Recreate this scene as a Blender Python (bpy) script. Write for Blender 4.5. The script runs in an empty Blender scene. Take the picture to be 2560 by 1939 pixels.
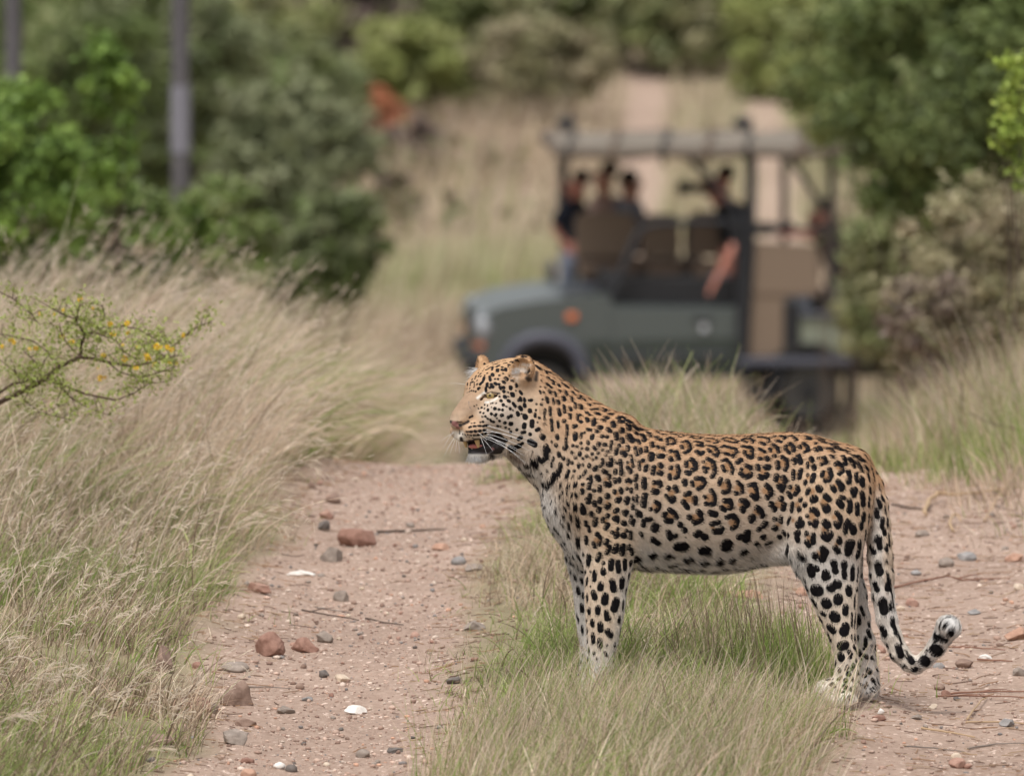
import bpy, math, random, time
import numpy as np
from mathutils import Vector, Matrix, noise as mnoise
from mathutils.bvhtree import BVHTree
from mathutils.kdtree import KDTree

SC = bpy.context.scene
COL = SC.collection
T0 = time.time()
PI = math.pi

# ------------------------------------------------------------------ camera
CAM_H = 2.5
FPX = 21333.0                     # focal length in pixels of the 2560 px wide photograph
PITCH = math.atan(2115.0 / FPX)   # the lens looks a little downhill
cam_d = bpy.data.cameras.new('camera')
cam_o = bpy.data.objects.new('camera', cam_d)
COL.objects.link(cam_o)
cam_o.location = (0, 0, CAM_H)
cam_o.rotation_euler = (PI / 2 - PITCH, 0, 0)
cam_d.sensor_width = 36.0
cam_d.lens = FPX / 2560.0 * 36.0
cam_d.clip_start = 0.5
cam_d.clip_end = 6000.0
cam_d.dof.use_dof = True
cam_d.dof.focus_distance = 18.62
cam_d.dof.aperture_fstop = 5.9
cam_d.dof.aperture_blades = 9
SC.camera = cam_o

# ------------------------------------------------------------------ light
SUN_EL, SUN_AZ = math.radians(66), math.radians(205)     # high soft sun behind thin cloud
world = bpy.data.worlds.new('World')
SC.world = world
world.use_nodes = True
wn = world.node_tree
for n in list(wn.nodes):
    wn.nodes.remove(n)
w_out = wn.nodes.new('ShaderNodeOutputWorld')
w_bg = wn.nodes.new('ShaderNodeBackground')
w_sky = wn.nodes.new('ShaderNodeTexSky')
w_hsv = wn.nodes.new('ShaderNodeHueSaturation')
w_sky.sky_type = 'NISHITA'
w_sky.sun_disc = False
w_sky.sun_elevation = SUN_EL
w_sky.sun_rotation = SUN_AZ
w_sky.dust_density = 4.0
w_sky.ozone_density = 1.0
w_hsv.inputs['Saturation'].default_value = 0.20        # overcast: the sky light is nearly grey
wn.links.new(w_sky.outputs[0], w_hsv.inputs['Color'])
wn.links.new(w_hsv.outputs[0], w_bg.inputs['Color'])
wn.links.new(w_bg.outputs[0], w_out.inputs['Surface'])
w_bg.inputs['Strength'].default_value = 0.118
sun_d = bpy.data.lights.new('sun', 'SUN')
sun_d.energy = 1.5
sun_d.angle = math.radians(20)
sun_d.color = (1.0, 0.955, 0.90)
sun_o = bpy.data.objects.new('sun', sun_d)
COL.objects.link(sun_o)
sd = Vector((math.sin(SUN_AZ) * math.cos(SUN_EL), math.cos(SUN_AZ) * math.cos(SUN_EL), math.sin(SUN_EL)))
sun_o.rotation_euler = sd.to_track_quat('Z', 'Y').to_euler()

SC.view_settings.view_transform = 'Standard'
SC.view_settings.look = 'None'
SC.view_settings.exposure = 0.64
SC.view_settings.gamma = 1.0
SC.render.engine = 'CYCLES'
SC.cycles.max_bounces = 5
SC.cycles.diffuse_bounces = 3
SC.cycles.glossy_bounces = 2
SC.cycles.transmission_bounces = 3
SC.cycles.transparent_max_bounces = 6
SC.cycles.use_denoising = True

# ------------------------------------------------------------------ helpers
CP, SP = math.cos(PITCH), math.sin(PITCH)
CAM = np.array((0.0, 0.0, CAM_H))
AX_R = np.array((1.0, 0.0, 0.0))
AX_U = np.array((0.0, SP, CP))
AX_F = np.array((0.0, CP, -SP))

def ray(u, v):
    return AX_F + AX_R * ((u - 1280.0) / FPX) + AX_U * ((969.5 - v) / FPX)

def at(u, v, y):
    """point at distance y in front of the camera, seen at photograph position u, v"""
    d = ray(u, v)
    return CAM + d * (y / d[1])

def material(name, color=(.5, .5, .5), rough=.8, spec=.3, metal=0.0):
    m = bpy.data.materials.new(name)
    m.use_nodes = True
    b = m.node_tree.nodes['Principled BSDF']
    b.inputs['Base Color'].default_value = (*color, 1)
    b.inputs['Roughness'].default_value = rough
    b.inputs['Specular IOR Level'].default_value = spec
    b.inputs['Metallic'].default_value = metal
    return m

def nd(m, typ, **kw):
    n = m.node_tree.nodes.new(typ)
    for k, v in kw.items():
        if k in n.inputs:
            n.inputs[k].default_value = v
        else:
            setattr(n, k, v)
    return n

def ln(m, a, b):
    m.node_tree.links.new(a, b)

def mixc(m, fac, a, b, blend='MIX'):
    n = m.node_tree.nodes.new('ShaderNodeMix')
    n.data_type = 'RGBA'; n.blend_type = blend
    for s, val in ((n.inputs[0], fac), (n.inputs[6], a), (n.inputs[7], b)):
        if isinstance(val, bpy.types.NodeSocket):
            ln(m, val, s)
        elif isinstance(val, (int, float)):
            s.default_value = val
        else:
            s.default_value = (*val, 1)
    return n.outputs[2]

def tag(o, label=None, cat=None, group=None, kind=None):
    if label: o['label'] = label
    if cat: o['category'] = cat
    if group: o['group'] = group
    if kind: o['kind'] = kind
    return o

def empty(name, loc=(0, 0, 0), rz=0.0):
    o = bpy.data.objects.new(name, None)
    o.location = loc
    o.rotation_euler = (0, 0, rz)
    o.empty_display_size = 0.1
    COL.objects.link(o)
    return o

def mesh_np(name, verts, faces, mat=None, parent=None, smooth=False, attrs=None, link=True):
    """verts (n,3); faces (m,3) or (m,4) array"""
    verts = np.asarray(verts, dtype=np.float32)
    faces = np.asarray(faces, dtype=np.int32)
    me = bpy.data.meshes.new(name)
    me.vertices.add(len(verts))
    me.vertices.foreach_set('co', verts.ravel())
    k = faces.shape[1]
    me.loops.add(faces.size)
    me.loops.foreach_set('vertex_index', faces.ravel())
    me.polygons.add(len(faces))
    me.polygons.foreach_set('loop_start', np.arange(0, faces.size, k, dtype=np.int32))
    me.polygons.foreach_set('loop_total', np.full(len(faces), k, dtype=np.int32))
    me.update(calc_edges=True)
    if smooth:
        me.polygons.foreach_set('use_smooth', np.ones(len(faces), dtype=bool))
    for an, (dom, typ, data) in (attrs or {}).items():
        a = me.attributes.new(an, typ, dom)
        data = np.asarray(data, dtype=np.float32)
        a.data.foreach_set('color' if 'COLOR' in typ else ('vector' if typ == 'FLOAT_VECTOR' else 'value'), data.ravel())
    if mat is not None:
        me.materials.append(mat)
    if not link:
        return me
    o = bpy.data.objects.new(name, me)
    COL.objects.link(o)
    if parent is not None:
        o.parent = parent
    return o

class MB:
    """collects boxes, bars and tubes, then links them as one mesh object"""
    def __init__(self):
        self.v = []; self.f = []
    def add(self, vs, fs):
        b = len(self.v)
        self.v += [tuple(p) for p in vs]
        self.f += [tuple(b + i for i in f) for f in fs]
        return self
    def box(self, c, s, rot=None, taper=1.0, bev=0.0):
        hx, hy, hz = s[0] / 2, s[1] / 2, s[2] / 2
        if bev <= 0:
            vs = [Vector((x * (taper if z > 0 else 1), y * (taper if z > 0 else 1), z)) for z in (-hz, hz) for x, y in ((-hx, -hy), (hx, -hy), (hx, hy), (-hx, hy))]
            fs = [(0, 3, 2, 1), (4, 5, 6, 7), (0, 1, 5, 4), (1, 2, 6, 5), (2, 3, 7, 6), (3, 0, 4, 7)]
        else:
            b = min(bev, hx * .9, hy * .9, hz * .9)
            vs = []
            ring = []
            for z, k in ((-hz, b), (-hz + b, 0), (hz - b, 0), (hz, b)):
                tt = taper if z > 0 else 1
                pts = []
                for sx, sy in ((-1, -1), (1, -1), (1, 1), (-1, 1)):
                    xa, ya = (hx - b) if k else hx, (hy - b) if k else hy
                    if sx * sy > 0:
                        p = ((sx * xa, sy * (hy - b - (b * 0 if k else 0))), (sx * (hx - b), sy * ya))
                    else:
                        p = ((sx * (hx - b), sy * ya), (sx * xa, sy * (hy - b)))
                    pts += [Vector((q[0] * tt, q[1] * tt, z)) for q in p]
                vs += pts
            fs = [tuple(range(7, -1, -1)), tuple(range(24, 32))]
            for r in range(3):
                for i in range(8):
                    j = (i + 1) % 8
                    fs.append((r * 8 + i, r * 8 + j, (r + 1) * 8 + j, (r + 1) * 8 + i))
        R = rot if rot is not None else Matrix.Identity(3)
        return self.add([R @ p + Vector(c) for p in vs], fs)
    def tube(self, pts, r, n=8, caps=True):
        pts = [Vector(p) for p in pts]
        rs = r if isinstance(r, (list, tuple)) else [r] * len(pts)
        base = []
        prev = None
        for i, p in enumerate(pts):
            t = (pts[min(i + 1, len(pts) - 1)] - pts[max(i - 1, 0)])
            if t.length < 1e-9: t = Vector((0, 0, 1))
            t.normalize()
            if prev is None:
                a = t.orthogonal().normalized()
            else:
                a = (prev - t * prev.dot(t))
                a = a.normalized() if a.length > 1e-6 else t.orthogonal().normalized()
            prev = a
            b = t.cross(a)
            base += [p + (a * math.cos(2 * PI * k / n) + b * math.sin(2 * PI * k / n)) * rs[i] for k in range(n)]
        fs = []
        for i in range(len(pts) - 1):
            for k in range(n):
                q = (k + 1) % n
                fs.append((i * n + k, i * n + q, (i + 1) * n + q, (i + 1) * n + k))
        if caps:
            fs.append(tuple(range(n - 1, -1, -1)))
            fs.append(tuple((len(pts) - 1) * n + k for k in range(n)))
        return self.add(base, fs)
    def ell(self, c, r, rot=None, nu=12, nv=8):
        vs = []; R = rot if rot is not None else Matrix.Identity(3)
        vs.append(R @ Vector((0, 0, -r[2])) + Vector(c))
        for j in range(1, nv):
            th = PI * j / nv
            for i in range(nu):
                ph = 2 * PI * i / nu
                vs.append(R @ Vector((r[0] * math.sin(th) * math.cos(ph), r[1] * math.sin(th) * math.sin(ph), -r[2] * math.cos(th))) + Vector(c))
        vs.append(R @ Vector((0, 0, r[2])) + Vector(c))
        fs = []
        for i in range(nu):
            fs.append((0, 1 + (i + 1) % nu, 1 + i))
        for j in range(nv - 2):
            for i in range(nu):
                a = 1 + j * nu
                fs.append((a + i, a + (i + 1) % nu, a + nu + (i + 1) % nu, a + nu + i))
        a = 1 + (nv - 2) * nu
        for i in range(nu):
            fs.append((a + i, a + (i + 1) % nu, len(vs) - 1))
        return self.add(vs, fs)
    def prism(self, poly, d0, d1, axis='y'):
        """poly: list of (a, b); extruded from d0 to d1 along the axis"""
        n = len(poly)
        def P(a, b, d):
            return {'y': (a, d, b), 'x': (d, a, b), 'z': (a, b, d)}[axis]
        vs = [P(a, b, d0) for a, b in poly] + [P(a, b, d1) for a, b in poly]
        fs = [tuple(range(n)), tuple(range(2 * n - 1, n - 1, -1))]
        for i in range(n):
            j = (i + 1) % n
            fs.append((i, i + n, j + n, j))
        return self.add(vs, fs)
    def build(self, name, mat, parent=None, smooth=False, loc=None, rz=None):
        me = bpy.data.meshes.new(name)
        me.from_pydata([tuple(p) for p in self.v], [], self.f)
        me.update()
        if smooth:
            me.polygons.foreach_set('use_smooth', np.ones(len(me.polygons), dtype=bool))
            try:
                me.set_sharp_from_angle(angle=math.radians(42))
            except Exception:
                pass
        me.materials.append(mat)
        o = bpy.data.objects.new(name, me)
        COL.objects.link(o)
        if parent is not None: o.parent = parent
        if loc is not None: o.location = loc
        if rz is not None: o.rotation_euler = (0, 0, rz)
        return o

def hair(name, pts, radius, color, mat, parent=None):
    """pts (n, k, 3) strand points, radius (n, k), color (n, k, 3) or (n, 3)"""
    n, k, _ = pts.shape
    hc = bpy.data.hair_curves.new(name)
    hc.add_curves([k] * n)
    hc.points.foreach_set('position', np.ascontiguousarray(pts, dtype=np.float32).ravel())
    hc.points.foreach_set('radius', np.ascontiguousarray(radius, dtype=np.float32).ravel())
    if color.ndim == 2:
        color = np.repeat(color[:, None, :], k, axis=1)
    a = hc.attributes.new('tint', 'FLOAT_COLOR', 'POINT')
    c4 = np.ones((n, k, 4), dtype=np.float32); c4[..., :3] = color
    a.data.foreach_set('color', c4.ravel())
    hc.materials.append(mat)
    o = bpy.data.objects.new(name, hc)
    COL.objects.link(o)
    if parent is not None: o.parent = parent
    return o

def tint_material(name, rough=.6, spec=.2, transl=0.0, attr='tint'):
    m = material(name, rough=rough, spec=spec)
    b = m.node_tree.nodes['Principled BSDF']
    a = nd(m, 'ShaderNodeAttribute'); a.attribute_name = attr
    ln(m, a.outputs['Color'], b.inputs['Base Color'])
    if transl > 0:
        t = nd(m, 'ShaderNodeBsdfTranslucent')
        ln(m, a.outputs['Color'], t.inputs['Color'])
        mx = nd(m, 'ShaderNodeMixShader'); mx.inputs[0].default_value = transl
        ln(m, b.outputs[0], mx.inputs[1]); ln(m, t.outputs[0], mx.inputs[2])
        ln(m, mx.outputs[0], m.node_tree.nodes['Material Output'].inputs['Surface'])
    return m

def smoothstep(a, b, x):
    t = np.clip((x - a) / (b - a), 0, 1)
    return t * t * (3 - 2 * t)

def vnoise(p, seed=0):
    """cheap smooth value noise, p (n,3) -> (n,) in 0..1"""
    p = np.asarray(p, dtype=np.float64)
    i = np.floor(p).astype(np.int64); f = p - i
    f = f * f * (3 - 2 * f)
    out = np.zeros(len(p))
    for dx in (0, 1):
        for dy in (0, 1):
            for dz in (0, 1):
                q = i + np.array((dx, dy, dz))
                h = (q[:, 0] * 374761393 + q[:, 1] * 668265263 + q[:, 2] * 2147483647 + seed * 1274126177) & 0xffffffff
                h = ((h ^ (h >> 13)) * 1274126177) & 0xffffffff
                h = ((h ^ (h >> 16)) & 0xffff) / 65535.0
                wx = f[:, 0] if dx else 1 - f[:, 0]
                wy = f[:, 1] if dy else 1 - f[:, 1]
                wz = f[:, 2] if dz else 1 - f[:, 2]
                out += h * wx * wy * wz
    return out
# ------------------------------------------------------------------ terrain
_py = np.array([-200, -20, 10, 23.1, 25.0, 29.4, 40, 50, 58, 66, 72, 85, 103, 125, 150, 200, 300, 600, 2500.0])
_pz = np.array([0.5, 0, 0, 0, -0.16, -0.78, -2.2, -3.35, -4.25, -4.62, -4.68, -4.42, -3.88, -2.9, -1.2, 3.0, 12, 32, 90.0])
_fy = np.linspace(-200, 2500, 27001)
_fz = np.interp(_fy, _py, _pz)
_k = np.hanning(41); _k /= _k.sum()
_fz = np.convolve(np.pad(_fz, 20, mode='edge'), _k, mode='valid')

def track_l(y):
    """centre of the left wheel track"""
    y = np.asarray(y, dtype=np.float64)
    return np.where(y < 60, -0.905 + 0.0276 * y, 0.751 + (y - 60) * 0.0206)
TRACK_SEP = 1.39
HALF = 0.285

def lateral(x, y):
    """signed distances to the middle of either wheel track"""
    c = track_l(y)
    w = 0.05 * np.sin(y * 1.3 + .5) + 0.035 * np.sin(y * 3.1)
    return x - c + w * .6, x - c - TRACK_SEP + w

def H(x, y):
    x = np.asarray(x, dtype=np.float64); y = np.asarray(y, dtype=np.float64)
    z = np.interp(y, _fy, _fz)
    a, b = lateral(x, y)
    near = 1 - smoothstep(26, 34, y)
    rut = np.exp(-(a / .30) ** 2) + np.exp(-(b / .36) ** 2)
    z = z - .035 * rut * (1 - .6 * (y > 40))
    left = smoothstep(.30, 1.2, -a)
    z = z + left * .10 * near
    right = smoothstep(.42, 1.4, b)
    z = z + right * .06 * near
    # the left side keeps level a little longer before it drops to the valley
    z = z + left * smoothstep(24, 28, y) * (1 - smoothstep(30, 44, y)) * .25
    # valley sides far off
    far = smoothstep(44, 90, y)
    z = z + far * (smoothstep(4, 26, -(x - .02 * y)) * 3.0 + smoothstep(6, 30, x - .02 * y) * 3.0)
    return z

def Hn(x, y):
    """terrain with its small lumps"""
    x = np.atleast_1d(np.asarray(x, dtype=np.float64)); y = np.atleast_1d(np.asarray(y, dtype=np.float64))
    x, y = np.broadcast_arrays(x, y)
    sh = x.shape; xf = x.ravel(); yf = y.ravel()
    z = H(xf, yf)
    near = (1 - smoothstep(27, 40, yf)) * smoothstep(5, 14, yf)
    p = np.stack([xf, yf, np.zeros_like(xf)], axis=1)
    a, b = lateral(xf, yf)
    ontrack = np.maximum(1 - smoothstep(.2, .36, np.abs(a)), 1 - smoothstep(.2, .4, np.abs(b)))
    n = (vnoise(p * 3.1, 1) - .5) * .03 + (vnoise(p * 11, 2) - .5) * .016 + (vnoise(p * 33, 4) - .5) * .010
    z = z + near * n * (1 - .30 * ontrack)
    return z.reshape(sh)

def ground(u, v):
    """where the sight line of a photograph position meets the ground"""
    d = ray(u, v)
    t = 8.0; 
    prev = 0
    while t < 900:
        p = CAM + d * t
        if p[2] <= float(H(p[0], p[1])): break
        prev = t; t *= 1.004
    lo, hi = prev, t
    for _ in range(24):
        m = (lo + hi) / 2; p = CAM + d * m
        if p[2] <= float(H(p[0], p[1])): hi = m
        else: lo = m
    p = CAM + d * hi
    return float(p[0]), float(p[1]), float(Hn(p[0], p[1])[0])

def spread(a, b, step):
    return list(np.arange(a, b, step))
xs = np.unique(np.round(np.array([-900, -400, -200, -120, -80, -60, -48] + spread(-40, -12, 3) + spread(-12, -4, .8) + spread(-4, -2, .16) + spread(-2, 2.2, .0165) + spread(2.2, 5, .16) + spread(5, 13, .8) + spread(13, 42, 3) + [45, 60, 80, 120, 200, 400, 900]), 4))
ys = np.unique(np.round(np.array([-200, -60, -20, -5] + spread(0, 12, 1.0) + spread(12, 16.4, .14) + spread(16.4, 25.5, .02) + spread(25.5, 32, .08) + spread(32, 130, .8) + spread(130, 220, 6) + [230, 300, 400, 600, 900, 1400, 2400]), 4))
X, Y = np.meshgrid(xs, ys)
Z = Hn(X, Y)
nx, ny = len(xs), len(ys)
gp = np.stack([X.ravel(), Y.ravel(), Z.ravel()], axis=1)
ii = np.arange(nx * ny).reshape(ny, nx)
gq = np.stack([ii[:-1, :-1], ii[:-1, 1:], ii[1:, 1:], ii[1:, :-1]], axis=-1).reshape(-1, 4)
a_, b_ = lateral(gp[:, 0], gp[:, 1])
pn = np.stack([gp[:, 0], gp[:, 1], np.zeros(len(gp))], axis=1)
jit = (vnoise(pn * 2.3, 7) - .5) * .22 + (vnoise(pn * 8, 8) - .5) * .12
_fr = smoothstep(30, 60, gp[:, 1])
sand = np.maximum(1 - smoothstep(HALF - .06 - .10 * _fr, HALF + .10 - .08 * _fr, np.abs(a_) + jit * .6 * (1 - _fr)), 1 - smoothstep(HALF + .02 - .14 * _fr, HALF + .28 - .24 * _fr, np.abs(b_) + jit * (1 - _fr)))
# right of the right track the soil is bare for a while before the grass bank
sand = np.maximum(sand, smoothstep(.0, .1, b_) * (1 - smoothstep(.75, 1.1, b_ + jit)) * .85 * (1 - smoothstep(22.5, 24, gp[:, 1])))
farm = smoothstep(30, 50, gp[:, 1])
sand = sand * (1 - farm * .15)
green = smoothstep(.35, .75, vnoise(pn * np.array((.33, .16, 1)), 12))
m_ground = material('ground', rough=.95, spec=.12)
bg = m_ground.node_tree.nodes['Principled BSDF']
ga_ = nd(m_ground, 'ShaderNodeAttribute'); ga_.attribute_name = 'sand'
gb_ = nd(m_ground, 'ShaderNodeAttribute'); gb_.attribute_name = 'lush'
gtc = nd(m_ground, 'ShaderNodeNewGeometry')
n1 = nd(m_ground, 'ShaderNodeTexNoise', Scale=1.6, Detail=5.0); ln(m_ground, gtc.outputs['Position'], n1.inputs['Vector'])
n2 = nd(m_ground, 'ShaderNodeTexNoise', Scale=55.0, Detail=6.0, Roughness=.75); ln(m_ground, gtc.outputs['Position'], n2.inputs['Vector'])
n3 = nd(m_ground, 'ShaderNodeTexVoronoi', Scale=120.0); ln(m_ground, gtc.outputs['Position'], n3.inputs['Vector'])
n4 = nd(m_ground, 'ShaderNodeTexNoise', Scale=9.0, Detail=4.0); ln(m_ground, gtc.outputs['Position'], n4.inputs['Vector'])
r1 = nd(m_ground, 'ShaderNodeMapRange'); ln(m_ground, n1.outputs[0], r1.inputs['Value']); r1.inputs['From Min'].default_value = .35; r1.inputs['From Max'].default_value = .68
c_s = mixc(m_ground, r1.outputs[0], (0.40, 0.292, 0.228), (0.26, 0.183, 0.138))
r2 = nd(m_ground, 'ShaderNodeMapRange'); ln(m_ground, n2.outputs[0], r2.inputs['Value']); r2.inputs['From Min'].default_value = .30; r2.inputs['From Max'].default_value = .72
c_s2 = mixc(m_ground, r2.outputs[0], (0.24, 0.162, 0.125), (0.56, 0.425, 0.35))
c_s = mixc(m_ground, .55, c_s, c_s2)
r3 = nd(m_ground, 'ShaderNodeMapRange'); ln(m_ground, n3.outputs['Color'], r3.inputs['Value']); r3.inputs['From Min'].default_value = .82; r3.inputs['From Max'].default_value = .9
c_s = mixc(m_ground, r3.outputs[0], c_s, (0.64, 0.50, 0.42))
m_ground.node_tree.nodes[-1].inputs[0].default_value = .5
r4 = nd(m_ground, 'ShaderNodeMapRange'); ln(m_ground, n4.outputs[0], r4.inputs['Value']); r4.inputs['From Min'].default_value = .40; r4.inputs['From Max'].default_value = .66
c_g = mixc(m_ground, r4.outputs[0], (0.27, 0.195, 0.145), (0.32, 0.26, 0.175))
c_l = mixc(m_ground, r4.outputs[0], (0.19, 0.18, 0.095), (0.29, 0.265, 0.15))
c_g = mixc(m_ground, gb_.outputs['Fac'], c_g, c_l)
c_all = mixc(m_ground, ga_.outputs['Fac'], c_g, c_s)
ln(m_ground, c_all, bg.inputs['Base Color'])
bp = nd(m_ground, 'ShaderNodeBump', Strength=.8, Distance=.009)
ln(m_ground, n2.outputs[0], bp.inputs['Height']); ln(m_ground, bp.outputs[0], bg.inputs['Normal'])
go = mesh_np('ground', gp, gq, m_ground, None, True, {'sand': ('POINT', 'FLOAT', sand), 'lush': ('POINT', 'FLOAT', green)})
tag(go, kind='structure')
print('ground', len(gq), round(time.time() - T0, 1))
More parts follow.
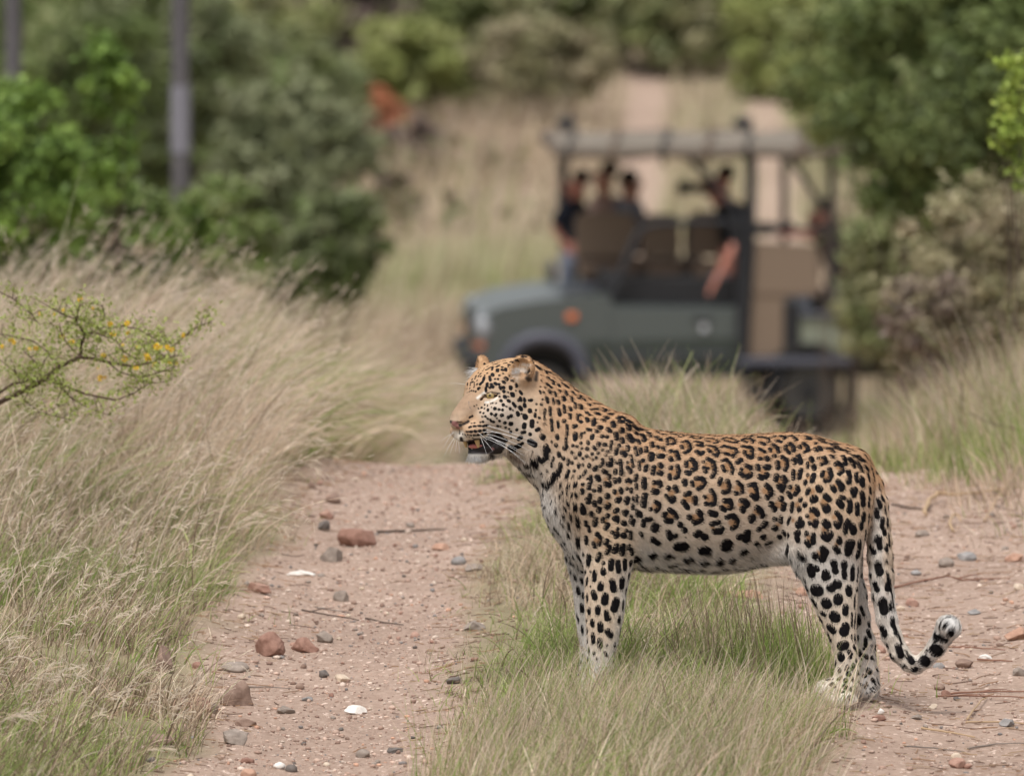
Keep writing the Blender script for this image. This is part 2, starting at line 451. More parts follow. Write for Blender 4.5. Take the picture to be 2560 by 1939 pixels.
# ------------------------------------------------------------------ the coat, mark by mark
# Every mark of the flank facing the camera: half width, then the points of its centre line, in patches (left, top, scale).
COAT = [
(1540, 1060, 6.506, '''40 95 95 100 105;35 212 40 215 70;45 225 200 250 260;25 320 130 345 155;30 105 245 115 280;25 360 260 385 310;30 450 180 465 270;20 300 20 345 70;20 395 70 420 90;22 520 130 560 180 570 205;22 660 120 690 140;25 750 165 785 170;20 655 200 670 250;28 720 245 735 260;30 585 305 595 360;22 55 345 57 355;25 190 360 200 420;40 120 470 145 500;20 15 400 10 480;22 315 380 330 460 345 500;22 405 400 410 460;26 495 380 498 440;20 680 360 690 390;24 760 380 780 415;42 715 520 755 520;48 580 500 572 560;20 840 290 835 240 870 215 940 250 955 300;26 845 325;28 950 310 925 325;25 1080 290;22 1065 350 1080 390;28 1150 270 1190 320 1210 400 1180 440 1120 460;14 880 155 930 160 985 185;14 1000 150 1060 165 1110 195;14 1020 205 1060 210;14 1200 215 1240 195 1320 195 1390 220 1370 240 1280 235 1200 215;14 1150 180 1220 180;14 1460 235 1560 235 1640 260 1660 300 1600 310;14 1460 270 1530 285;14 1430 185 1530 185;14 1600 195 1690 200;15 1725 240 1790 215 1890 240 1990 280 1970 305 1880 295 1780 275 1725 240;15 2050 245 2120 235 2200 240;15 2060 270 2130 300;14 1900 195 2000 205;14 2080 205 2200 205;22 1290 285;20 1320 340 1380 360;24 1350 290 1400 310 1405 360;32 1315 440 1360 490;32 1410 460 1370 490;18 1500 345 1560 360;22 1500 410 1535 450;26 1600 370 1650 430 1665 470 1635 520;24 1590 490;22 1720 370 1760 350 1850 385 1950 400 1970 450 1920 480 1900 530;26 1760 470 1830 495;24 2060 360 2120 370 2200 380;24 2090 460 2110 500 2200 550;32 890 440;34 980 450 1015 560;32 885 550 900 580;34 2030 580 1975 620;28 1145 610 1140 680;34 1230 570 1290 640 1290 720 1250 740;36 1150 780 1190 800;24 1420 610;28 1430 710 1455 770;30 1490 560 1580 610 1600 720 1600 790 1560 850;18 1497 717;24 1730 590 1790 570 1860 650 1900 730 1880 800;24 1730 680 1760 760;26 2040 730;32 2120 670 2180 710;30 2020 800 2080 850 2160 850 2190 800;18 20 630;16 65 580 85 680;22 85 700 95 800;17 245 510 270 620 280 690;16 190 620;22 190 700 235 790 245 750;28 440 590;18 375 610 385 740;28 495 680 480 750;30 620 700 600 800;32 710 650 740 690;38 710 790 730 800;34 890 710;30 1000 680 1020 760 1000 850 970 870;30 865 830 875 880;30 330 840 315 900;24 55 890 60 930;24 165 930 200 900 240 940;22 330 980 335 1040;40 455 900 460 1020;32 620 950;36 700 940 715 990;44 610 1090 660 1100;38 1110 920 1120 970;26 1235 940 1245 990;30 1300 880 1400 880 1440 950 1400 1010 1330 1050;30 1700 890 1675 970;30 1810 920 1840 990 1830 1060 1790 1100 1740 1100;26 1970 940 2040 1000 2050 1100;34 1950 1120;28 2190 980;26 2200 1160;28 75 1060 90 1100;20 185 1050;22 250 1060 245 1100;36 850 1040;34 960 1020 980 1080;24 810 1160 840 1200;40 890 1240 930 1210;34 1130 1140 1190 1120;30 1540 1070 1590 1150 1600 1240;28 1440 1180;38 190 1220 170 1270;34 60 1210 40 1250'''),
(1540, 1240, 6.506, '''14 340 -10 345 110;15 285 20 285 90;44 470 -10 445 140;24 275 150 270 200;30 640 90 700 130 690 200 650 240;30 560 210;38 880 60 920 70;36 1090 90 1160 180;40 1280 30 1280 100;30 1460 120;32 1600 20 1590 120 1540 130;34 1760 70 1850 70 1870 130 1850 190;34 1710 180 1760 220;34 2030 70 2100 70 2140 130 2110 160;40 2050 200 2060 230;24 30 235;28 130 260 145 290 180 250;24 340 240 345 320;28 400 280 405 320;34 770 310 800 280;34 870 220 950 280 980 340;40 820 400 890 400;40 1340 250 1370 290;42 1190 340;38 1270 430 1350 400 1380 370;44 1530 270 1610 290;34 1800 340 1900 310 1970 400 1950 480 1890 520;36 2190 340 2200 400;20 255 320 235 430;18 300 390 275 470;28 20 370 20 420;38 135 435;34 450 410 440 470;34 500 380 560 370;58 640 490 620 530;42 1040 460;46 1110 550;34 1550 450 1660 420;44 1600 570 1690 570 1710 530;44 850 590 880 670;36 960 640;54 1310 620 1340 600;54 1440 660;20 35 530;34 20 640;24 170 560;40 130 650;22 245 580 235 690;24 400 600 420 640;44 600 700 600 720;46 670 760;52 2010 660;56 2130 600 2120 700;8 1135 668;76 1010 820 1100 810;76 1400 880 1450 870;82 1780 820 1800 770;24 20 800 10 900;38 110 830 105 940;18 215 820;26 250 880 265 950;48 560 960 600 940;48 810 970 860 960;40 2030 920 2090 890;34 340 1010 335 1070;22 560 1160 640 1130;22 820 1120 930 1090;50 1110 1040 1180 1010;50 1380 1080 1430 1060;44 1620 1080 1670 1030;42 1840 1060 1870 1020;30 1700 1160 1740 1170;20 980 1150 1180 1170 1260 1210;26 1480 1210 1570 1200;36 35 1080 50 1220;32 150 1060 155 1180;28 250 1080 250 1120;14 290 1190 380 1190'''),
(1860, 1060, 6.506, '''15 10 245;22 100 230 150 270 140 300;15 20 280;14 120 190 200 185;14 280 170 440 160;14 620 150 700 140;12 760 140 920 150;19 210 215 330 215 410 240 400 290;24 270 300 340 330;18 480 205 520 195;22 600 190 680 220 660 240;22 530 265 610 290;20 740 190 800 200 870 260;22 840 260;14 900 185;22 1000 190 1080 220 1090 245 1000 240;18 1180 220 1270 240 1340 310 1270 290 1200 250;15 1410 310 1500 330 1590 430 1500 400 1440 350 1410 310;12 1150 190 1400 270 1560 330;13 1620 410 1700 440 1770 520 1690 480 1620 410;12 1660 380 1780 430 1860 500;14 1780 500 1870 520 1970 600 1880 580 1780 500;28 100 370 140 410;28 130 440 130 540 80 540;22 10 440 20 480;24 250 400 330 450;26 250 560 270 560;36 370 550 380 570;24 425 400 430 430;26 470 330 550 390 560 450;34 495 515;24 680 350 680 410 740 470;28 740 310 810 370 810 430;22 910 350 920 390;26 970 310 1040 370 1040 430 990 450;26 1160 310;30 1160 400 1180 440;26 1230 370 1260 420;26 1350 390 1420 400 1460 460 1430 530 1380 500;32 1590 510 1630 560 1640 640;34 1720 560 1760 620 1780 680;30 1840 620 1890 700 1905 750;32 1970 690 2010 730;32 2010 800 2030 880;18 2060 680 2090 720;20 2110 800 2120 880;34 540 620 550 710;28 620 530 690 590 700 680 670 740;30 805 570 820 630;38 885 520 920 620;32 1080 550 1110 590;22 1030 630 1030 700;34 1120 680 1140 720;22 1205 545;30 1250 650;30 1290 530 1320 620;30 1480 650 1520 620 1580 690 1590 760 1540 800;30 30 670 100 700;34 30 860 100 830;36 220 680 230 720;44 360 700 390 700;38 250 850 290 870;38 350 850 370 820;36 530 840 515 900;40 640 870 665 920;36 560 1000 610 1070 640 1000;26 800 760 800 880;36 920 750 900 860;24 1030 820;32 990 930 990 950;40 1125 830 1100 910;30 1270 780 1260 830;32 1380 730 1410 830 1370 900 1310 910;36 1690 770 1710 850;46 1690 920;28 1820 790 1810 860 1830 920;46 1910 880 1920 970;30 80 990 170 970 200 1080 210 1190;30 130 1150 200 1210;34 360 990 430 1060 430 1130 370 1180;28 750 1020;36 860 1010 880 1070 830 1130;32 720 1120 760 1180;34 1040 1060 1020 1110;48 1200 1030 1220 1050;60 1120 1210 1130 1210;34 1420 1010 1460 1070;42 1520 930 1580 1000 1570 1040;42 1750 1070 1770 1140 1800 1060;34 2040 1030 2050 1090;22 2030 1190 2030 1290;44 1910 1120 1920 1210 1930 1290;42 600 1210;38 910 1220;42 1310 1160 1370 1210;30 1560 1180 1610 1190;32 1510 1250;32 1700 1220 1720 1290'''),
(1860, 1240, 6.506, '''42 0 90 40 140;40 180 30;36 380 20;44 210 190 270 250 290 310;58 125 350;44 440 130;42 490 210;40 650 140 635 200;34 780 120 770 230;40 980 130;42 890 200;38 1090 210 1150 220 1180 280;28 1015 310;30 1055 430;46 1150 410 1140 450;58 1320 180 1330 200;12 1240 120;46 1530 90 1570 140;38 1700 70 1710 160;46 1700 220;36 1830 130 1830 270;26 2030 60 2025 140;38 240 540;42 310 480 340 440;34 500 370;28 600 340 600 420;46 500 520;28 740 350 710 440;34 900 360;56 870 450 920 440;32 1490 260 1550 330 1550 420 1510 490 1470 430;54 1310 420 1340 460;34 1680 390 1640 460 1630 570;56 1750 490 1770 560;40 1940 290 1930 380;40 1890 450 1900 500;20 2030 300 2025 420;38 200 770;34 300 670 320 650;50 660 600;38 580 660;46 840 600 870 590;42 850 670 865 700;34 1005 595;36 1110 620 1110 740;40 1010 740 1040 780;56 1290 630 1340 670 1380 610;40 1530 690 1540 730;40 1470 830;46 1510 880;60 1690 760 1680 900 1740 760;40 1870 740 1870 850 1840 970;26 1975 590 1970 680;28 360 780 430 740;42 710 800 700 870;44 880 880 940 950;48 1140 950 1140 960;52 1270 850 1310 900 1260 1010;20 870 1060;24 110 1010;14 1860 1150 1850 1290'''),
(1300, 900, 6.506, '''28 270 90 315 130;26 420 170 430 200;14 450 165 510 210;12 355 240;30 460 285;13 545 280;22 535 330 550 380;20 430 380 460 400;14 570 230 590 250;13 620 290;13 660 320 680 320;18 630 390 640 420;20 690 370 730 410;20 750 400 780 440;17 635 480 650 510;24 740 500 760 550;24 860 510 875 540;18 510 440;20 480 495 485 525;17 570 520 580 580;14 410 440;10 350 330;9 335 430;10 325 500 340 540;11 390 520;30 710 600 720 640;20 840 590 850 660;24 960 620 990 570;24 1045 630 1060 650;16 430 600 455 690;12 540 620 550 710;22 620 660 630 700;10 370 640;18 350 720;11 270 715;14 170 660 195 650;14 75 640;22 75 740;28 160 820 165 830;36 85 925;9 260 820;14 245 900;14 315 940;18 905 700 900 770;28 990 730 1000 780;34 1130 720;14 1190 700 1310 710;22 1165 800;18 720 740 730 850;20 815 770 830 810;18 490 770 495 890;13 410 800 395 870;8 400 900 400 960;12 395 1040;22 630 800 650 890;20 815 880 820 940;24 1225 790 1260 800;26 1340 780 1410 800 1360 830;18 1410 740 1480 790;25 1090 850;20 1140 890;22 940 890 935 960;17 985 890;26 1090 950 1105 990;26 1240 860 1290 880;34 1460 870 1500 890;20 1530 830 1590 850;14 1600 870 1720 960;32 1595 935 1620 940;28 1210 960 1200 1050;27 995 1005;26 1340 970 1380 990;20 1380 920 1440 950;26 1620 1000 1680 1000;29 720 990;34 1510 1020 1530 1070;30 200 1000 195 1070;30 70 1070;20 510 970 515 1030;18 520 1080 525 1140;16 620 1000 625 1090;28 880 1080 910 1070;22 280 1140 310 1120;17 765 1060 770 1150 750 1300;24 1100 1130 1150 1130;36 1300 1090 1320 1100;28 1250 1160;30 1430 1120 1470 1160;38 1770 1060 1780 1110;20 1750 985 1810 1010;24 1860 1070 1920 1130;44 1660 1140;24 1880 1170 1910 1200;17 1050 1180;15 1000 1190 995 1260;36 360 1240 380 1250;26 605 1230 610 1270;32 900 1200 900 1280;28 1180 1230 1175 1270;30 1340 1240;24 1420 1250;34 1565 1200 1575 1270;50 1780 1240 1820 1300;28 1990 1220 2040 1280;18 2080 1180 2130 1240;20 165 1205;12 1930 1100 2100 1140'''),
(1240, 1100, 6.506, '''14 590 190;28 560 15;16 910 30;26 980 85;18 1140 0 1140 80;34 1120 130 1140 110;34 820 100 820 200;30 860 170;32 820 230 820 290 740 350 680 290;56 600 340 640 380;34 470 390 520 390;28 370 410;17 935 290 925 330;14 905 380 905 430;30 1020 220 1030 250;28 1100 300;20 1180 320 1170 390;22 1240 370;21 1250 90;19 1320 100;21 1385 50;19 1495 20 1505 60;17 1400 135;27 1485 140;21 1235 200;25 1365 210 1365 240;25 1295 285;26 1475 260;18 1420 300;21 1590 110 1615 150;28 1670 50 1670 80;30 1775 75;20 1885 20 1880 60;15 1870 90 1870 150;20 2005 85;26 2145 100 2150 160;34 2060 20;22 1565 220;20 1660 210;17 1635 285;15 1580 320;18 1735 160;19 1820 185;19 1785 240;26 1965 150 1950 220;32 2060 200 2100 240;26 1870 290 1880 350;32 1830 400 1870 400;18 1820 370;22 1735 320;22 1740 370 1700 420;21 1970 370;20 2030 330 2040 430;26 2040 500 2035 550;14 2140 370;22 2150 450 2190 520;19 1345 390 1345 440;19 1415 400;22 1520 400 1515 430;28 1625 440 1605 480;28 1180 510 1150 590;22 1275 500;17 1255 585;20 1460 500 1425 560;25 1360 600;16 1490 635;22 1540 590 1545 680;28 1520 720 1510 780;32 1750 510 1780 520;26 1845 580 1840 610;36 1650 600 1670 640;28 1945 500 1945 530;38 1790 720 1840 730;20 1775 690;20 1855 690;26 1935 640 1945 680;22 2005 630 2010 670;22 2120 670 2140 640 2190 680;28 1180 720 1160 750;28 1300 700 1280 740;24 1410 720;32 1400 820 1400 850;28 1690 760 1685 820;27 1600 820;22 1060 690 1050 730;16 1090 800 1085 840;18 1155 850;18 1230 870 1230 910;22 1295 860 1310 900;28 1930 830 1930 850;26 2020 800 2040 850;24 2135 790;28 1525 890 1530 930;40 1490 970 1500 1000;32 1690 960 1690 1000;42 1810 910;28 1605 1010 1605 1060;38 1970 980 2010 960;40 2130 960 2125 1010;24 1160 990 1180 1050;32 1285 1040 1285 1110;40 1830 1060 1800 1090;30 1395 1060;46 1410 1120 1420 1170;34 1680 1120 1670 1150;28 1545 1180 1545 1220;30 1940 1160 1980 1130;38 2110 1170 2100 1200;34 1815 1230;18 975 1110 965 1160;12 1030 1070;20 1110 1070 1130 1120;20 1090 1200 1100 1250;20 1210 1200 1220 1280;34 1320 1260 1330 1300;34 1930 1280 1970 1260;28 1740 1280;28 1625 1280;22 730 540;20 830 505;32 1050 400 1050 430;40 1030 490 1000 550;42 950 570 900 660 860 690;42 760 700 820 740;18 760 830 775 890;8 870 880;14 970 945;20 900 990;14 1040 860 1040 900;10 1030 960;11 1100 950;12 600 550;11 660 620;9 870 1160;16 570 480'''),
(1300, 1300, 6.506, '''18 660 20 690 70;18 550 110 640 230;22 780 40 800 140;16 765 210 790 280;32 930 20 940 90;24 1065 30 1070 80;23 1115 110 1125 180;38 1220 30 1215 70;26 1345 20;44 1695 50;18 1790 20;20 1855 20 1840 80;34 1430 80 1390 130;28 1500 200;22 1590 150;30 1580 220 1560 270;24 1735 170;40 1690 250;20 1805 190 1795 290;8 880 160;43 940 290 940 390;33 1075 290 1075 370;36 1255 230;25 1300 270 1300 330 1285 400;28 1195 380 1210 430;34 1415 340 1400 380;29 1460 440 1410 540;30 1570 410 1535 520;25 1685 410;38 1670 480 1665 540;19 1780 410 1765 470;23 1815 480 1825 550;18 650 360 730 460;10 770 480;24 920 550 985 660;16 1025 540 1025 580;45 1120 600 1110 700;33 1290 560 1265 650;22 1890 600 1890 680;12 700 600 740 640;22 820 680 930 740;10 830 410;38 1490 670 1485 790;28 1605 680 1605 740;35 1610 820;28 1710 660 1710 790;29 1810 690;25 1360 700;38 1355 820 1360 860;16 1150 840;32 1220 850 1210 970;17 1780 880 1775 940;42 1500 990 1520 1040;46 1520 1090 1530 1130;44 1670 970 1665 1080;43 1320 1050 1310 1110;22 890 910 915 970;16 1000 970 1025 1040;22 1100 960 1085 1040;11 1150 1080;30 950 1130 965 1210;19 1740 1110 1730 1190;42 1200 1190 1220 1260;14 1035 1220 1040 1280;12 1000 850 1040 880;12 950 790 1010 830'''),
(1360, 1480, 6.506, '''32 560 0 575 40;14 640 60 650 120;20 705 50 710 130;40 815 30 830 90;50 1000 70 990 160;58 1180 150 1150 270;19 1300 150 1290 280;18 490 100 510 200;32 620 250 635 330;35 740 290 735 330;38 880 260 880 330;34 1020 330 1030 440;26 1070 430;34 1235 430 1225 470;22 545 400 570 490;32 790 480 795 540;40 920 530 925 620;46 1050 650 1090 700;15 1260 580 1240 680;20 630 600 635 680;22 705 600 710 640;32 800 700 805 810;36 915 790 915 880;20 710 770 710 820;14 580 770 590 820;21 735 930 735 960;13 630 930;22 815 1000;15 640 1060;16 1030 870;24 1160 850 1160 880;18 855 1090;18 1000 990 1020 1040'''),
(1980, 1400, 6.506, '''58 290 110 310 210;46 280 90 390 130;54 540 200 530 260;45 570 250;46 660 20 680 70;42 690 150 700 170;45 835 40 845 90;38 840 180 850 260;38 980 100 980 290;14 1075 110 1055 330;16 175 240 210 350;88 370 480 410 480;58 620 430 640 440;64 710 370 730 380;54 915 450 925 520;68 745 610 740 640;72 540 680 560 700;34 320 620 380 720;16 1020 560 1010 740;44 865 750 860 840;32 480 850 520 870;72 670 890 700 920;30 430 900 470 970;16 970 860 965 1050;13 1030 850 1010 1090;52 600 1080 660 1130;70 860 1080 840 1150;24 570 1180 620 1280;14 1070 550 1060 760;32 1105 920 1120 1030;20 1150 770 1200 900;26 1280 1030 1290 1080;32 1270 1170 1300 1250;14 1070 1000 1080 1120;24 1020 1220;24 1090 1260;10 965 1210 965 1260;56 1400 60 1430 190;22 1555 190 1570 280;42 1580 340 1560 460;18 1610 400 1620 500;42 1350 380 1390 470;62 1480 660 1500 820;28 1420 710;22 1610 680 1610 790;38 1640 950 1650 1050;30 1680 1100 1690 1180;52 1460 1090 1510 1190;16 1330 560 1340 640;12 1375 880;11 1630 520 1670 800;13 1740 1200 1770 1290;18 1270 30;24 1550 10'''),
(1980, 1590, 6.506, '''18 600 20 620 60;32 1020 30;28 1090 50;24 1225 40 1225 170;22 1295 20;64 790 150 850 130;56 780 310 790 340;34 1010 160 1020 170;34 930 250 950 270;26 940 330;14 1040 230;25 1125 260 1135 320;33 1045 385;18 1195 220;26 1235 340 1240 360;31 1330 365;15 1325 170;9 1310 240;13 1375 280;18 1180 320;12 1165 390;30 755 530 765 550;23 895 480 870 530;27 995 460 970 510;17 1130 500;28 1400 530 1410 560;38 1265 570 1300 600;35 915 600;23 745 690 790 660;33 865 710;27 985 690;29 1210 660;26 1335 725 1355 745;22 1420 700 1430 760;26 630 770 650 755;27 670 800;35 855 805;29 955 845;15 745 865;13 465 930;16 385 950;12 615 880;9 710 990;9 800 900 830 890;12 930 950;12 845 990;10 900 970 920 1010;18 1145 800;17 1215 815 1240 805;16 1385 810;18 1350 860;12 1220 860;12 1300 870;13 1125 910;11 1330 910;11 1370 930;9 1300 940;9 1250 940;9 1270 990;11 1410 890;12 1240 765;10 1040 830;48 1730 160 1770 300;38 1780 310;12 1740 0 1790 120;26 1600 280 1640 340;44 1900 330 1950 410;22 1860 240;25 1780 475 1820 475;38 1960 550 2010 540'''),
(2160, 1500, 7.9, '''106 1190 1230 1190 1220;106 1400 990 1450 1030;48 1430 740 1560 800 1600 810;44 1390 700 1400 790;34 1230 1010;12 1510 460 1480 520 1490 610;28 1590 510 1560 560;68 1690 680'''),
(2130, 1180, 6.506, '''9 450 200 460 280;18 495 380 515 450;28 435 440 470 560;34 400 620 420 720;16 550 560 560 650;28 510 750 490 880;30 532 930 540 1000;20 585 750 590 850;58 430 1080;38 450 1160 460 1220;16 325 890;32 300 1200;34 330 1240 370 1300;28 570 1190 570 1260;13 605 1000 620 1200;26 220 950 215 1050;9 345 380 330 540'''),
(1110, 880, 8.64, '''20 870 250;11 1010 240 1060 230;13 1140 200 1200 195;12 1060 265 1130 250;12 1270 180 1320 180;14 1540 170 1590 175;20 1440 210 1480 210;18 1390 265 1440 270;12 1290 240 1350 230;14 1130 315 1190 280;12 1080 260 1150 240;10 930 310;9 860 350;11 960 340 1050 310;14 1045 330 1035 380;28 1155 370 1150 410;22 1255 320;22 1250 370 1260 390;22 1335 350 1335 395;14 1390 310;11 780 340;11 750 380;11 830 400;12 900 380 950 360;13 930 450;27 1040 470 1055 500;18 1195 500;13 1275 460;16 1410 510;22 980 530;22 990 570 1000 610;34 1330 560 1355 580;13 1100 580;19 1165 580;15 1460 610 1480 630;28 1280 640 1300 655;25 1100 670 1125 690;13 875 500;24 860 550 850 600;22 830 640 775 690;16 710 690;18 680 520;11 740 440;13 790 460;9 760 480;12 740 520;12 790 520;13 665 570;17 600 590;11 710 610;13 620 640 565 660;13 560 710;14 500 670 500 710;11 650 660;9 650 700;13 645 750;13 490 790;9 450 790;11 550 780;11 545 850;11 590 830;11 630 840;13 680 850;13 495 880;24 735 790;11 770 770;24 930 680 925 730;20 900 780 905 840;22 1020 690 1025 740;16 990 770;26 1055 750;20 1190 690;20 1205 750 1220 790;32 1285 765;34 1440 760 1440 780;22 1560 700 1570 740;29 1295 850;11 1550 830;22 1640 850 1680 900;42 1475 910 1485 930;13 1385 870;34 1310 960 1315 970;16 1200 960;11 1385 960;25 1610 1040;24 1650 990 1665 1040;22 1735 1010 1745 1050;18 1840 1040;18 1890 1030;28 1230 1050;27 1385 1050 1410 1060;27 1280 1140;27 1495 1110 1540 1170;28 1740 1130 1750 1170;12 1125 1105;9 1050 1100;9 1010 1110;10 875 1140;13 935 1155;16 810 1200;12 870 1220;27 945 1250;29 1095 1220;21 1190 1240;22 1265 1250;28 1430 1220;13 1490 1260;38 1640 1200 1665 1230;11 1350 1180;13 2000 1120;23 2110 1130;8 1020 1190;9 740 1220;8 700 1140;8 650 1170'''),
(1110, 1020, 8.64, '''24 1020 125;17 1130 130 1095 165;27 1240 160 1260 155;38 1590 110 1600 140;31 1390 200;33 1450 170;12 1680 125;46 1750 180 1760 200;22 1970 130 1970 180;15 1990 40;21 2065 210;12 2180 60 2170 250;16 780 90;16 850 110;12 820 185;18 890 180;17 940 230;16 1000 250 1020 290;23 1070 300;21 1200 280;12 1140 220;29 1315 320;36 1435 340 1455 340;38 1740 360 1730 410;34 1900 300 1905 380;22 1160 390;12 1220 400;20 1330 420;14 1410 450;13 2025 310;17 2170 340;25 1575 470;28 2000 480 2050 460;26 1440 520;28 1690 530 1740 520;29 1865 570;54 2120 610 2140 630;12 1450 650;38 1620 670 1660 640;32 1340 700;56 1860 730 1960 790;54 1560 850 1620 820;22 1640 800 1700 760;60 1440 860 1480 900;34 1400 980;54 1900 1110 1960 1180;46 1790 1210;32 2030 1080 2110 1150 2190 1050;56 2200 850 2200 1000;46 1610 1240;18 1480 1110;14 1300 1060;17 840 295;12 780 310;14 655 320;10 590 330;14 540 415 580 400;17 640 390 670 390;16 740 385 780 385;17 840 392 870 385;17 905 380 935 375;8 470 510 540 510;17 575 512 600 506;19 660 500 690 505;20 755 495 790 490;19 850 482 875 480;12 910 470;9 400 565;11 450 580;12 510 580;16 575 590;17 640 590 665 590;17 720 587 745 585;20 810 575 830 570;22 890 552 910 545;9 480 620;9 545 635;12 615 650;11 640 695;13 550 200 570 190;13 595 180 610 172;9 540 210'''),
]
# brown centres of the rosettes: x y radius
BROWN = [
(1540, 1060, 6.506, '885 270 32;1130 350 55;1290 214 34;1560 265 40;1850 250 50;2120 260 34;1580 420 50;1850 440 55;2140 440 55;940 490 50;1210 660 55;1515 670 70;1810 690 60;2110 770 55;670 720 40;930 780 55;610 1015 35;1325 960 60;1750 1000 55;1975 1040 50;895 1120 45;1160 1195 60;1510 1200 60;410 640 30;540 500 30;720 440 25;1340 320 25;1100 170 20;120 420 30;215 650 22;200 980 20'),
(1540, 1240, 6.506, '635 160 50;1180 40 55;1510 40 55;1780 135 55;2030 130 45;870 320 55;1280 345 55;1880 430 50;1560 500 30;1380 640 20;900 630 16'),
(1860, 1060, 6.506, '60 255 30;290 260 36;565 225 34;790 215 18;990 210 24;1270 260 20;1490 360 26;1690 450 22;1870 550 24;60 440 50;280 500 40;480 420 50;745 390 42;970 375 40;1195 380 34;1390 440 36;625 630 55;850 570 26;1070 610 34;1240 580 28;1525 700 40;20 760 50;295 770 45;570 930 50;850 800 24;1040 860 34;1320 820 55;120 1070 55;340 1080 50;790 1060 42;1095 1080 45;1490 990 38;1290 1250 50;2000 760 22;1710 840 20;1760 1090 16;1560 1240 25'),
(1860, 1240, 6.506, '190 250 50;560 130 55;860 130 45;1090 310 55;1290 90 55;540 460 34;790 390 32;1450 330 34;1505 395 24;1930 380 18;1050 670 45;1290 520 45;1490 770 34;1205 910 45;1680 450 26;2000 460 16;270 490 14'),
(1300, 900, 6.506, '1240 880 18;1390 960 24;970 920 22;1000 950 18;1380 820 16;470 190 18;960 590 14;1640 970 24;1100 880 18;830 830 14'),
(1240, 1100, 6.506, '1850 350 24;2170 420 24;1780 640 30;1740 360 18;1960 870 36;1800 1010 30;1260 870 20;1540 300 16;1400 760 20;1560 560 16;1910 1190 24;2150 1090 20;1950 1230 24'),
(1300, 1300, 6.506, '1240 330 40;1560 180 24;1400 440 22;1700 190 16;1390 20 30'),
(1110, 1020, 8.64, '1420 190 20;1430 10 20;1910 950 22;1340 60 8'),
]
# ------------------------------------------------------------------ the leopard
# Its body is laid out in a rigid frame whose unit is one photograph pixel at the animal's distance (0.86 mm):
# u to the right, v down, w away from the camera.
LS_P = at(2110, 1765, 2.5 * FPX / (1765 + 1145.0))
LF = float(np.dot(LS_P - CAM, AX_F))
LS = LF / FPX
def leo(u, v, w):
    u = np.asarray(u, dtype=np.float64)[..., None]; v = np.asarray(v, dtype=np.float64)[..., None]; w = np.asarray(w, dtype=np.float64)[..., None]
    return CAM + AX_F * (LF + (w + 70) * LS) + AX_R * (u - 1280) * LS + AX_U * (969.5 - v) * LS

VOX = 3.0
U0, U1, V0, V1, W0, W1 = 1095, 2415, 870, 1800, -190, 330
gu = np.arange(U0, U1, VOX, dtype=np.float32); gv = np.arange(V0, V1, VOX, dtype=np.float32); gw = np.arange(W0, W1, VOX, dtype=np.float32)
FIELD = np.full((len(gu), len(gv), len(gw)), 60.0, dtype=np.float32)

def _box(lo, hi):
    i0 = max(0, int((lo[0] - U0) / VOX)); i1 = min(len(gu), int((hi[0] - U0) / VOX) + 2)
    j0 = max(0, int((lo[1] - V0) / VOX)); j1 = min(len(gv), int((hi[1] - V0) / VOX) + 2)
    k0 = max(0, int((lo[2] - W0) / VOX)); k1 = min(len(gw), int((hi[2] - W0) / VOX) + 2)
    sl = (slice(i0, i1), slice(j0, j1), slice(k0, k1))
    return sl, gu[i0:i1, None, None], gv[None, j0:j1, None], gw[None, None, k0:k1]

def smin(a, b, k):
    h = np.clip(0.5 + 0.5 * (b - a) / k, 0, 1)
    return b * (1 - h) + a * h - k * h * (1 - h)

def blend(sl, d, k, sub=False):
    if sub:
        FIELD[sl] = -smin(-FIELD[sl], d, k)
    else:
        FIELD[sl] = smin(FIELD[sl], d, k)

def cone(a, b, ra, rb, k=18, sub=False, lat=1.0):
    """round cone from a to b; lat squeezes it across (along w)"""
    m = max(ra, rb) + 45
    lo = [min(a[i], b[i]) - m for i in range(3)]; hi = [max(a[i], b[i]) + m for i in range(3)]
    sl, x, y, z = _box(lo, hi)
    a = np.array(a, dtype=np.float32); b = np.array(b, dtype=np.float32)
    d = b - a; L2 = float(d @ d) + 1e-6
    t = np.clip(((x - a[0]) * d[0] + (y - a[1]) * d[1] + (z - a[2]) * d[2]) / L2, 0, 1)
    dz = (z - a[2] - t * d[2]) / lat
    dist = np.sqrt((x - a[0] - t * d[0]) ** 2 + (y - a[1] - t * d[1]) ** 2 + dz ** 2)
    blend(sl, dist - (ra + (rb - ra) * t), k, sub)

def chain(pts, k=18, lat=1.0):
    for p, q in zip(pts[:-1], pts[1:]):
        cone(p[:3], q[:3], p[3], q[3], k, False, lat)

def ellip(c, r, k=18, sub=False, rot=None):
    m = max(r) + 40
    sl, x, y, z = _box([c[i] - m for i in range(3)], [c[i] + m for i in range(3)])
    x = x - c[0]; y = y - c[1]; z = z - c[2]
    if rot is not None:
        R = np.array(rot, dtype=np.float32)     # rows: the axes of the ellipsoid
        x, y, z = (R[0, 0] * x + R[0, 1] * y + R[0, 2] * z), (R[1, 0] * x + R[1, 1] * y + R[1, 2] * z), (R[2, 0] * x + R[2, 1] * y + R[2, 2] * z)
    k0 = np.sqrt((x / r[0]) ** 2 + (y / r[1]) ** 2 + (z / r[2]) ** 2)
    k1 = np.sqrt((x / r[0] ** 2) ** 2 + (y / r[1] ** 2) ** 2 + (z / r[2] ** 2) ** 2) + 1e-6
    blend(sl, k0 * (k0 - 1) / k1, k, sub)

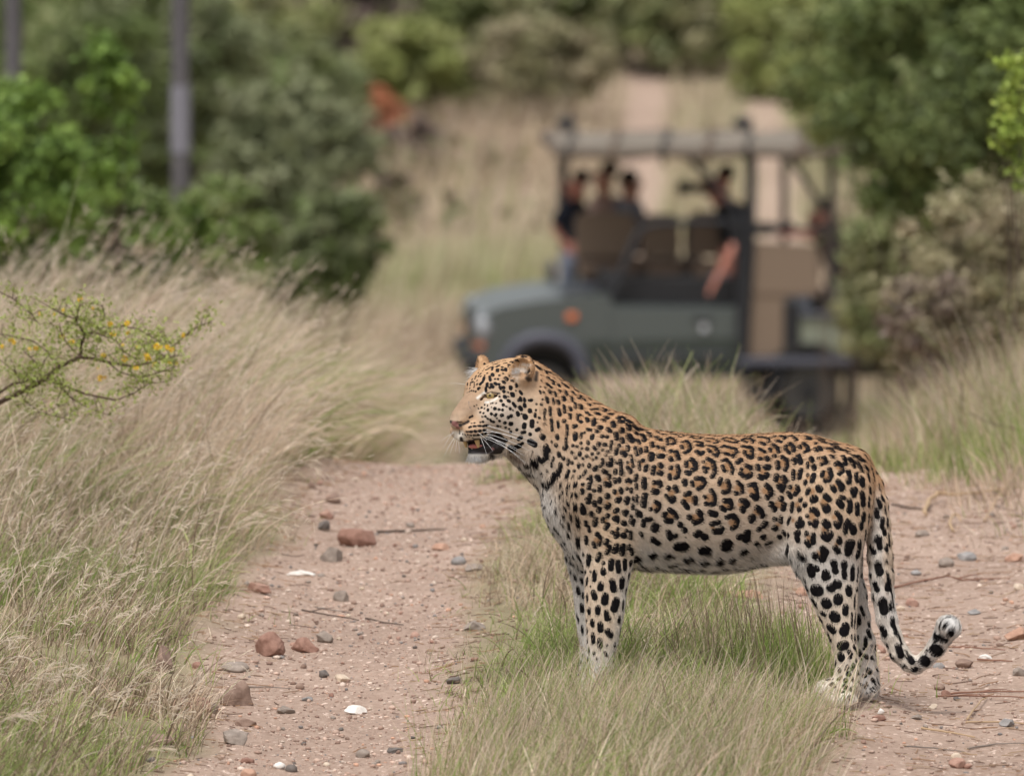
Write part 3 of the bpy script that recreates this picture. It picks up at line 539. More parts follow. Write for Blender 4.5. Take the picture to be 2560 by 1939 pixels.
def sweep(axis, tab, k=18, cap=12):
    """cross sections along u (axis 'u') or v: rows (pos, low, high, w centre, w half width)"""
    tab = np.array(tab, dtype=np.float64)
    p0, p1 = tab[0, 0], tab[-1, 0]
    lo = [0, 0, 0]; hi = [0, 0, 0]; ai, bi = (0, 1) if axis == 'u' else (1, 0)
    lo[ai], hi[ai] = p0 - 45, p1 + 45
    lo[bi], hi[bi] = tab[:, 1].min() - 45, tab[:, 2].max() + 45
    lo[2], hi[2] = (tab[:, 3] - tab[:, 4]).min() - 45, (tab[:, 3] + tab[:, 4]).max() + 45
    sl, x, y, z = _box(lo, hi)
    s, o = (x, y) if axis == 'u' else (y, x)
    sv = s.ravel().astype(np.float64)
    fine = np.linspace(p0, p1, 160)
    cols = []
    for c in range(1, 5):
        g = np.interp(fine, tab[:, 0], tab[:, c])
        ker = np.hanning(19); ker /= ker.sum()
        g = np.convolve(np.pad(g, 9, mode='edge'), ker, mode='valid')
        cols.append(np.interp(sv, fine, g).astype(np.float32).reshape(s.shape))
    a, b, wc, wh = cols
    cc = (a + b) / 2; hh = np.maximum((b - a) / 2, 2)
    qo = (o - cc) / hh; qw = (z - wc) / wh
    k0 = np.sqrt(qo ** 2 + qw ** 2)
    k1 = np.sqrt((qo / hh) ** 2 + (qw / wh) ** 2) + 1e-6
    d = k0 * (k0 - 1) / k1
    out = np.maximum(np.maximum(p0 - s, s - p1), 0)
    d = np.where(out > 0, np.sqrt(np.maximum(d + cap, 0) ** 2 + out ** 2) - cap, d)
    blend(sl, d.astype(np.float32), k)

def wbody(u):
    return (2110 - u) / 600.0 * 105.0

# trunk
sweep('u', [(r[0], r[1], r[2], wbody(r[0]), r[3]) for r in [
    (1500, 1016, 1424, 118), (1560, 1045, 1426, 132), (1600, 1067, 1425, 140), (1650, 1077, 1426, 146), (1733, 1085, 1430, 148), (1806, 1088, 1431, 142),
    (1856, 1087, 1421, 128), (1901, 1085, 1403, 112), (1929, 1083, 1394, 104), (1963, 1081, 1392, 100), (2000, 1082, 1396, 102),
    (2041, 1088, 1396, 106), (2098, 1108, 1385, 104), (2142, 1133, 1345, 88)]], k=20, cap=30)
cone((2110, 1190, 0), (2130, 1215, 0), 76, 62, k=26)
# neck and chest
cone((1300, 1012, 150), (1434, 1124, 128), 116, 127, k=24, lat=.86)
cone((1434, 1124, 128), (1490, 1168, 110), 127, 148, k=24, lat=.84)
cone((1488, 1175, 110), (1500, 1262, 108), 138, 136, k=24, lat=.84)
cone((1500, 1262, 108), (1512, 1335, 106), 136, 106, k=24, lat=.92)
# shoulder blades and upper arms
for sgn in (-1, 1):
    cone((1560, 1075, 98 + sgn * 52), (1478, 1235, 112 + sgn * 84), 36, 62, k=34, lat=.8)
    cone((1478, 1235, 112 + sgn * 84), (1528, 1350, 110 + sgn * 80), 62, 62, k=30, lat=.75)
cone((1520, 1180, 10), (1545, 1330, 22), 46, 50, k=26, lat=.55)
# near foreleg
sweep('v', [(1330, 1452, 1592, 36, 52), (1380, 1456, 1588, 34, 48), (1424, 1462, 1581, 32, 44), (1477, 1463, 1568, 32, 40), (1533, 1465, 1561, 32, 38),
            (1590, 1467, 1550, 33, 35), (1629, 1470, 1541, 34, 33), (1680, 1466, 1534, 35, 33), (1722, 1456, 1530, 36, 36)], k=16)
ellip((1500, 1722, 36), (42, 28, 40), k=14)
for i, (dx, dw) in enumerate(((-10, -30), (-20, -11), (-20, 11), (-10, 30))):
    ellip((1480 + dx, 1734, 36 + dw), (24, 17, 14), k=6)
# far foreleg
sweep('v', [(1360, 1412, 1540, 176, 46), (1400, 1414, 1536, 178, 44), (1440, 1427, 1522, 180, 41), (1477, 1434, 1516, 181, 38), (1550, 1442, 1512, 182, 34),
            (1618, 1452, 1510, 182, 31), (1680, 1452, 1508, 182, 32), (1710, 1444, 1506, 182, 34)], k=16)
ellip((1484, 1709, 182), (38, 26, 38), k=14)
for i, (dx, dw) in enumerate(((-10, -28), (-18, -10), (-18, 10), (-10, 28))):
    ellip((1468 + dx, 1720, 182 + dw), (23, 16, 13), k=6)
# near hind leg
sweep('v', [(1150, 2010, 2160, -34, 62), (1200, 1992, 2176, -52, 68), (1260, 1975, 2181, -60, 68), (1320, 1966, 2171, -66, 66), (1370, 1968, 2159, -66, 60),
            (1413, 1985, 2149, -62, 54), (1466, 2012, 2145, -64, 46), (1511, 2032, 2143, -66, 41), (1578, 2064, 2139, -70, 34), (1629, 2085, 2143, -72, 30),
            (1668, 2089, 2148, -72, 30), (1712, 2082, 2148, -72, 34)], k=22)
ellip((2086, 1728, -74), (56, 33, 42), k=14)
for dx, dv, dw in ((-36, 14, 18), (-30, 16, -6), (0, 18, -34), (24, 18, -38)):
    ellip((2092 + dx, 1730 + dv, -72 + dw), (24, 20, 20), k=6)
# far hind leg
chain([(2085, 1300, 46, 66), (2105, 1400, 58, 52), (2132, 1490, 62, 36), (2156, 1545, 62, 24)], k=20)
chain([(2158, 1550, 62, 20), (2166, 1610, 62, 25), (2172, 1690, 62, 27), (2172, 1712, 62, 29)], k=12)
ellip((2158, 1722, 60), (44, 27, 38), k=14)
for dx, dw in ((-34, 20), (-38, 2), (-20, -18), (8, -24)):
    ellip((2166 + dx, 1734, 60 + dw), (22, 16, 17), k=6)
# belly fold
cone((1850, 1395, 44), (1990, 1372, -20), 20, 30, k=26)
# tail
TAIL = [(2150, 1170, 4, 34), (2184, 1212, -4, 22), (2197, 1260, -12, 22), (2198, 1310, -16, 26), (2200, 1350, -18, 27), (2202, 1393, -20, 28), (2206, 1440, -22, 27), (2209, 1490, -22, 24), (2218, 1545, -24, 22),
        (2230, 1588, -26, 21), (2250, 1632, -28, 20), (2272, 1656, -30, 18), (2290, 1664, -32, 17), (2312, 1652, -36, 17), (2342, 1619, -42, 19), (2358, 1592, -48, 21), (2369, 1572, -56, 28)]
chain([(a_, b_, c_, d_ * 1.06 + .8) for a_, b_, c_, d_ in TAIL], k=8)

# head: f forward, l to its left (the camera's side), t up; turned towards the camera
HPHI = math.radians(38)
HC, HSN = math.cos(HPHI), math.sin(HPHI)
HO = np.array((1262.0, 985.0, 128.0))
HF = np.array((-HC, 0.0, -HSN)); HL = np.array((HSN, 0.0, -HC)); HT = np.array((0.0, -1.0, 0.0))
def hd(f, l, t):
    return tuple(HO + HF * f + HL * l + HT * t)
HROT = np.stack([HF, HL, HT])
def hell(c, r, k=14, sub=False, rot=None):
    ellip(hd(*c), r, k, sub, HROT if rot is None else rot)
def hcone(a, b, ra, rb, k=14, sub=False):
    cone(hd(*a), hd(*b), ra, rb, k, sub)

hell((2, 0, 0), (106, 90, 84), 22)
hcone((-30, 0, -10), (-60, 0, -30), 80, 90, 30)
for s in (-1, 1):
    hell((46, s * 58, -44), (54, 36, 48), 20)          # cheek bone
    hell((2, s * 54, -84), (62, 42, 52), 24)           # jowl
    hcone((88, s * 24, 20), (62, s * 60, 16), 13, 12, 10)      # brow
    hell((112, s * 25, -92), (38, 28, 25), 10)          # whisker pad
    hcone((74, s * 18, -144), (20, s * 50, -118), 18, 27, 12)   # jaw
    hell((84, s * 34, -62), (34, 26, 30), 16)          # between cheek and muzzle
hcone((74, 0, -6), (138, 0, -58), 38, 27, 14)           # bridge of the nose
hell((150, 0, -72), (20, 23, 17), 9)                   # nose
hcone((134, 0, -104), (116, 0, -96), 18, 28, 8)
hell((86, 0, -151), (26, 25, 16), 8)                   # chin
hell((60, 0, -128), (50, 40, 26), 14)
# the open mouth
for s in (-1, 1):
    hcone((150, s * 8, -127), (112, s * 26, -126), 8, 10, 3, True)
    hcone((112, s * 26, -126), (80, s * 42, -120), 11, 11, 3, True)
    hcone((80, s * 42, -120), (66, s * 56, -114), 10, 5, 3, True)
hcone((165, 0, -129), (70, 0, -127), 9, 12, 3, True)
# eye sockets, lids, nostrils
for s in (-1, 1):
    hell((86, s * 50, -4), (22, 20, 8), 3, True)
    hcone((99, s * 30, -14), (88, s * 42, -10), 5, 5, 4, True)
    hcone((166, s * 17, -76), (150, s * 27, -74), 6, 5, 3, True)
hcone((152, 0, -90), (160, 0, -112), 3, 3, 3, True)
for s in (-1, 1):
    hcone((93, s * 34, 3.0), (74, s * 60, 5.0), 9.0, 7.5, 4)        # upper lid
    hcone((91, s * 36, -15), (74, s * 58, -12), 6.5, 6, 4)
# ears
for s in (-1, 1):
    c = np.array((10.0, s * 84.0, 62.0))
    n = np.array((0.86, s * 0.50, 0.08)); n /= np.linalg.norm(n)
    up = np.array((-0.1, s * 0.40, 1.0)); up -= n * (up @ n); up /= np.linalg.norm(up)
    sd_ = np.cross(n, up)
    R = np.stack([n, up, sd_]) @ HROT
    hell(tuple(c), (22, 36, 33), 8, False, R)
    hell(tuple(c + n * 19 + up * 1), (22, 29, 26), 3, True, R)
    hell((8, s * 78, 34), (22, 20, 20), 14)

# ---- surface
import openvdb as vdb
_g = vdb.FloatGrid(60.0)
_g.copyFromArray(np.clip(FIELD, -60, 60))
_pts, _tri, _quad = _g.convertToPolygons(isovalue=0.0, adaptivity=0.0)
del FIELD
LP = _pts.astype(np.float64) * VOX + np.array((U0, V0, W0))
LQ = _quad.astype(np.int64)[:, ::-1]
# keep the one connected body
def largest_component(nv, faces):
    lab = np.arange(nv)
    while True:
        m = lab[faces].min(axis=1)
        new = lab.copy()
        np.minimum.at(new, faces.ravel(), np.repeat(m, faces.shape[1]))
        new = new[new]
        if (new == lab).all(): break
        lab = new
    root = np.bincount(lab).argmax()
    return lab == root
def relax(P, Q, it, lam):
    e = np.concatenate([Q[:, [0, 1]], Q[:, [1, 2]], Q[:, [2, 3]], Q[:, [3, 0]]])
    cnt = np.bincount(e[:, 0], minlength=len(P)) + np.bincount(e[:, 1], minlength=len(P))
    cnt = np.maximum(cnt, 1)
    for _ in range(it):
        for f in (lam, -lam * 1.04):
            s = np.stack([np.bincount(e[:, 0], weights=P[e[:, 1], i], minlength=len(P)) + np.bincount(e[:, 1], weights=P[e[:, 0], i], minlength=len(P)) for i in range(3)], axis=1)
            P = P + (s / cnt[:, None] - P) * f
    return P
_keep = largest_component(len(LP), LQ)
_idx = np.cumsum(_keep) - 1
LQ = _idx[LQ[_keep[LQ[:, 0]]]]
LP = LP[_keep]
LP = relax(LP, LQ, 4, .5)

def face_normals(P, Q):
    n = np.cross(P[Q[:, 2]] - P[Q[:, 0]], P[Q[:, 3]] - P[Q[:, 1]])
    return n
_fn = face_normals(LP, LQ)
LN = np.zeros_like(LP)
for i in range(4):
    for c in range(3):
        LN[:, c] += np.bincount(LQ[:, i], weights=_fn[:, c], minlength=len(LP))
LN /= np.linalg.norm(LN, axis=1)[:, None] + 1e-9
# outward check
if ((LP - LP.mean(0)) * LN).sum(1).mean() < 0:
    LN = -LN; LQ = LQ[:, ::-1]
print('leopard', len(LP), len(LQ), round(time.time() - T0, 1))

# ---- marks
BVH = BVHTree.FromPolygons([tuple(p) for p in LP], [tuple(int(i) for i in q) for q in LQ])
KD = KDTree(len(LP))
for i, p in enumerate(LP): KD.insert(p, i)
KD.balance()
SPOT = np.full(len(LP), 30.0)
BRN = np.full(len(LP), 30.0)

def lay(field, pts, w):
    """pts: 3-D points of a centre line; signed distance to it less the half width, written into the field"""
    mid = [Vector(p) for p in pts]
    seg = list(zip(mid[:-1], mid[1:])) if len(mid) > 1 else [(mid[0], mid[0])]
    for a, b in seg:
        c = (a + b) / 2; R = (b - a).length / 2 + w + 12
        found = KD.find_range(c, R)
        if not found: continue
        ii = np.fromiter((f[1] for f in found), dtype=np.int64, count=len(found))
        P = LP[ii]; A = np.array(a); D = np.array(b) - A
        t = np.clip(((P - A) @ D) / (D @ D + 1e-9), 0, 1)
        d = np.linalg.norm(P - A - t[:, None] * D, axis=1) - w
        field[ii] = np.minimum(field[ii], d)

def drop(u, v, side):
    o = Vector((u, v, -400 if side < 0 else 500)); d = Vector((0, 0, 1 if side < 0 else -1))
    h = BVH.ray_cast(o, d)
    return h[0]

def densify(co, step=9.0):
    out = [co[0]]
    for a, b in zip(co[:-1], co[1:]):
        n = max(1, int(math.hypot(b[0] - a[0], b[1] - a[1]) / step))
        out += [(a[0] + (b[0] - a[0]) * i / n, a[1] + (b[1] - a[1]) * i / n) for i in range(1, n + 1)]
    return out

for side in (1, -1):
    for ox, oy, sc, txt in COAT:
        for rec in txt.split(';'):
            q = [float(x) for x in rec.split()]
            w = q[0] / sc * 1.12 + (1.2 if ox == 1110 else 1.35); co = [(ox + q[i] / sc, oy + q[i + 1] / sc) for i in range(1, len(q) - 1, 2)]
            if side > 0 and (co[0][0] < 1290 and co[0][1] < 1180): continue
            run = []
            for u, v in densify(co):
                h = drop(u, v, side)
                if h is None or (run and (h - run[-1]).length > 26):
                    if run: lay(SPOT, run, w)
                    run = []
                    if h is None: continue
                run.append(h)
            if run: lay(SPOT, run, w)
    for ox, oy, sc, txt in BROWN:
        for rec in txt.split(';'):
            x, y, r = (float(t) for t in rec.split())
            h = drop(ox + x / sc, oy + y / sc, side)
            if h is not None: lay(BRN, [h], r / sc * 1.3)
print('marks', round(time.time() - T0, 1))

# fill what neither side shows (along the spine, between the legs) with plain spots
rngL = random.Random(5)
free = np.where((SPOT > 9))[0]
cand = free[np.abs(LN[free, 2]) < .45]
cand = list(cand); rngL.shuffle(cand)
for i in cand[:9000]:
    p = LP[i]
    if SPOT[i] < 15 or LP[i][0] < 1290: continue
    if p[1] > 1700 or (p[1] > 1410 and abs(LN[i, 2]) < .25): continue
    a = Vector(p); r = rngL.uniform(4.5, 8.0)
    t = Vector((rngL.uniform(.6, 1), rngL.uniform(-.4, .4), rngL.uniform(-.3, .3))) * rngL.uniform(2, 9)
    nn = Vector(LN[i]); t = t - nn * t.dot(nn)
    lay(SPOT, [a - t, a + t], r)

# ---- ground colour of the coat
U, V, W = LP[:, 0], LP[:, 1], LP[:, 2]
GOLD = np.array((0.395, 0.240, 0.136)); TAN = np.array((0.440, 0.325, 0.230)); PALE = np.array((0.480, 0.400, 0.328)); WHITE = np.array((0.56, 0.525, 0.49))
top_u = np.array([1150, 1250, 1340, 1450, 1560, 1650, 1806, 1985, 2098, 2176, 2230]); top_v = np.array([950, 895, 905, 980, 1043, 1076, 1087, 1080, 1107, 1163, 1260])
bot_v = np.array([1150, 1150, 1200, 1420, 1425, 1425, 1430, 1400, 1420, 1450, 1500])
tt = (V - np.interp(U, top_u, top_v)) / (np.interp(U, top_u, bot_v) - np.interp(U, top_u, top_v))
tt = tt + (vnoise(LP / 60.0, 3) - .5) * .12
base = GOLD + (TAN - GOLD) * smoothstep(.02, .42, tt)[:, None]
base = base + (PALE - base) * smoothstep(.40, .78, tt)[:, None]
base = base + (WHITE - base) * smoothstep(.74, 1.0, tt)[:, None]
def dab(cols, c, r, colr, soft=.5, amt=1.0):
    """soft patch of natural coat colour; c (u, v, w), r radii"""
    d = np.sqrt(((U - c[0]) / r[0]) ** 2 + ((V - c[1]) / r[1]) ** 2 + ((W - c[2]) / r[2]) ** 2)
    m = (1 - smoothstep(1 - soft, 1 + soft * .3, d)) * amt
    return cols + (np.array(colr) - cols) * m[:, None]
base = dab(base, (1480, 1230, 0), (95, 190, 90), TAN, .6, .9)            # near shoulder stays tan
base = dab(base, (1530, 1330, 10), (70, 150, 70), (0.54, 0.40, 0.275), .6, .8)
base = dab(base, (1500, 1500, 10), (60, 160, 60), (0.58, 0.45, 0.33), .5, .85)
base = dab(base, (1440, 1060, 60), (150, 70, 200), (0.46, 0.275, 0.15), .8, .5)
base = dab(base, (1370, 1300, 110), (62, 130, 90), WHITE, .6, 1)           # chest
base = dab(base, (1425, 1400, 120), (50, 90, 90), WHITE, .6, 1)
base = dab(base, (1340, 1200, 130), (50, 60, 70), (0.6, .52, .44), .6, .8)
base = dab(base, (1470, 1560, 185), (70, 190, 50), WHITE, .4, 1)           # inner side of the far foreleg
base = dab(base, (2110, 1560, -75), (110, 160, 60), (0.56, 0.47, 0.375), .5, .9)
base = dab(base, (2110, 1720, -75), (90, 60, 80), (0.62, 0.56, 0.46), .5, .9)
base = dab(base, (2080, 1240, -90), (120, 150, 80), (0.53, 0.38, 0.255), .6, .7)
base = dab(base, (2160, 1600, 70), (60, 160, 50), (0.60, 0.55, 0.50), .4, .9)
base = dab(base, (2196, 1400, -20), (22, 190, 60), (0.60, 0.55, 0.50), .4, .9)  # tail, pale underside
base = dab(base, (2218, 1360, -20), (16, 200, 60), (0.52, 0.42, 0.33), .6, .7)
base = dab(base, (2260, 1620, -30), (70, 80, 60), (0.60, 0.54, 0.47), .5, .9)
base = dab(base, (2378, 1562, -60), (34, 36, 50), (0.80, 0.79, 0.77), .4, 1)
LHF = (LP - HO) @ HF; LHL = (LP - HO) @ HL; LHT = (LP - HO) @ HT
hm = 1 - smoothstep(60, 110, np.sqrt(np.maximum(-LHF, 0) ** 2))
def hdab(cols, c, r, colr, soft=.5, amt=1.0, both=True):
    m = 0
    for s in ((-1, 1) if both and abs(c[1]) > 1 else (1,)):
        d = np.sqrt(((LHF - c[0]) / r[0]) ** 2 + ((LHL - s * c[1]) / r[1]) ** 2 + ((LHT - c[2]) / r[2]) ** 2)
        m = np.maximum(m, (1 - smoothstep(1 - soft, 1 + soft * .3, d)) * amt)
    return cols + (np.array(colr) - cols) * m[:, None]
base = hdab(base, (20, 0, 70), (100, 110, 50), (0.45, 0.285, 0.16), .6, .9)
base = hdab(base, (110, 0, 10), (50, 60, 50), (0.44, 0.29, 0.18), .6, .8)
base = hdab(base, (120, 0, -40), (60, 40, 60), (0.295, 0.20, 0.132), .5, .95)     # bridge
base = hdab(base, (130, 30, -82), (44, 34, 36), (0.46, 0.30, 0.185), .5, .8)
base = hdab(base, (60, 70, -50), (62, 40, 48), (0.56, 0.48, 0.41), .7, .95)        # cheek
base = hdab(base, (10, 80, -95), (70, 50, 50), (0.54, 0.45, 0.37), .6, .9)
base = hdab(base, (96, 0, -160), (32, 40, 20), (0.76, 0.74, 0.72), .5, 1)          # chin
base = hdab(base, (150, 12, -110), (26, 22, 22), (0.68, 0.62, 0.54), .5, 1)       # front of the muzzle
base = hdab(base, (122, 40, -112), (46, 22, 14), (0.60, 0.53, 0.45), .6, .8)
BASE_W = []    # traced pale strokes near the eye, and dark skin, laid as their own marks
def stroke(recs, ox, oy, sc, colr, soft=2.0, amt=1.0, sides=(-1,)):
    global base
    f = np.full(len(LP), 30.0)
    for rec in recs.split(';'):
        q = [float(x) for x in rec.split()]
        co = [(ox + q[i] / sc, oy + q[i + 1] / sc) for i in range(1, len(q) - 1, 2)]
        run = []
        for u, v in densify(co, 5):
            h = drop(u, v, -1)
            if h is None or (run and (h - run[-1]).length > 30):
                if run: lay(f, run, q[0] / sc)
                run = []
                if h is None: continue
            run.append(h)
        if run: lay(f, run, q[0] / sc)
    m = (1 - smoothstep(-soft, soft, f)) * amt
    base = base + (np.array(colr) - base) * m[:, None]
    return f
stroke('26 880 870 800 930 720 990', 1110, 880, 8.64, (0.74, 0.70, 0.64), 2.5)
stroke('22 890 1085 960 1082;15 1000 1066 1080 1040 1150 985', 1110, 880, 8.64, (0.74, 0.71, 0.66), 2.0)
stroke('20 1560 340 1560 450 1600 560;30 1470 430 1520 520 1600 640', 1110, 880, 8.64, (0.55, 0.44, 0.34), 3, .8)
stroke('34 1700 260 1850 280;60 1650 380 1790 400', 1110, 880, 8.64, (0.50, 0.44, 0.38), 4, .9)      # inside of the ear
stroke('26 1500 330 1600 220 1750 170 1870 220', 1110, 880, 8.64, (0.42, 0.24, 0.115), 3, .9)
stroke('40 600 250 610 330 640 400', 1110, 880, 8.64, (0.58, 0.47, 0.37), 4, .9)
DARKSKIN = stroke('30 120 295 170 300;12 130 300 250 292 380 306;44 350 370;32 410 350 490 310 525 285;16 330 480 330 560;40 365 660 380 720', 1110, 1020, 8.64, (0.02, 0.016, 0.015), 1.2)
DARKSKIN = np.minimum(DARKSKIN, stroke('22 880 925 950 960;16 860 960 790 1030;20 1150 885 1195 895;13 970 1000 1090 985 1158 915;15 935 890 1040 868 1145 880', 1110, 880, 8.64, (0.02, 0.016, 0.015), 1.2))
DARKSKIN = np.minimum(DARKSKIN, stroke('60 1800 560 1850 600;30 1760 450 1830 500;45 2010 430 1990 600', 1110, 880, 8.64, (0.02, 0.016, 0.015), 4, .92))
stroke('62 205 335;60 250 350;40 285 420 300 440', 1110, 1020, 8.64, (0.25, 0.115, 0.105), 1.5)
stroke('8 535 1070 545 1180 575 1230', 1110, 880, 8.64, (0.16, 0.13, 0.12), .8)
stroke('20 1070 540 1045 640', 1980, 1590, 6.506, (0.16, 0.07, 0.06), 2.0, .9)
stroke('45 1450 1000 1560 1080 1700 1150', 1110, 1020, 8.64, (0.20, 0.13, 0.11), 4, .8)
# lips and inside of the mouth
inm = ((LHF > 62) & (LHF < 172) & (np.abs(LHL) < 74))
gap = np.abs(LHT + 125 + (90 - LHF) * .02)
mouth = np.where(inm, gap - 13.5 - 7.0 * smoothstep(110, 70, LHF), 30)
frontcut = (LHF > 128) & (LHT > -118)
mouth = np.where(frontcut, 30, mouth)
cornerd = np.sqrt(((LHF - 66) / 24) ** 2 + ((np.abs(LHL) - 50) / 24) ** 2 + ((LHT + 124) / 30) ** 2) * 24 - 24
DARKSKIN = np.minimum(DARKSKIN, np.minimum(mouth, cornerd))
base = base + (np.array((0.02, 0.015, 0.015)) - base) * (1 - smoothstep(-2, 2, np.minimum(mouth, cornerd)))[:, None]
lipband = np.where((LHF > 48) & (LHF < 116) & (np.abs(LHL) < 60), np.abs(LHT + 142) - 8.5, 30)
DARKSKIN = np.minimum(DARKSKIN, lipband)
base = base + (np.array((0.02, 0.015, 0.015)) - base) * (1 - smoothstep(-2, 2, lipband))[:, None]
deep = inm & (np.abs(LHL) < 34) & (LHF < 128)
stroke('12 590 955 800 972 950 985 1040 940', 1110, 1020, 8.64, (0.11, 0.10, 0.11), 1.5, .8)  # grey lip skin, its wet sheen painted in as a lighter line
stroke('46 1010 1020 1070 1050', 1110, 1020, 8.64, (0.022, 0.018, 0.018), 2.5, .95)
stroke('8 640 1060;6 700 1040;7 720 1090;6 690 1080;6 740 1060;5 660 1100;6 780 1040;5 760 1110;5 830 1050;6 600 1040;5 620 1110', 1110, 1020, 8.64, (0.05, 0.045, 0.045), .8, .8)
stroke('22 1045 880 1060 890', 1110, 1020, 8.64, (0.30, 0.13, 0.13), 1.5, .8)
stroke('10 1090 640 1150 760 1140 860', 1110, 1020, 8.64, (0.09, 0.08, 0.085), 1.5, .7)
# bare regions carry no spots
facebare = np.minimum(DARKSKIN, 30)
SPOTF = np.where((LHF > 118) & (np.abs(LHL) < 24) & (LHT > -80), 30, SPOT)
BRN = np.minimum(BRN, 30)
base = base + (np.array((0.31, 0.17, 0.082)) - base) * ((1 - smoothstep(-3.5, 2.5, BRN)) * .9 * (U > 1290))[:, None]

LW = leo(U, V, W)
leopard = empty('leopard', tuple(leo(2110, 1765, -70)))
tag(leopard, 'large spotted leopard standing broadside on the road with its mouth open', 'leopard')
LB = Vector(leopard.location)
m_coat = material('coat', rough=.75, spec=.18)
b = m_coat.node_tree.nodes['Principled BSDF']
a1 = nd(m_coat, 'ShaderNodeAttribute'); a1.attribute_name = 'coat'
a2 = nd(m_coat, 'ShaderNodeAttribute'); a2.attribute_name = 'spot'
a3 = nd(m_coat, 'ShaderNodeAttribute'); a3.attribute_name = 'bare'
tc = nd(m_coat, 'ShaderNodeTexCoord')
nz = nd(m_coat, 'ShaderNodeTexNoise', Scale=420.0, Detail=2.0)
ln(m_coat, tc.outputs['Object'], nz.inputs['Vector'])
mm = nd(m_coat, 'ShaderNodeMath', operation='MULTIPLY_ADD'); ln(m_coat, nz.outputs[0], mm.inputs[0]); mm.inputs[1].default_value = 3.0; ln(m_coat, a2.outputs['Fac'], mm.inputs[2])
mr = nd(m_coat, 'ShaderNodeMapRange'); ln(m_coat, mm.outputs[0], mr.inputs['Value'])
mr.inputs['From Min'].default_value = 0.7; mr.inputs['From Max'].default_value = 2.6; mr.inputs['To Min'].default_value = 1.0; mr.inputs['To Max'].default_value = 0.0
nz2 = nd(m_coat, 'ShaderNodeTexNoise', Scale=110.0, Detail=4.0)
ln(m_coat, tc.outputs['Object'], nz2.inputs['Vector'])
cr = nd(m_coat, 'ShaderNodeMapRange'); ln(m_coat, nz2.outputs[0], cr.inputs['Value']); cr.inputs['To Min'].default_value = .72; cr.inputs['To Max'].default_value = 1.25
c0 = mixc(m_coat, 1.0, a1.outputs['Color'], (1, 1, 1), 'MULTIPLY')
mul = m_coat.node_tree.nodes[-1]
ln(m_coat, cr.outputs[0], mul.inputs[7])
c1 = mixc(m_coat, mr.outputs[0], c0, (0.006, 0.005, 0.006))
ln(m_coat, c1, b.inputs['Base Color'])
rr = nd(m_coat, 'ShaderNodeMapRange'); ln(m_coat, a3.outputs['Fac'], rr.inputs['Value'])
rr.inputs['From Min'].default_value = -2; rr.inputs['From Max'].default_value = 2; rr.inputs['To Min'].default_value = .42; rr.inputs['To Max'].default_value = .8
ln(m_coat, rr.outputs[0], b.inputs['Roughness'])
bodym = mesh_np('body', LW - np.array(LB), LQ, m_coat, leopard, True, {
    'coat': ('POINT', 'FLOAT_COLOR', np.concatenate([base, np.ones((len(base), 1))], axis=1)),
    'spot': ('POINT', 'FLOAT', SPOTF),
    'bare': ('POINT', 'FLOAT', DARKSKIN)})

# ---- fur
rf = np.random.RandomState(11)
_tri_n = np.cross(LW[LQ[:, 2]] - LW[LQ[:, 0]], LW[LQ[:, 3]] - LW[LQ[:, 1]])
area = np.linalg.norm(_tri_n, axis=1) / 2
NF = 330000
fi = rf.choice(len(LQ), NF, p=area / area.sum())
wb = rf.rand(NF, 4) + .05; wb /= wb.sum(1)[:, None]
def ip(A):
    return (A[LQ[fi]] * (wb[..., None] if A.ndim > 1 else wb)).sum(1)
root = ip(LP); nrm = ip(LN); nrm /= np.linalg.norm(nrm, axis=1)[:, None] + 1e-9
col = ip(base); spt = ip(SPOTF) + rf.normal(0, .8, NF); bare = ip(DARKSKIN)
hf_, hl_, ht_ = (root - HO) @ HF, (root - HO) @ HL, (root - HO) @ HT
ru, rv, rw = root.T
flow = np.tile(np.array((1.0, .30, 0.0)), (NF, 1))
legm = (rv > 1400) & ((ru < 1590) | ((ru > 1990) & (ru < 2185)))
flow[legm] = (0.05, 1.0, 0)
up_thigh = (~legm) & (rv > 1180) & (ru > 1990) & (ru < 2185)
flow[up_thigh] = (.35, .8, 0)
chest = (ru < 1450) & (rv > 1180) & (rv < 1450)
flow[chest] = (.25, 1.0, 0)
neckm = (ru > 1290) & (ru < 1480) & (rv < 1180)
flow[neckm] = (.7, .75, 0)
bel = (rv > 1340) & (ru > 1590) & (ru < 1990)
flow[bel] = (.75, .75, 0)
tp = np.array([t[:3] for t in TAIL]); td = np.gradient(tp, axis=0); td /= np.linalg.norm(td, axis=1)[:, None]
tailm = (ru > 2186) | ((ru > 2165) & (rv > 1185) & (rv < 1400) & (ru > 2176))
if tailm.any():
    q = root[tailm]
    j = ((q[:, None, :] - tp[None]) ** 2).sum(2).argmin(1)
    flow[tailm] = td[j]
headm = (ru < 1345) & (hf_ > -60) & (rv < 1185)
flow[headm] = (-HF * .9 + HL * 0 - HT * .25)
hh = headm & (hf_ > 60)
flow[hh] = -HF * .8 + (HL * np.sign(hl_[hh])[:, None]) * .5 + HT * np.where(ht_[hh] > -30, .5, -.3)[:, None]
chin = headm & (ht_ < -138)
flow[chin] = np.array((0.1, 1.0, 0)) 
flow -= nrm * (flow * nrm).sum(1)[:, None]
flow += rf.normal(0, .16, (NF, 3))
flow /= np.linalg.norm(flow, axis=1)[:, None] + 1e-9
length = np.full(NF, 8.6)
length[headm] = 4.4
length[headm & (hf_ > 70) & (ht_ > -100)] = 3.4
length[bel] = 9 + 13 * smoothstep(1350, 1425, rv[bel])
length[chest] = 13
length[(rv > 1180) & (rv < 1300) & (ru < 1400)] = 14
length[chin] = 15
length[tailm] = 11
tipm = tailm & (ru > 2345) & (rv < 1600)
length[tipm] = 15
groin = (ru > 1880) & (ru < 2010) & (rv > 1360) & (rv < 1430)
length[groin] = 22
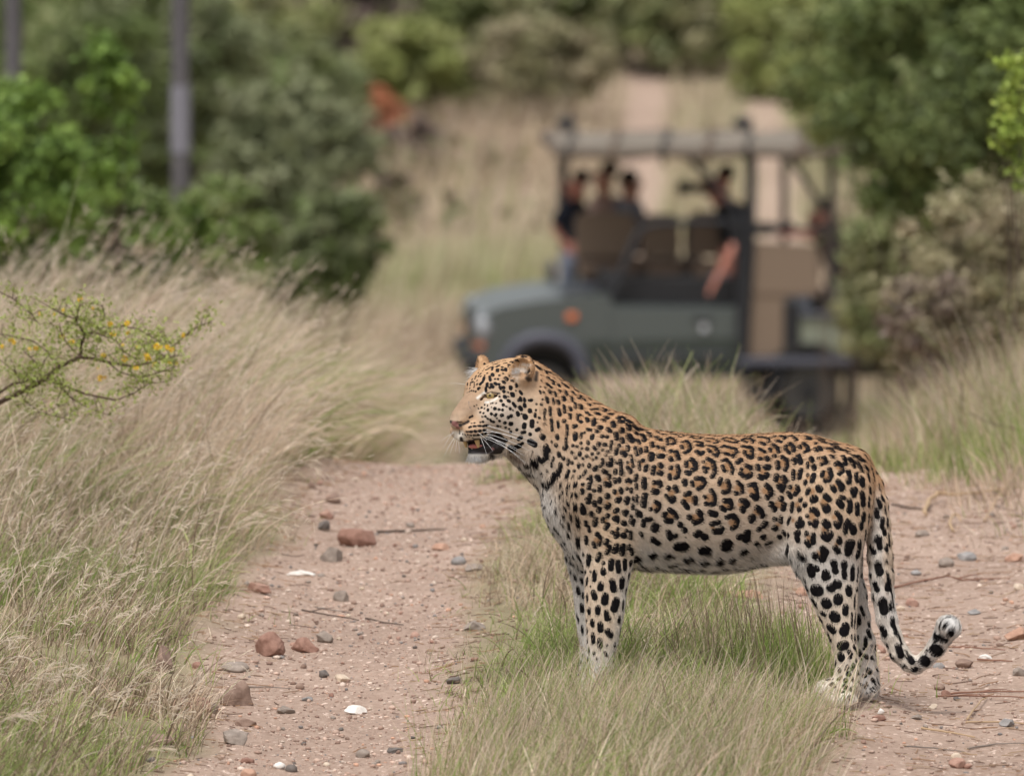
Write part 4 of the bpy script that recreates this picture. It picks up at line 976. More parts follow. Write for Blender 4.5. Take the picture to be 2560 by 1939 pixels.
earm = headm & (ht_ > 30) & (np.abs(hl_) > 62) & (hf_ > 0)
length[earm] = 8
length *= rf.uniform(.65, 1.25, NF)
tilt = np.where(bel | chin | groin, .44, .30) * rf.uniform(.5, 1.4, NF)
ok = (bare > 1.5) & ~((hf_ > 152) & (ht_ > -95))
d1 = flow + nrm * tilt[:, None]; d1 /= np.linalg.norm(d1, axis=1)[:, None]
d2 = flow + nrm * (tilt * .15)[:, None]; d2 /= np.linalg.norm(d2, axis=1)[:, None]
p0 = root - nrm * 1.0
p1 = p0 + d1 * (length * .5)[:, None]
p2 = p1 + d2 * (length * .5)[:, None]
pts = np.stack([p0, p1, p2], axis=1)[ok]
black = (1 - smoothstep(-1.0, 1.0, spt))[ok]
cc = col[ok] * rf.uniform(.66, 1.36, (ok.sum(), 1)) * (.86 + .28 * vnoise(root[ok] / np.array((26.0, 9.0, 26.0)), 61))[:, None]
cc = cc + (np.array((0.006, 0.005, 0.006)) - cc) * black[:, None]
ptw = leo(pts[..., 0], pts[..., 1], pts[..., 2]) - np.array(LB)
rad = np.tile(np.array((.00034, .00030, .00008)), (len(pts), 1))
m_fur = tint_material('fur', rough=.65, spec=.05)
fur = hair('fur', ptw, rad, cc, m_fur, leopard)
tag(fur, kind='stuff')
print('fur', len(pts), round(time.time() - T0, 1))

# ---- eyes, teeth, tongue, whiskers, ear tufts
def leop(p):
    return Vector(leo(p[0], p[1], p[2])) - LB
m_eye = material('eye', (0.30, 0.22, 0.06), rough=.06, spec=.6)
be = m_eye.node_tree.nodes['Principled BSDF']
tce = nd(m_eye, 'ShaderNodeTexCoord')
ga = nd(m_eye, 'ShaderNodeSeparateXYZ'); ln(m_eye, tce.outputs['Object'], ga.inputs[0])
# the eyeball's own +z axis looks out through the pupil
rl = nd(m_eye, 'ShaderNodeVectorMath', operation='LENGTH')
cx = nd(m_eye, 'ShaderNodeCombineXYZ'); ln(m_eye, ga.outputs[0], cx.inputs[0]); ln(m_eye, ga.outputs[1], cx.inputs[1])
ln(m_eye, cx.outputs[0], rl.inputs[0])
rmp = nd(m_eye, 'ShaderNodeValToRGB'); ln(m_eye, rl.outputs['Value'], rmp.inputs[0])
dvd = nd(m_eye, 'ShaderNodeMath', operation='DIVIDE'); ln(m_eye, rl.outputs['Value'], dvd.inputs[0]); dvd.inputs[1].default_value = 0.0125
ln(m_eye, dvd.outputs[0], rmp.inputs[0])
els = rmp.color_ramp.elements
els[0].position = .16; els[0].color = (.006, .006, .006, 1)
els[1].position = .24; els[1].color = (.26, .185, .07, 1)
e = els.new(.60); e.color = (.34, .25, .10, 1)
e = els.new(.70); e.color = (.07, .05, .02, 1)
e = els.new(.78); e.color = (.02, .015, .012, 1)
ln(m_eye, rmp.outputs[0], be.inputs['Base Color'])
for s in (1, -1):
    look = Vector(HF * .80 + HL * (.60 * s) + HT * .02)
    lw = (Vector(AX_R) * look.x + Vector(-AX_U) * look.y + Vector(AX_F) * look.z).normalized()
    mb = MB(); mb.ell((0, 0, 0), (.0125, .0125, .0125), None, 20, 14)
    eo = mb.build('eye', m_eye, leopard, True)
    eo.location = leop(hd(79, s * 46, -4))
    eo.rotation_euler = lw.to_track_quat('Z', 'Y').to_euler()
m_tooth = material('tooth', (0.52, 0.36, 0.17), rough=.35, spec=.4)
m_tooth2 = material('front_tooth', (0.66, 0.56, 0.42), rough=.35, spec=.4)
def fang(a, b_, r, mat=m_tooth):
    a = Vector(a); b_ = Vector(b_)
    mid = a.lerp(b_, .55)
    mb = MB(); mb.tube([leop(a), leop(mid), leop(b_)], [r * LS, r * .78 * LS, r * .34 * LS], 8)
    return mb.build('tooth', mat, leopard, True)
for s in (1, -1):
    fang(hd(110, s * 24, -106), hd(104, s * 25, -134), 7.6)
    fang(hd(92, s * 17, -148), hd(98, s * 18, -122), 6.6)
for i in range(-3, 4):
    fang(hd(103 - abs(i) * 1.5, i * 4.4, -144), hd(105 - abs(i) * 1.5, i * 4.4, -135), 2.4, m_tooth2)
m_tongue = material('tongue', (0.48, 0.17, 0.15), rough=.35, spec=.4)
mb = MB()
ax = Matrix((Vector(AX_R) * HF[0] + Vector(AX_F) * HF[2], Vector(AX_R) * HL[0] + Vector(AX_F) * HL[2], Vector(AX_U))).transposed()
mb.ell(leop(hd(80, 6, -131)), (38 * LS, 22 * LS, 9 * LS), ax, 16, 10)
mb.build('tongue', m_tongue, leopard, True)

m_whisk = tint_material('whisker', rough=.35, spec=.5)
rw_ = random.Random(3)
wp, wr = [], []
def whisk(u, v, du, dv, dw, L, sag, r=.00045):
    h = drop(u, v, -1)
    if h is None: return
    p = np.array(h); d = np.array((du, dv, dw), float); d /= np.linalg.norm(d)
    ks = np.linspace(0, 1, 7)
    q = p[None] + d[None] * (ks * L)[:, None] + np.array((0, 1, 0))[None] * (sag * L * ks ** 2)[:, None]
    wp.append(q); wr.append(np.linspace(r, r * .3, 7))
for (u, v), (eu, ev), sg in [((1218, 1064), (1338, 1100), .04), ((1215, 1074), (1330, 1105), .07), ((1216, 1084), (1318, 1116), .10), ((1217, 1086), (1310, 1150), .06), ((1214, 1092), (1300, 1120), .10),
                     ((1210, 1094), (1295, 1132), .1), ((1206, 1096), (1230, 1122), .12), ((1200, 1090), (1215, 1128), .15), ((1212, 1090), (1306, 1128), .12), ((1208, 1080), (1290, 1085), .16), ((1196, 1082), (1216, 1098), .1)]:
    L = math.hypot(eu - u, ev - v)
    whisk(u, v, eu - u, ev - v - sg * L * .6, -L * .35, L * 1.1, sg * 1.3)
for (u, v), (eu, ev), sg in [((1137, 1090), (1112, 1135), .12), ((1139, 1094), (1124, 1134), .1), ((1135, 1082), (1104, 1100), .25), ((1142, 1098), (1138, 1128), .05), ((1140, 1092), (1118, 1118), .2), ((1146, 1102), (1148, 1132), .03), ((1133, 1080), (1112, 1112), .3)]:
    L = math.hypot(eu - u, ev - v)
    whisk(u, v, eu - u, ev - v - sg * L * .7, L * .2, L * 1.05, sg, .0004)
for (u, v), (eu, ev), sg in [((1162, 955), (1138, 934), .1), ((1160, 961), (1120, 957), .14), ((1158, 966), (1117, 988), -.1)]:
    L = math.hypot(eu - u, ev - v)
    whisk(u + 3, v, eu - u, ev - v - sg * L * .8, 0, L * 1.1, sg, .0003)
wp = np.array(wp); wpw = leo(wp[..., 0], wp[..., 1], wp[..., 2]) - np.array(LB)
wh = hair('whiskers', wpw, np.array(wr), np.full((len(wp), 3), .72), m_whisk, leopard)
# long pale hairs out of both ears and on the chin
tu = []
def tufts(n, c, r, d, L, sp):
    for _ in range(n):
        p = np.array(hd(c[0] + rw_.uniform(-1, 1) * r[0], c[1] + rw_.uniform(-1, 1) * r[1], c[2] + rw_.uniform(-1, 1) * r[2]))
        dd = HF * d[0] + HL * d[1] + HT * d[2] + np.array([rw_.gauss(0, sp) for _ in range(3)])
        dd /= np.linalg.norm(dd); l = L * rw_.uniform(.5, 1.1)
        ks = np.linspace(0, 1, 4)
        tu.append(p[None] + dd[None] * (ks * l)[:, None] + np.array((0, 1, 0))[None] * (.2 * l * ks ** 2)[:, None])
tufts(150, (18, 76, 46), (4, 14, 16), (.6, .2, .35), 26, .22)
tufts(170, (18, -82, 46), (5, 14, 18), (.75, -.35, -.1), 30, .22)
tufts(420, (86, 0, -160), (22, 22, 4), (.35, 0, -1), 13, .35)
tu = np.array(tu); tuw = leo(tu[..., 0], tu[..., 1], tu[..., 2]) - np.array(LB)
tf = hair('fur_tuft', tuw, np.tile(np.array((.0003, .00028, .0002, .00006)), (len(tu), 1)), np.full((len(tu), 3), .62), m_whisk, leopard)
tag(tf, kind='stuff')
tag(wh, kind='stuff')
print('leopard done', round(time.time() - T0, 1))
# ------------------------------------------------------------------ grass
rg = np.random.RandomState(21)
m_grass = tint_material('grass_blade', rough=.6, spec=.2, transl=.40)
STRAW = np.array([(0.60, 0.465, 0.35), (0.67, 0.54, 0.42), (0.52, 0.39, 0.29), (0.74, 0.63, 0.50)])
FRESH = np.array([(0.25, 0.34, 0.085), (0.19, 0.28, 0.065), (0.33, 0.39, 0.13), (0.42, 0.45, 0.20)])
BROWN_ = np.array([(0.20, 0.135, 0.095), (0.26, 0.18, 0.13), (0.17, 0.12, 0.09)])

def blades(x, y, L, lean, green, width, droop=.5, k=6, seed=0, z=None, brown=.08, spread_=.35):
    """curved grass blades: roots x, y; length L; lean (n,2) horizontal push; green 0..1"""
    n = len(x)
    r = np.random.RandomState(seed)
    z = Hn(x, y) if z is None else z
    t = np.linspace(0, 1, k)
    patch = clump(x, y, 5.5, seed + 200)[:, None]
    az = r.uniform(0, 2 * PI, n); s = np.abs(r.normal(0, spread_, n))
    lx = lean[:, 0] + np.cos(az) * s; ly = lean[:, 1] + np.sin(az) * s
    hl = np.sqrt(lx ** 2 + ly ** 2) + 1e-6
    # arc: angle from the vertical grows along the blade
    a0 = np.minimum(hl * .45, 1.0); a1 = np.minimum(a0 + droop * (.5 + hl), 2.4) * r.uniform(.6, 1.1, n)
    ang = a0[:, None] + (a1 - a0)[:, None] * t[None] ** 1.3
    ds = L[:, None] / (k - 1)
    dh = np.sin(ang) * ds; dz = np.cos(ang) * ds
    ch = np.concatenate([np.zeros((n, 1)), np.cumsum(dh[:, :-1], axis=1)], axis=1)
    cz = np.concatenate([np.zeros((n, 1)), np.cumsum(dz[:, :-1], axis=1)], axis=1)
    wob = (r.rand(n, 1) - .5) * .12 * L[:, None] * np.sin(t[None] * PI)
    px = x[:, None] + ch * (lx / hl)[:, None] - wob * (ly / hl)[:, None]
    py = y[:, None] + ch * (ly / hl)[:, None] + wob * (lx / hl)[:, None]
    pz = z[:, None] - .01 + cz
    P = np.stack([px, py, pz], axis=2)
    g = r.rand(n) < green
    col = np.where(g[:, None], FRESH[r.randint(0, 4, n)], STRAW[r.randint(0, 4, n)])
    bm = r.rand(n) < (brown + (.16 * smoothstep(20.5, 18.5, y) if seed in (7, 56) else 0))
    col = np.where(bm[:, None], BROWN_[r.randint(0, 3, n)], col)
    col = col * r.uniform(.66, 1.34, (n, 1)) * (.80 + .45 * patch)
    colp = np.repeat(col[:, None, :], k, axis=1)
    # straw blades are often greener at the foot
    foot = (1 - t)[None, :, None] ** 2 * (r.rand(n, 1, 1) * .55)
    colp = colp * (1 - foot) + np.array((0.25, 0.27, 0.12)) * foot
    width = width * np.exp(r.normal(-.05, .38, n))
    R = width[:, None] * np.array([1.0] + [1.0 - .85 * q for q in t[1:]])[None]
    return P, R, colp

def grass_object(name, parts, label=None):
    P = np.concatenate([p[0] for p in parts]); R = np.concatenate([p[1] for p in parts]); C = np.concatenate([p[2] for p in parts])
    o = hair(name, P, R, C, m_grass)
    tag(o, label, 'grass', kind='stuff')
    return o

def scatter(n, x0, x1, y0, y1, keep, seed):
    r = np.random.RandomState(seed)
    x = r.uniform(x0, x1, n); y = r.uniform(y0, y1, n)
    k = r.rand(n) < keep(x, y)
    return x[k], y[k]

def clump(x, y, f, s):
    return vnoise(np.stack([x * f, y * f, np.zeros_like(x)], axis=1), s)

# --- tall dry grass on the left bank, combed over to the right by the wind
def keep_left(x, y):
    a, b = lateral(x, y)
    edge = -a - (HALF + .07) + (clump(x, y, 3.0, 31) - .5) * .22
    return smoothstep(0, .10, edge) * (.35 + .65 * smoothstep(.3, .6, clump(x, y, 2.2, 33)))
x, y = scatter(105000, -2.6, 0.1, 16.2, 31.0, keep_left, 41)
a, b = lateral(x, y)
edge = -a - HALF
tallness = smoothstep(.02, .55, edge + (y - 17) * .05) * smoothstep(18.8, 23.0, y)
# the foreground is short and matted, the grass behind stands high
L = (.055 + .385 * tallness * (.35 + .8 * clump(x, y, 1.8, 35))) * np.random.RandomState(5).uniform(.6, 1.25, len(x))
L = L * (1 - .35 * smoothstep(.9, 1.8, edge) * (y < 20))
lean = np.stack([.22 + .75 * tallness, -.05 - .1 * tallness], axis=1) * (.35 + 1.2 * clump(x, y, 2.3, 36))[:, None]
gr = .58 - .50 * smoothstep(19.5, 23.0, y) + (clump(x, y, 1.3, 37) - .5) * .9 + .10 * (1 - smoothstep(0, .35, edge))
p1 = blades(x, y, L, lean, np.clip(gr, 0.02, .95), np.random.RandomState(6).uniform(.0007, .0016, len(x)) * (1 + .25 * (y > 23)), 1.0, 6, 7, None, .12, .70)
# seed stalks
x, y = scatter(3600, -2.4, -.5, 17, 30, lambda x, y: keep_left(x, y) * .9, 43)
L = np.random.RandomState(8).uniform(.25, .62, len(x)) * (.45 + .55 * smoothstep(18, 23, y))
lean = np.stack([np.full(len(x), .75), np.full(len(x), -.1)], axis=1) * np.random.RandomState(9).uniform(.3, 1.3, (len(x), 1))
p2 = blades(x, y, L, lean, np.full(len(x), .12), np.full(len(x), .0012), .9, 6, 9, None, .15, .45)
# feathery seed heads on the stalks
def plumes(P, n, seed, L0=.02):
    r = np.random.RandomState(seed); m = len(P)
    i = np.repeat(np.arange(m), n); t = r.uniform(3.2, 4.99, len(i))
    k = t.astype(int); f = (t - k)[:, None]
    a = P[i, k] * (1 - f) + P[i, np.minimum(k + 1, 5)] * f
    d = P[i, 5] - P[i, 3]; d /= np.linalg.norm(d, axis=1)[:, None] + 1e-9
    d = d + r.normal(0, .38, (len(i), 3)); d /= np.linalg.norm(d, axis=1)[:, None]
    l = (L0 * r.uniform(.5, 1.3, len(i)))[:, None]
    Q = np.stack([a + d * l * q - np.array((0, 0, .2)) * l * q * q for q in (0, .2, .4, .6, .8, 1.0)], axis=1)
    R_ = np.repeat(r.uniform(.0004, .0009, (len(i), 1)), 6, axis=1)
    C_ = np.repeat((np.array((0.74, 0.63, 0.51)) * r.uniform(.8, 1.15, (len(i), 1)))[:, None], 6, axis=1)
    return Q, R_, C_
p3 = plumes(p2[0], 9, 44, .024)
grass_object('tall_grass', [p1, p2, p3], 'tall dry grass bent over by the wind along the left bank')

# --- matted short growth of the left foreground
def keep_mat(x, y):
    a, b = lateral(x, y)
    edge = -a - (HALF + .02) + (clump(x, y, 4.0, 51) - .5) * .2
    return smoothstep(0, .12, edge) * smoothstep(.25, .5, clump(x, y, 5, 52))
x, y = scatter(52000, -1.9, -.35, 16.2, 21.5, keep_mat, 53)
r5 = np.random.RandomState(54)
L = r5.uniform(.03, .15, len(x))
p = blades(x, y, L, np.stack([np.full(len(x), .4), np.full(len(x), 0)], axis=1), np.clip(.46 + (clump(x, y, 1.6, 55) - .5) * 1.2, .05, .95), r5.uniform(.0006, .0015, len(x)), 1.1, 5, 56, None, .22, .8)
grass_object('matted_grass', [p], 'short matted green and brown grass at the left foreground')

# --- the grassy middle between the wheel tracks
def mid(x, y):
    a, b = lateral(x, y)
    return (a - HALF), (-b - HALF - .04)
def keep_mid(x, y):
    l, r = mid(x, y)
    n = (clump(x, y, 3.3, 61) - .5) * .22 + (clump(x, y, 9, 60) - .5) * .14
    return smoothstep(-.02, .10, l + n) * smoothstep(.0, .12, r + n) * (.30 + .7 * smoothstep(.3, .62, clump(x, y, 3.0, 62)))
x, y = scatter(80000, -.7, 1.1, 16.2, 25.6, keep_mid, 63)
l, r = mid(x, y); inner = smoothstep(0, .3, np.minimum(l, r))
r6 = np.random.RandomState(64)
high = smoothstep(19.6, 23.6, y)
fg = 1 - smoothstep(17.2, 18.3, y)
L = (.045 + .07 * inner + .105 * high * (.4 + .6 * inner) + .06 * fg * inner) * r6.uniform(.5, 1.35, len(x)) * (.6 + .8 * clump(x, y, 3.4, 66))
# around the forefeet and under the belly
gr = .58 + (clump(x, y, 1.9, 67) - .5) * 1.2 - .25 * high - .22 * fg
lean = np.stack([.15 - .4 * high, np.zeros(len(x)) - .1], axis=1) * (.4 + clump(x, y, 1.5, 68))[:, None]
p1 = blades(x, y, L, lean, np.clip(gr, .05, .95), r6.uniform(.0006, .0015, len(x)), 1.0, 6, 69, None, .16, .9)
# greener tuft before the hind feet
gx, gy, _ = ground(1930, 1680)
n = 1100
x = gx + r6.normal(0, .085, n); y = gy + r6.normal(0, .16, n)
p2 = blades(x, y, r6.uniform(.05, .15, n), np.zeros((n, 2)), np.full(n, .97), r6.uniform(.0009, .0017, n), .55, 6, 70, None, .0, .55)
x = gx - .03 + r6.normal(0, .1, 260); y = gy - .03 + r6.normal(0, .14, 260)
p3 = blades(x, y, r6.uniform(.14, .24, 260), np.zeros((260, 2)) + np.array((-.25, 0)), np.full(260, .05), r6.uniform(.0007, .001, 260), .25, 6, 71, None, .7, .3)
# dry seed heads in the near foreground
x, y = scatter(16000, -.45, .85, 15.9, 17.9, keep_mid, 73)
p4 = blades(x, y, r6.uniform(.10, .24, len(x)), np.stack([np.full(len(x), .25), np.zeros(len(x))], axis=1), np.full(len(x), .30), r6.uniform(.0006, .0011, len(x)), .8, 6, 74, None, .06, .6)
grass_object('verge_grass', [p1, p2, p3, p4], 'green and straw grass strip between the wheel tracks under the leopard')

# --- right bank
def keep_right(x, y):
    a, b = lateral(x, y)
    n = (clump(x, y, 2.0, 81) - .5) * .35
    near = smoothstep(1.0, 1.2, b + n); fr = smoothstep(.92, 1.08, x + n - (y - 24) * .03) * smoothstep(23.0, 23.9, y + (clump(x, y, 2.6, 82) - .5) * 1.9)
    fr2 = smoothstep(.98, 1.14, x + n * .8) * smoothstep(21.5, 22.6, y + (clump(x, y, 3.1, 88) - .5) * 1.2) * .8
    return np.maximum(np.maximum(near, fr), fr2)
x, y = scatter(62000, .8, 3.6, 16.5, 31, keep_right, 83)
r8 = np.random.RandomState(84)
L = r8.uniform(.10, .42, len(x)) * (.5 + .8 * clump(x, y, 1.5, 85)) * (.5 + .6 * smoothstep(22, 26, y)) * (.42 + .62 * smoothstep(1.05, 1.55, x))
p = blades(x, y, L, np.stack([np.full(len(x), -.2), np.full(len(x), -.1)], axis=1), np.clip(.45 + (clump(x, y, 1.1, 86) - .5) * 1.3, .05, .95), r8.uniform(.0008, .0017, len(x)), .7, 6, 87, None, .1, .5)
grass_object('bank_grass', [p], 'dry and green grass on the right bank behind the bare soil')

# --- grass of the slope and the valley beyond the crest
def keep_far(x, y):
    a, b = lateral(x, y)
    tr = np.minimum(np.abs(a), np.abs(b))
    return smoothstep(.22, .36, tr) * (.25 + .75 * smoothstep(.35, .6, clump(x, y, .5, 91)))
r9 = np.random.RandomState(92)
n = 100000
y = 28 + (112 - 28) * r9.rand(n) ** .8
x = (r9.uniform(-1, 1, n)) * (y * .085 + 1.2)
k = r9.rand(n) < keep_far(x, y); x, y = x[k], y[k]
sc = y / 45.0
L = r9.uniform(.16, .55, len(x)) * (.5 + .9 * clump(x, y, .35, 93)) * (.7 + .4 * smoothstep(40, 80, y))
p = blades(x, y, L, np.stack([np.full(len(x), .3), np.full(len(x), -.1)], axis=1), np.clip(.30 + (clump(x, y, .30, 94) - .5) * 2.2, .03, .95), r9.uniform(.0018, .0034, len(x)) * sc, .6, 4, 95, H(x, y), .28, .5)
grass_object('valley_grass', [p], 'pale dry grass covering the valley slope behind the vehicle')
print('grass', round(time.time() - T0, 1))
# ------------------------------------------------------------------ stones, sticks and litter
def ico_np(sub=2):
    t = (1 + 5 ** .5) / 2
    v = [(-1, t, 0), (1, t, 0), (-1, -t, 0), (1, -t, 0), (0, -1, t), (0, 1, t), (0, -1, -t), (0, 1, -t), (t, 0, -1), (t, 0, 1), (-t, 0, -1), (-t, 0, 1)]
    v = [Vector(p).normalized() for p in v]
    f = [(0, 11, 5), (0, 5, 1), (0, 1, 7), (0, 7, 10), (0, 10, 11), (1, 5, 9), (5, 11, 4), (11, 10, 2), (10, 7, 6), (7, 1, 8), (3, 9, 4), (3, 4, 2), (3, 2, 6), (3, 6, 8), (3, 8, 9), (4, 9, 5), (2, 4, 11), (6, 2, 10), (8, 6, 7), (9, 8, 1)]
    for _ in range(sub):
        c = {}; nf = []
        def mid(a, b):
            k = (min(a, b), max(a, b))
            if k not in c:
                c[k] = len(v); v.append(((v[a] + v[b]) / 2).normalized())
            return c[k]
        for a, b, d in f:
            x, y, z = mid(a, b), mid(b, d), mid(d, a)
            nf += [(a, x, z), (b, y, x), (d, z, y), (x, y, z)]
        f = nf
    return np.array([tuple(p) for p in v]), np.array(f)
ICO = {k: ico_np(k) for k in (0, 1, 2, 3)}

def stone_material(name, c1, c2):
    m = material(name, rough=.85, spec=.2)
    b = m.node_tree.nodes['Principled BSDF']
    g = nd(m, 'ShaderNodeNewGeometry')
    n = nd(m, 'ShaderNodeTexNoise', Scale=45.0, Detail=6.0, Roughness=.7); ln(m, g.outputs['Position'], n.inputs['Vector'])
    r = nd(m, 'ShaderNodeMapRange'); ln(m, n.outputs[0], r.inputs['Value']); r.inputs['From Min'].default_value = .33; r.inputs['From Max'].default_value = .68
    ln(m, mixc(m, r.outputs[0], c1, c2), b.inputs['Base Color'])
    bp = nd(m, 'ShaderNodeBump', Strength=.5, Distance=.004); ln(m, n.outputs[0], bp.inputs['Height']); ln(m, bp.outputs[0], b.inputs['Normal'])
    return m
MS = {
    'red': stone_material('stone_red_brown', (0.20, 0.105, 0.078), (0.33, 0.195, 0.15)),
    'brown': stone_material('stone_brown', (0.17, 0.11, 0.085), (0.30, 0.21, 0.165)),
    'grey': stone_material('stone_grey', (0.19, 0.155, 0.13), (0.33, 0.275, 0.235)),
    'blue': stone_material('stone_blue_grey', (0.19, 0.18, 0.175), (0.33, 0.31, 0.295)),
    'dark': stone_material('stone_dark', (0.10, 0.086, 0.078), (0.18, 0.155, 0.14)),
    'pink': stone_material('stone_pink', (0.30, 0.165, 0.125), (0.42, 0.28, 0.22)),
    'cream': stone_material('stone_cream', (0.50, 0.38, 0.28), (0.62, 0.53, 0.43)),
    'white': stone_material('stone_white', (0.62, 0.57, 0.52), (0.78, 0.75, 0.71)),
    'orange': stone_material('stone_orange', (0.35, 0.20, 0.14), (0.47, 0.30, 0.22)),
}
rs = random.Random(77)
def rock_mesh(seed, w, h, d, ang=.35, sub=2):
    r = np.random.RandomState(seed)
    v, f = ICO[sub]
    p = v.copy()
    # planar cuts give the faces of broken stone
    for _ in range(int(5 + ang * 14)):
        n = r.normal(0, 1, 3); n /= np.linalg.norm(n)
        c = r.uniform(.50, .86) if ang > .25 else r.uniform(.66, .93)
        e = np.maximum(p @ n - c, 0)
        p = p - n[None] * (e * (1.0 if ang > .25 else .5))[:, None]
    p = p * (1 + (vnoise(v * 2.2 + seed, seed) - .5)[:, None] * .16)
    p = p + (vnoise(v * 6 + seed, seed + 1) - .5)[:, None] * v * .09
    p = p / np.abs(p).max(0)
    p[:, 2] = np.maximum(p[:, 2], -.45)
    p = p * np.array((w / 2, d / 2, h * .62))
    return p, f
def place_stone(u, vb, wpx, hpx, mat, label=None, group=None, ang=.35, tilt=0.0, seed=None, name='stone'):
    x, y, z = ground(u, vb)
    s = y / FPX
    seed = seed if seed is not None else rs.randint(1, 9999)
    w, h = wpx * s, hpx * s
    h = h * 1.12; w = w * 1.06
    d = min(max(w * rs.uniform(.6, .95), h), h * 2.6)
    p, f = rock_mesh(seed, w, h, d, ang, 3 if w > .03 else 2)
    o = mesh_np(name, p, f, MS[mat], None, ang < .25)
    o.location = (x, y + d * .3, z + h * .28)
    o.rotation_euler = (rs.uniform(-.12, .12), tilt, rs.uniform(-.4, .4))
    tag(o, label, 'stone', group)
    return o
L5 = lambda cx, cy: (cx / 1.728, 970 + cy / 1.728)
L6 = lambda cx, cy: (1280 + cx / 1.728, 970 + cy / 1.728)
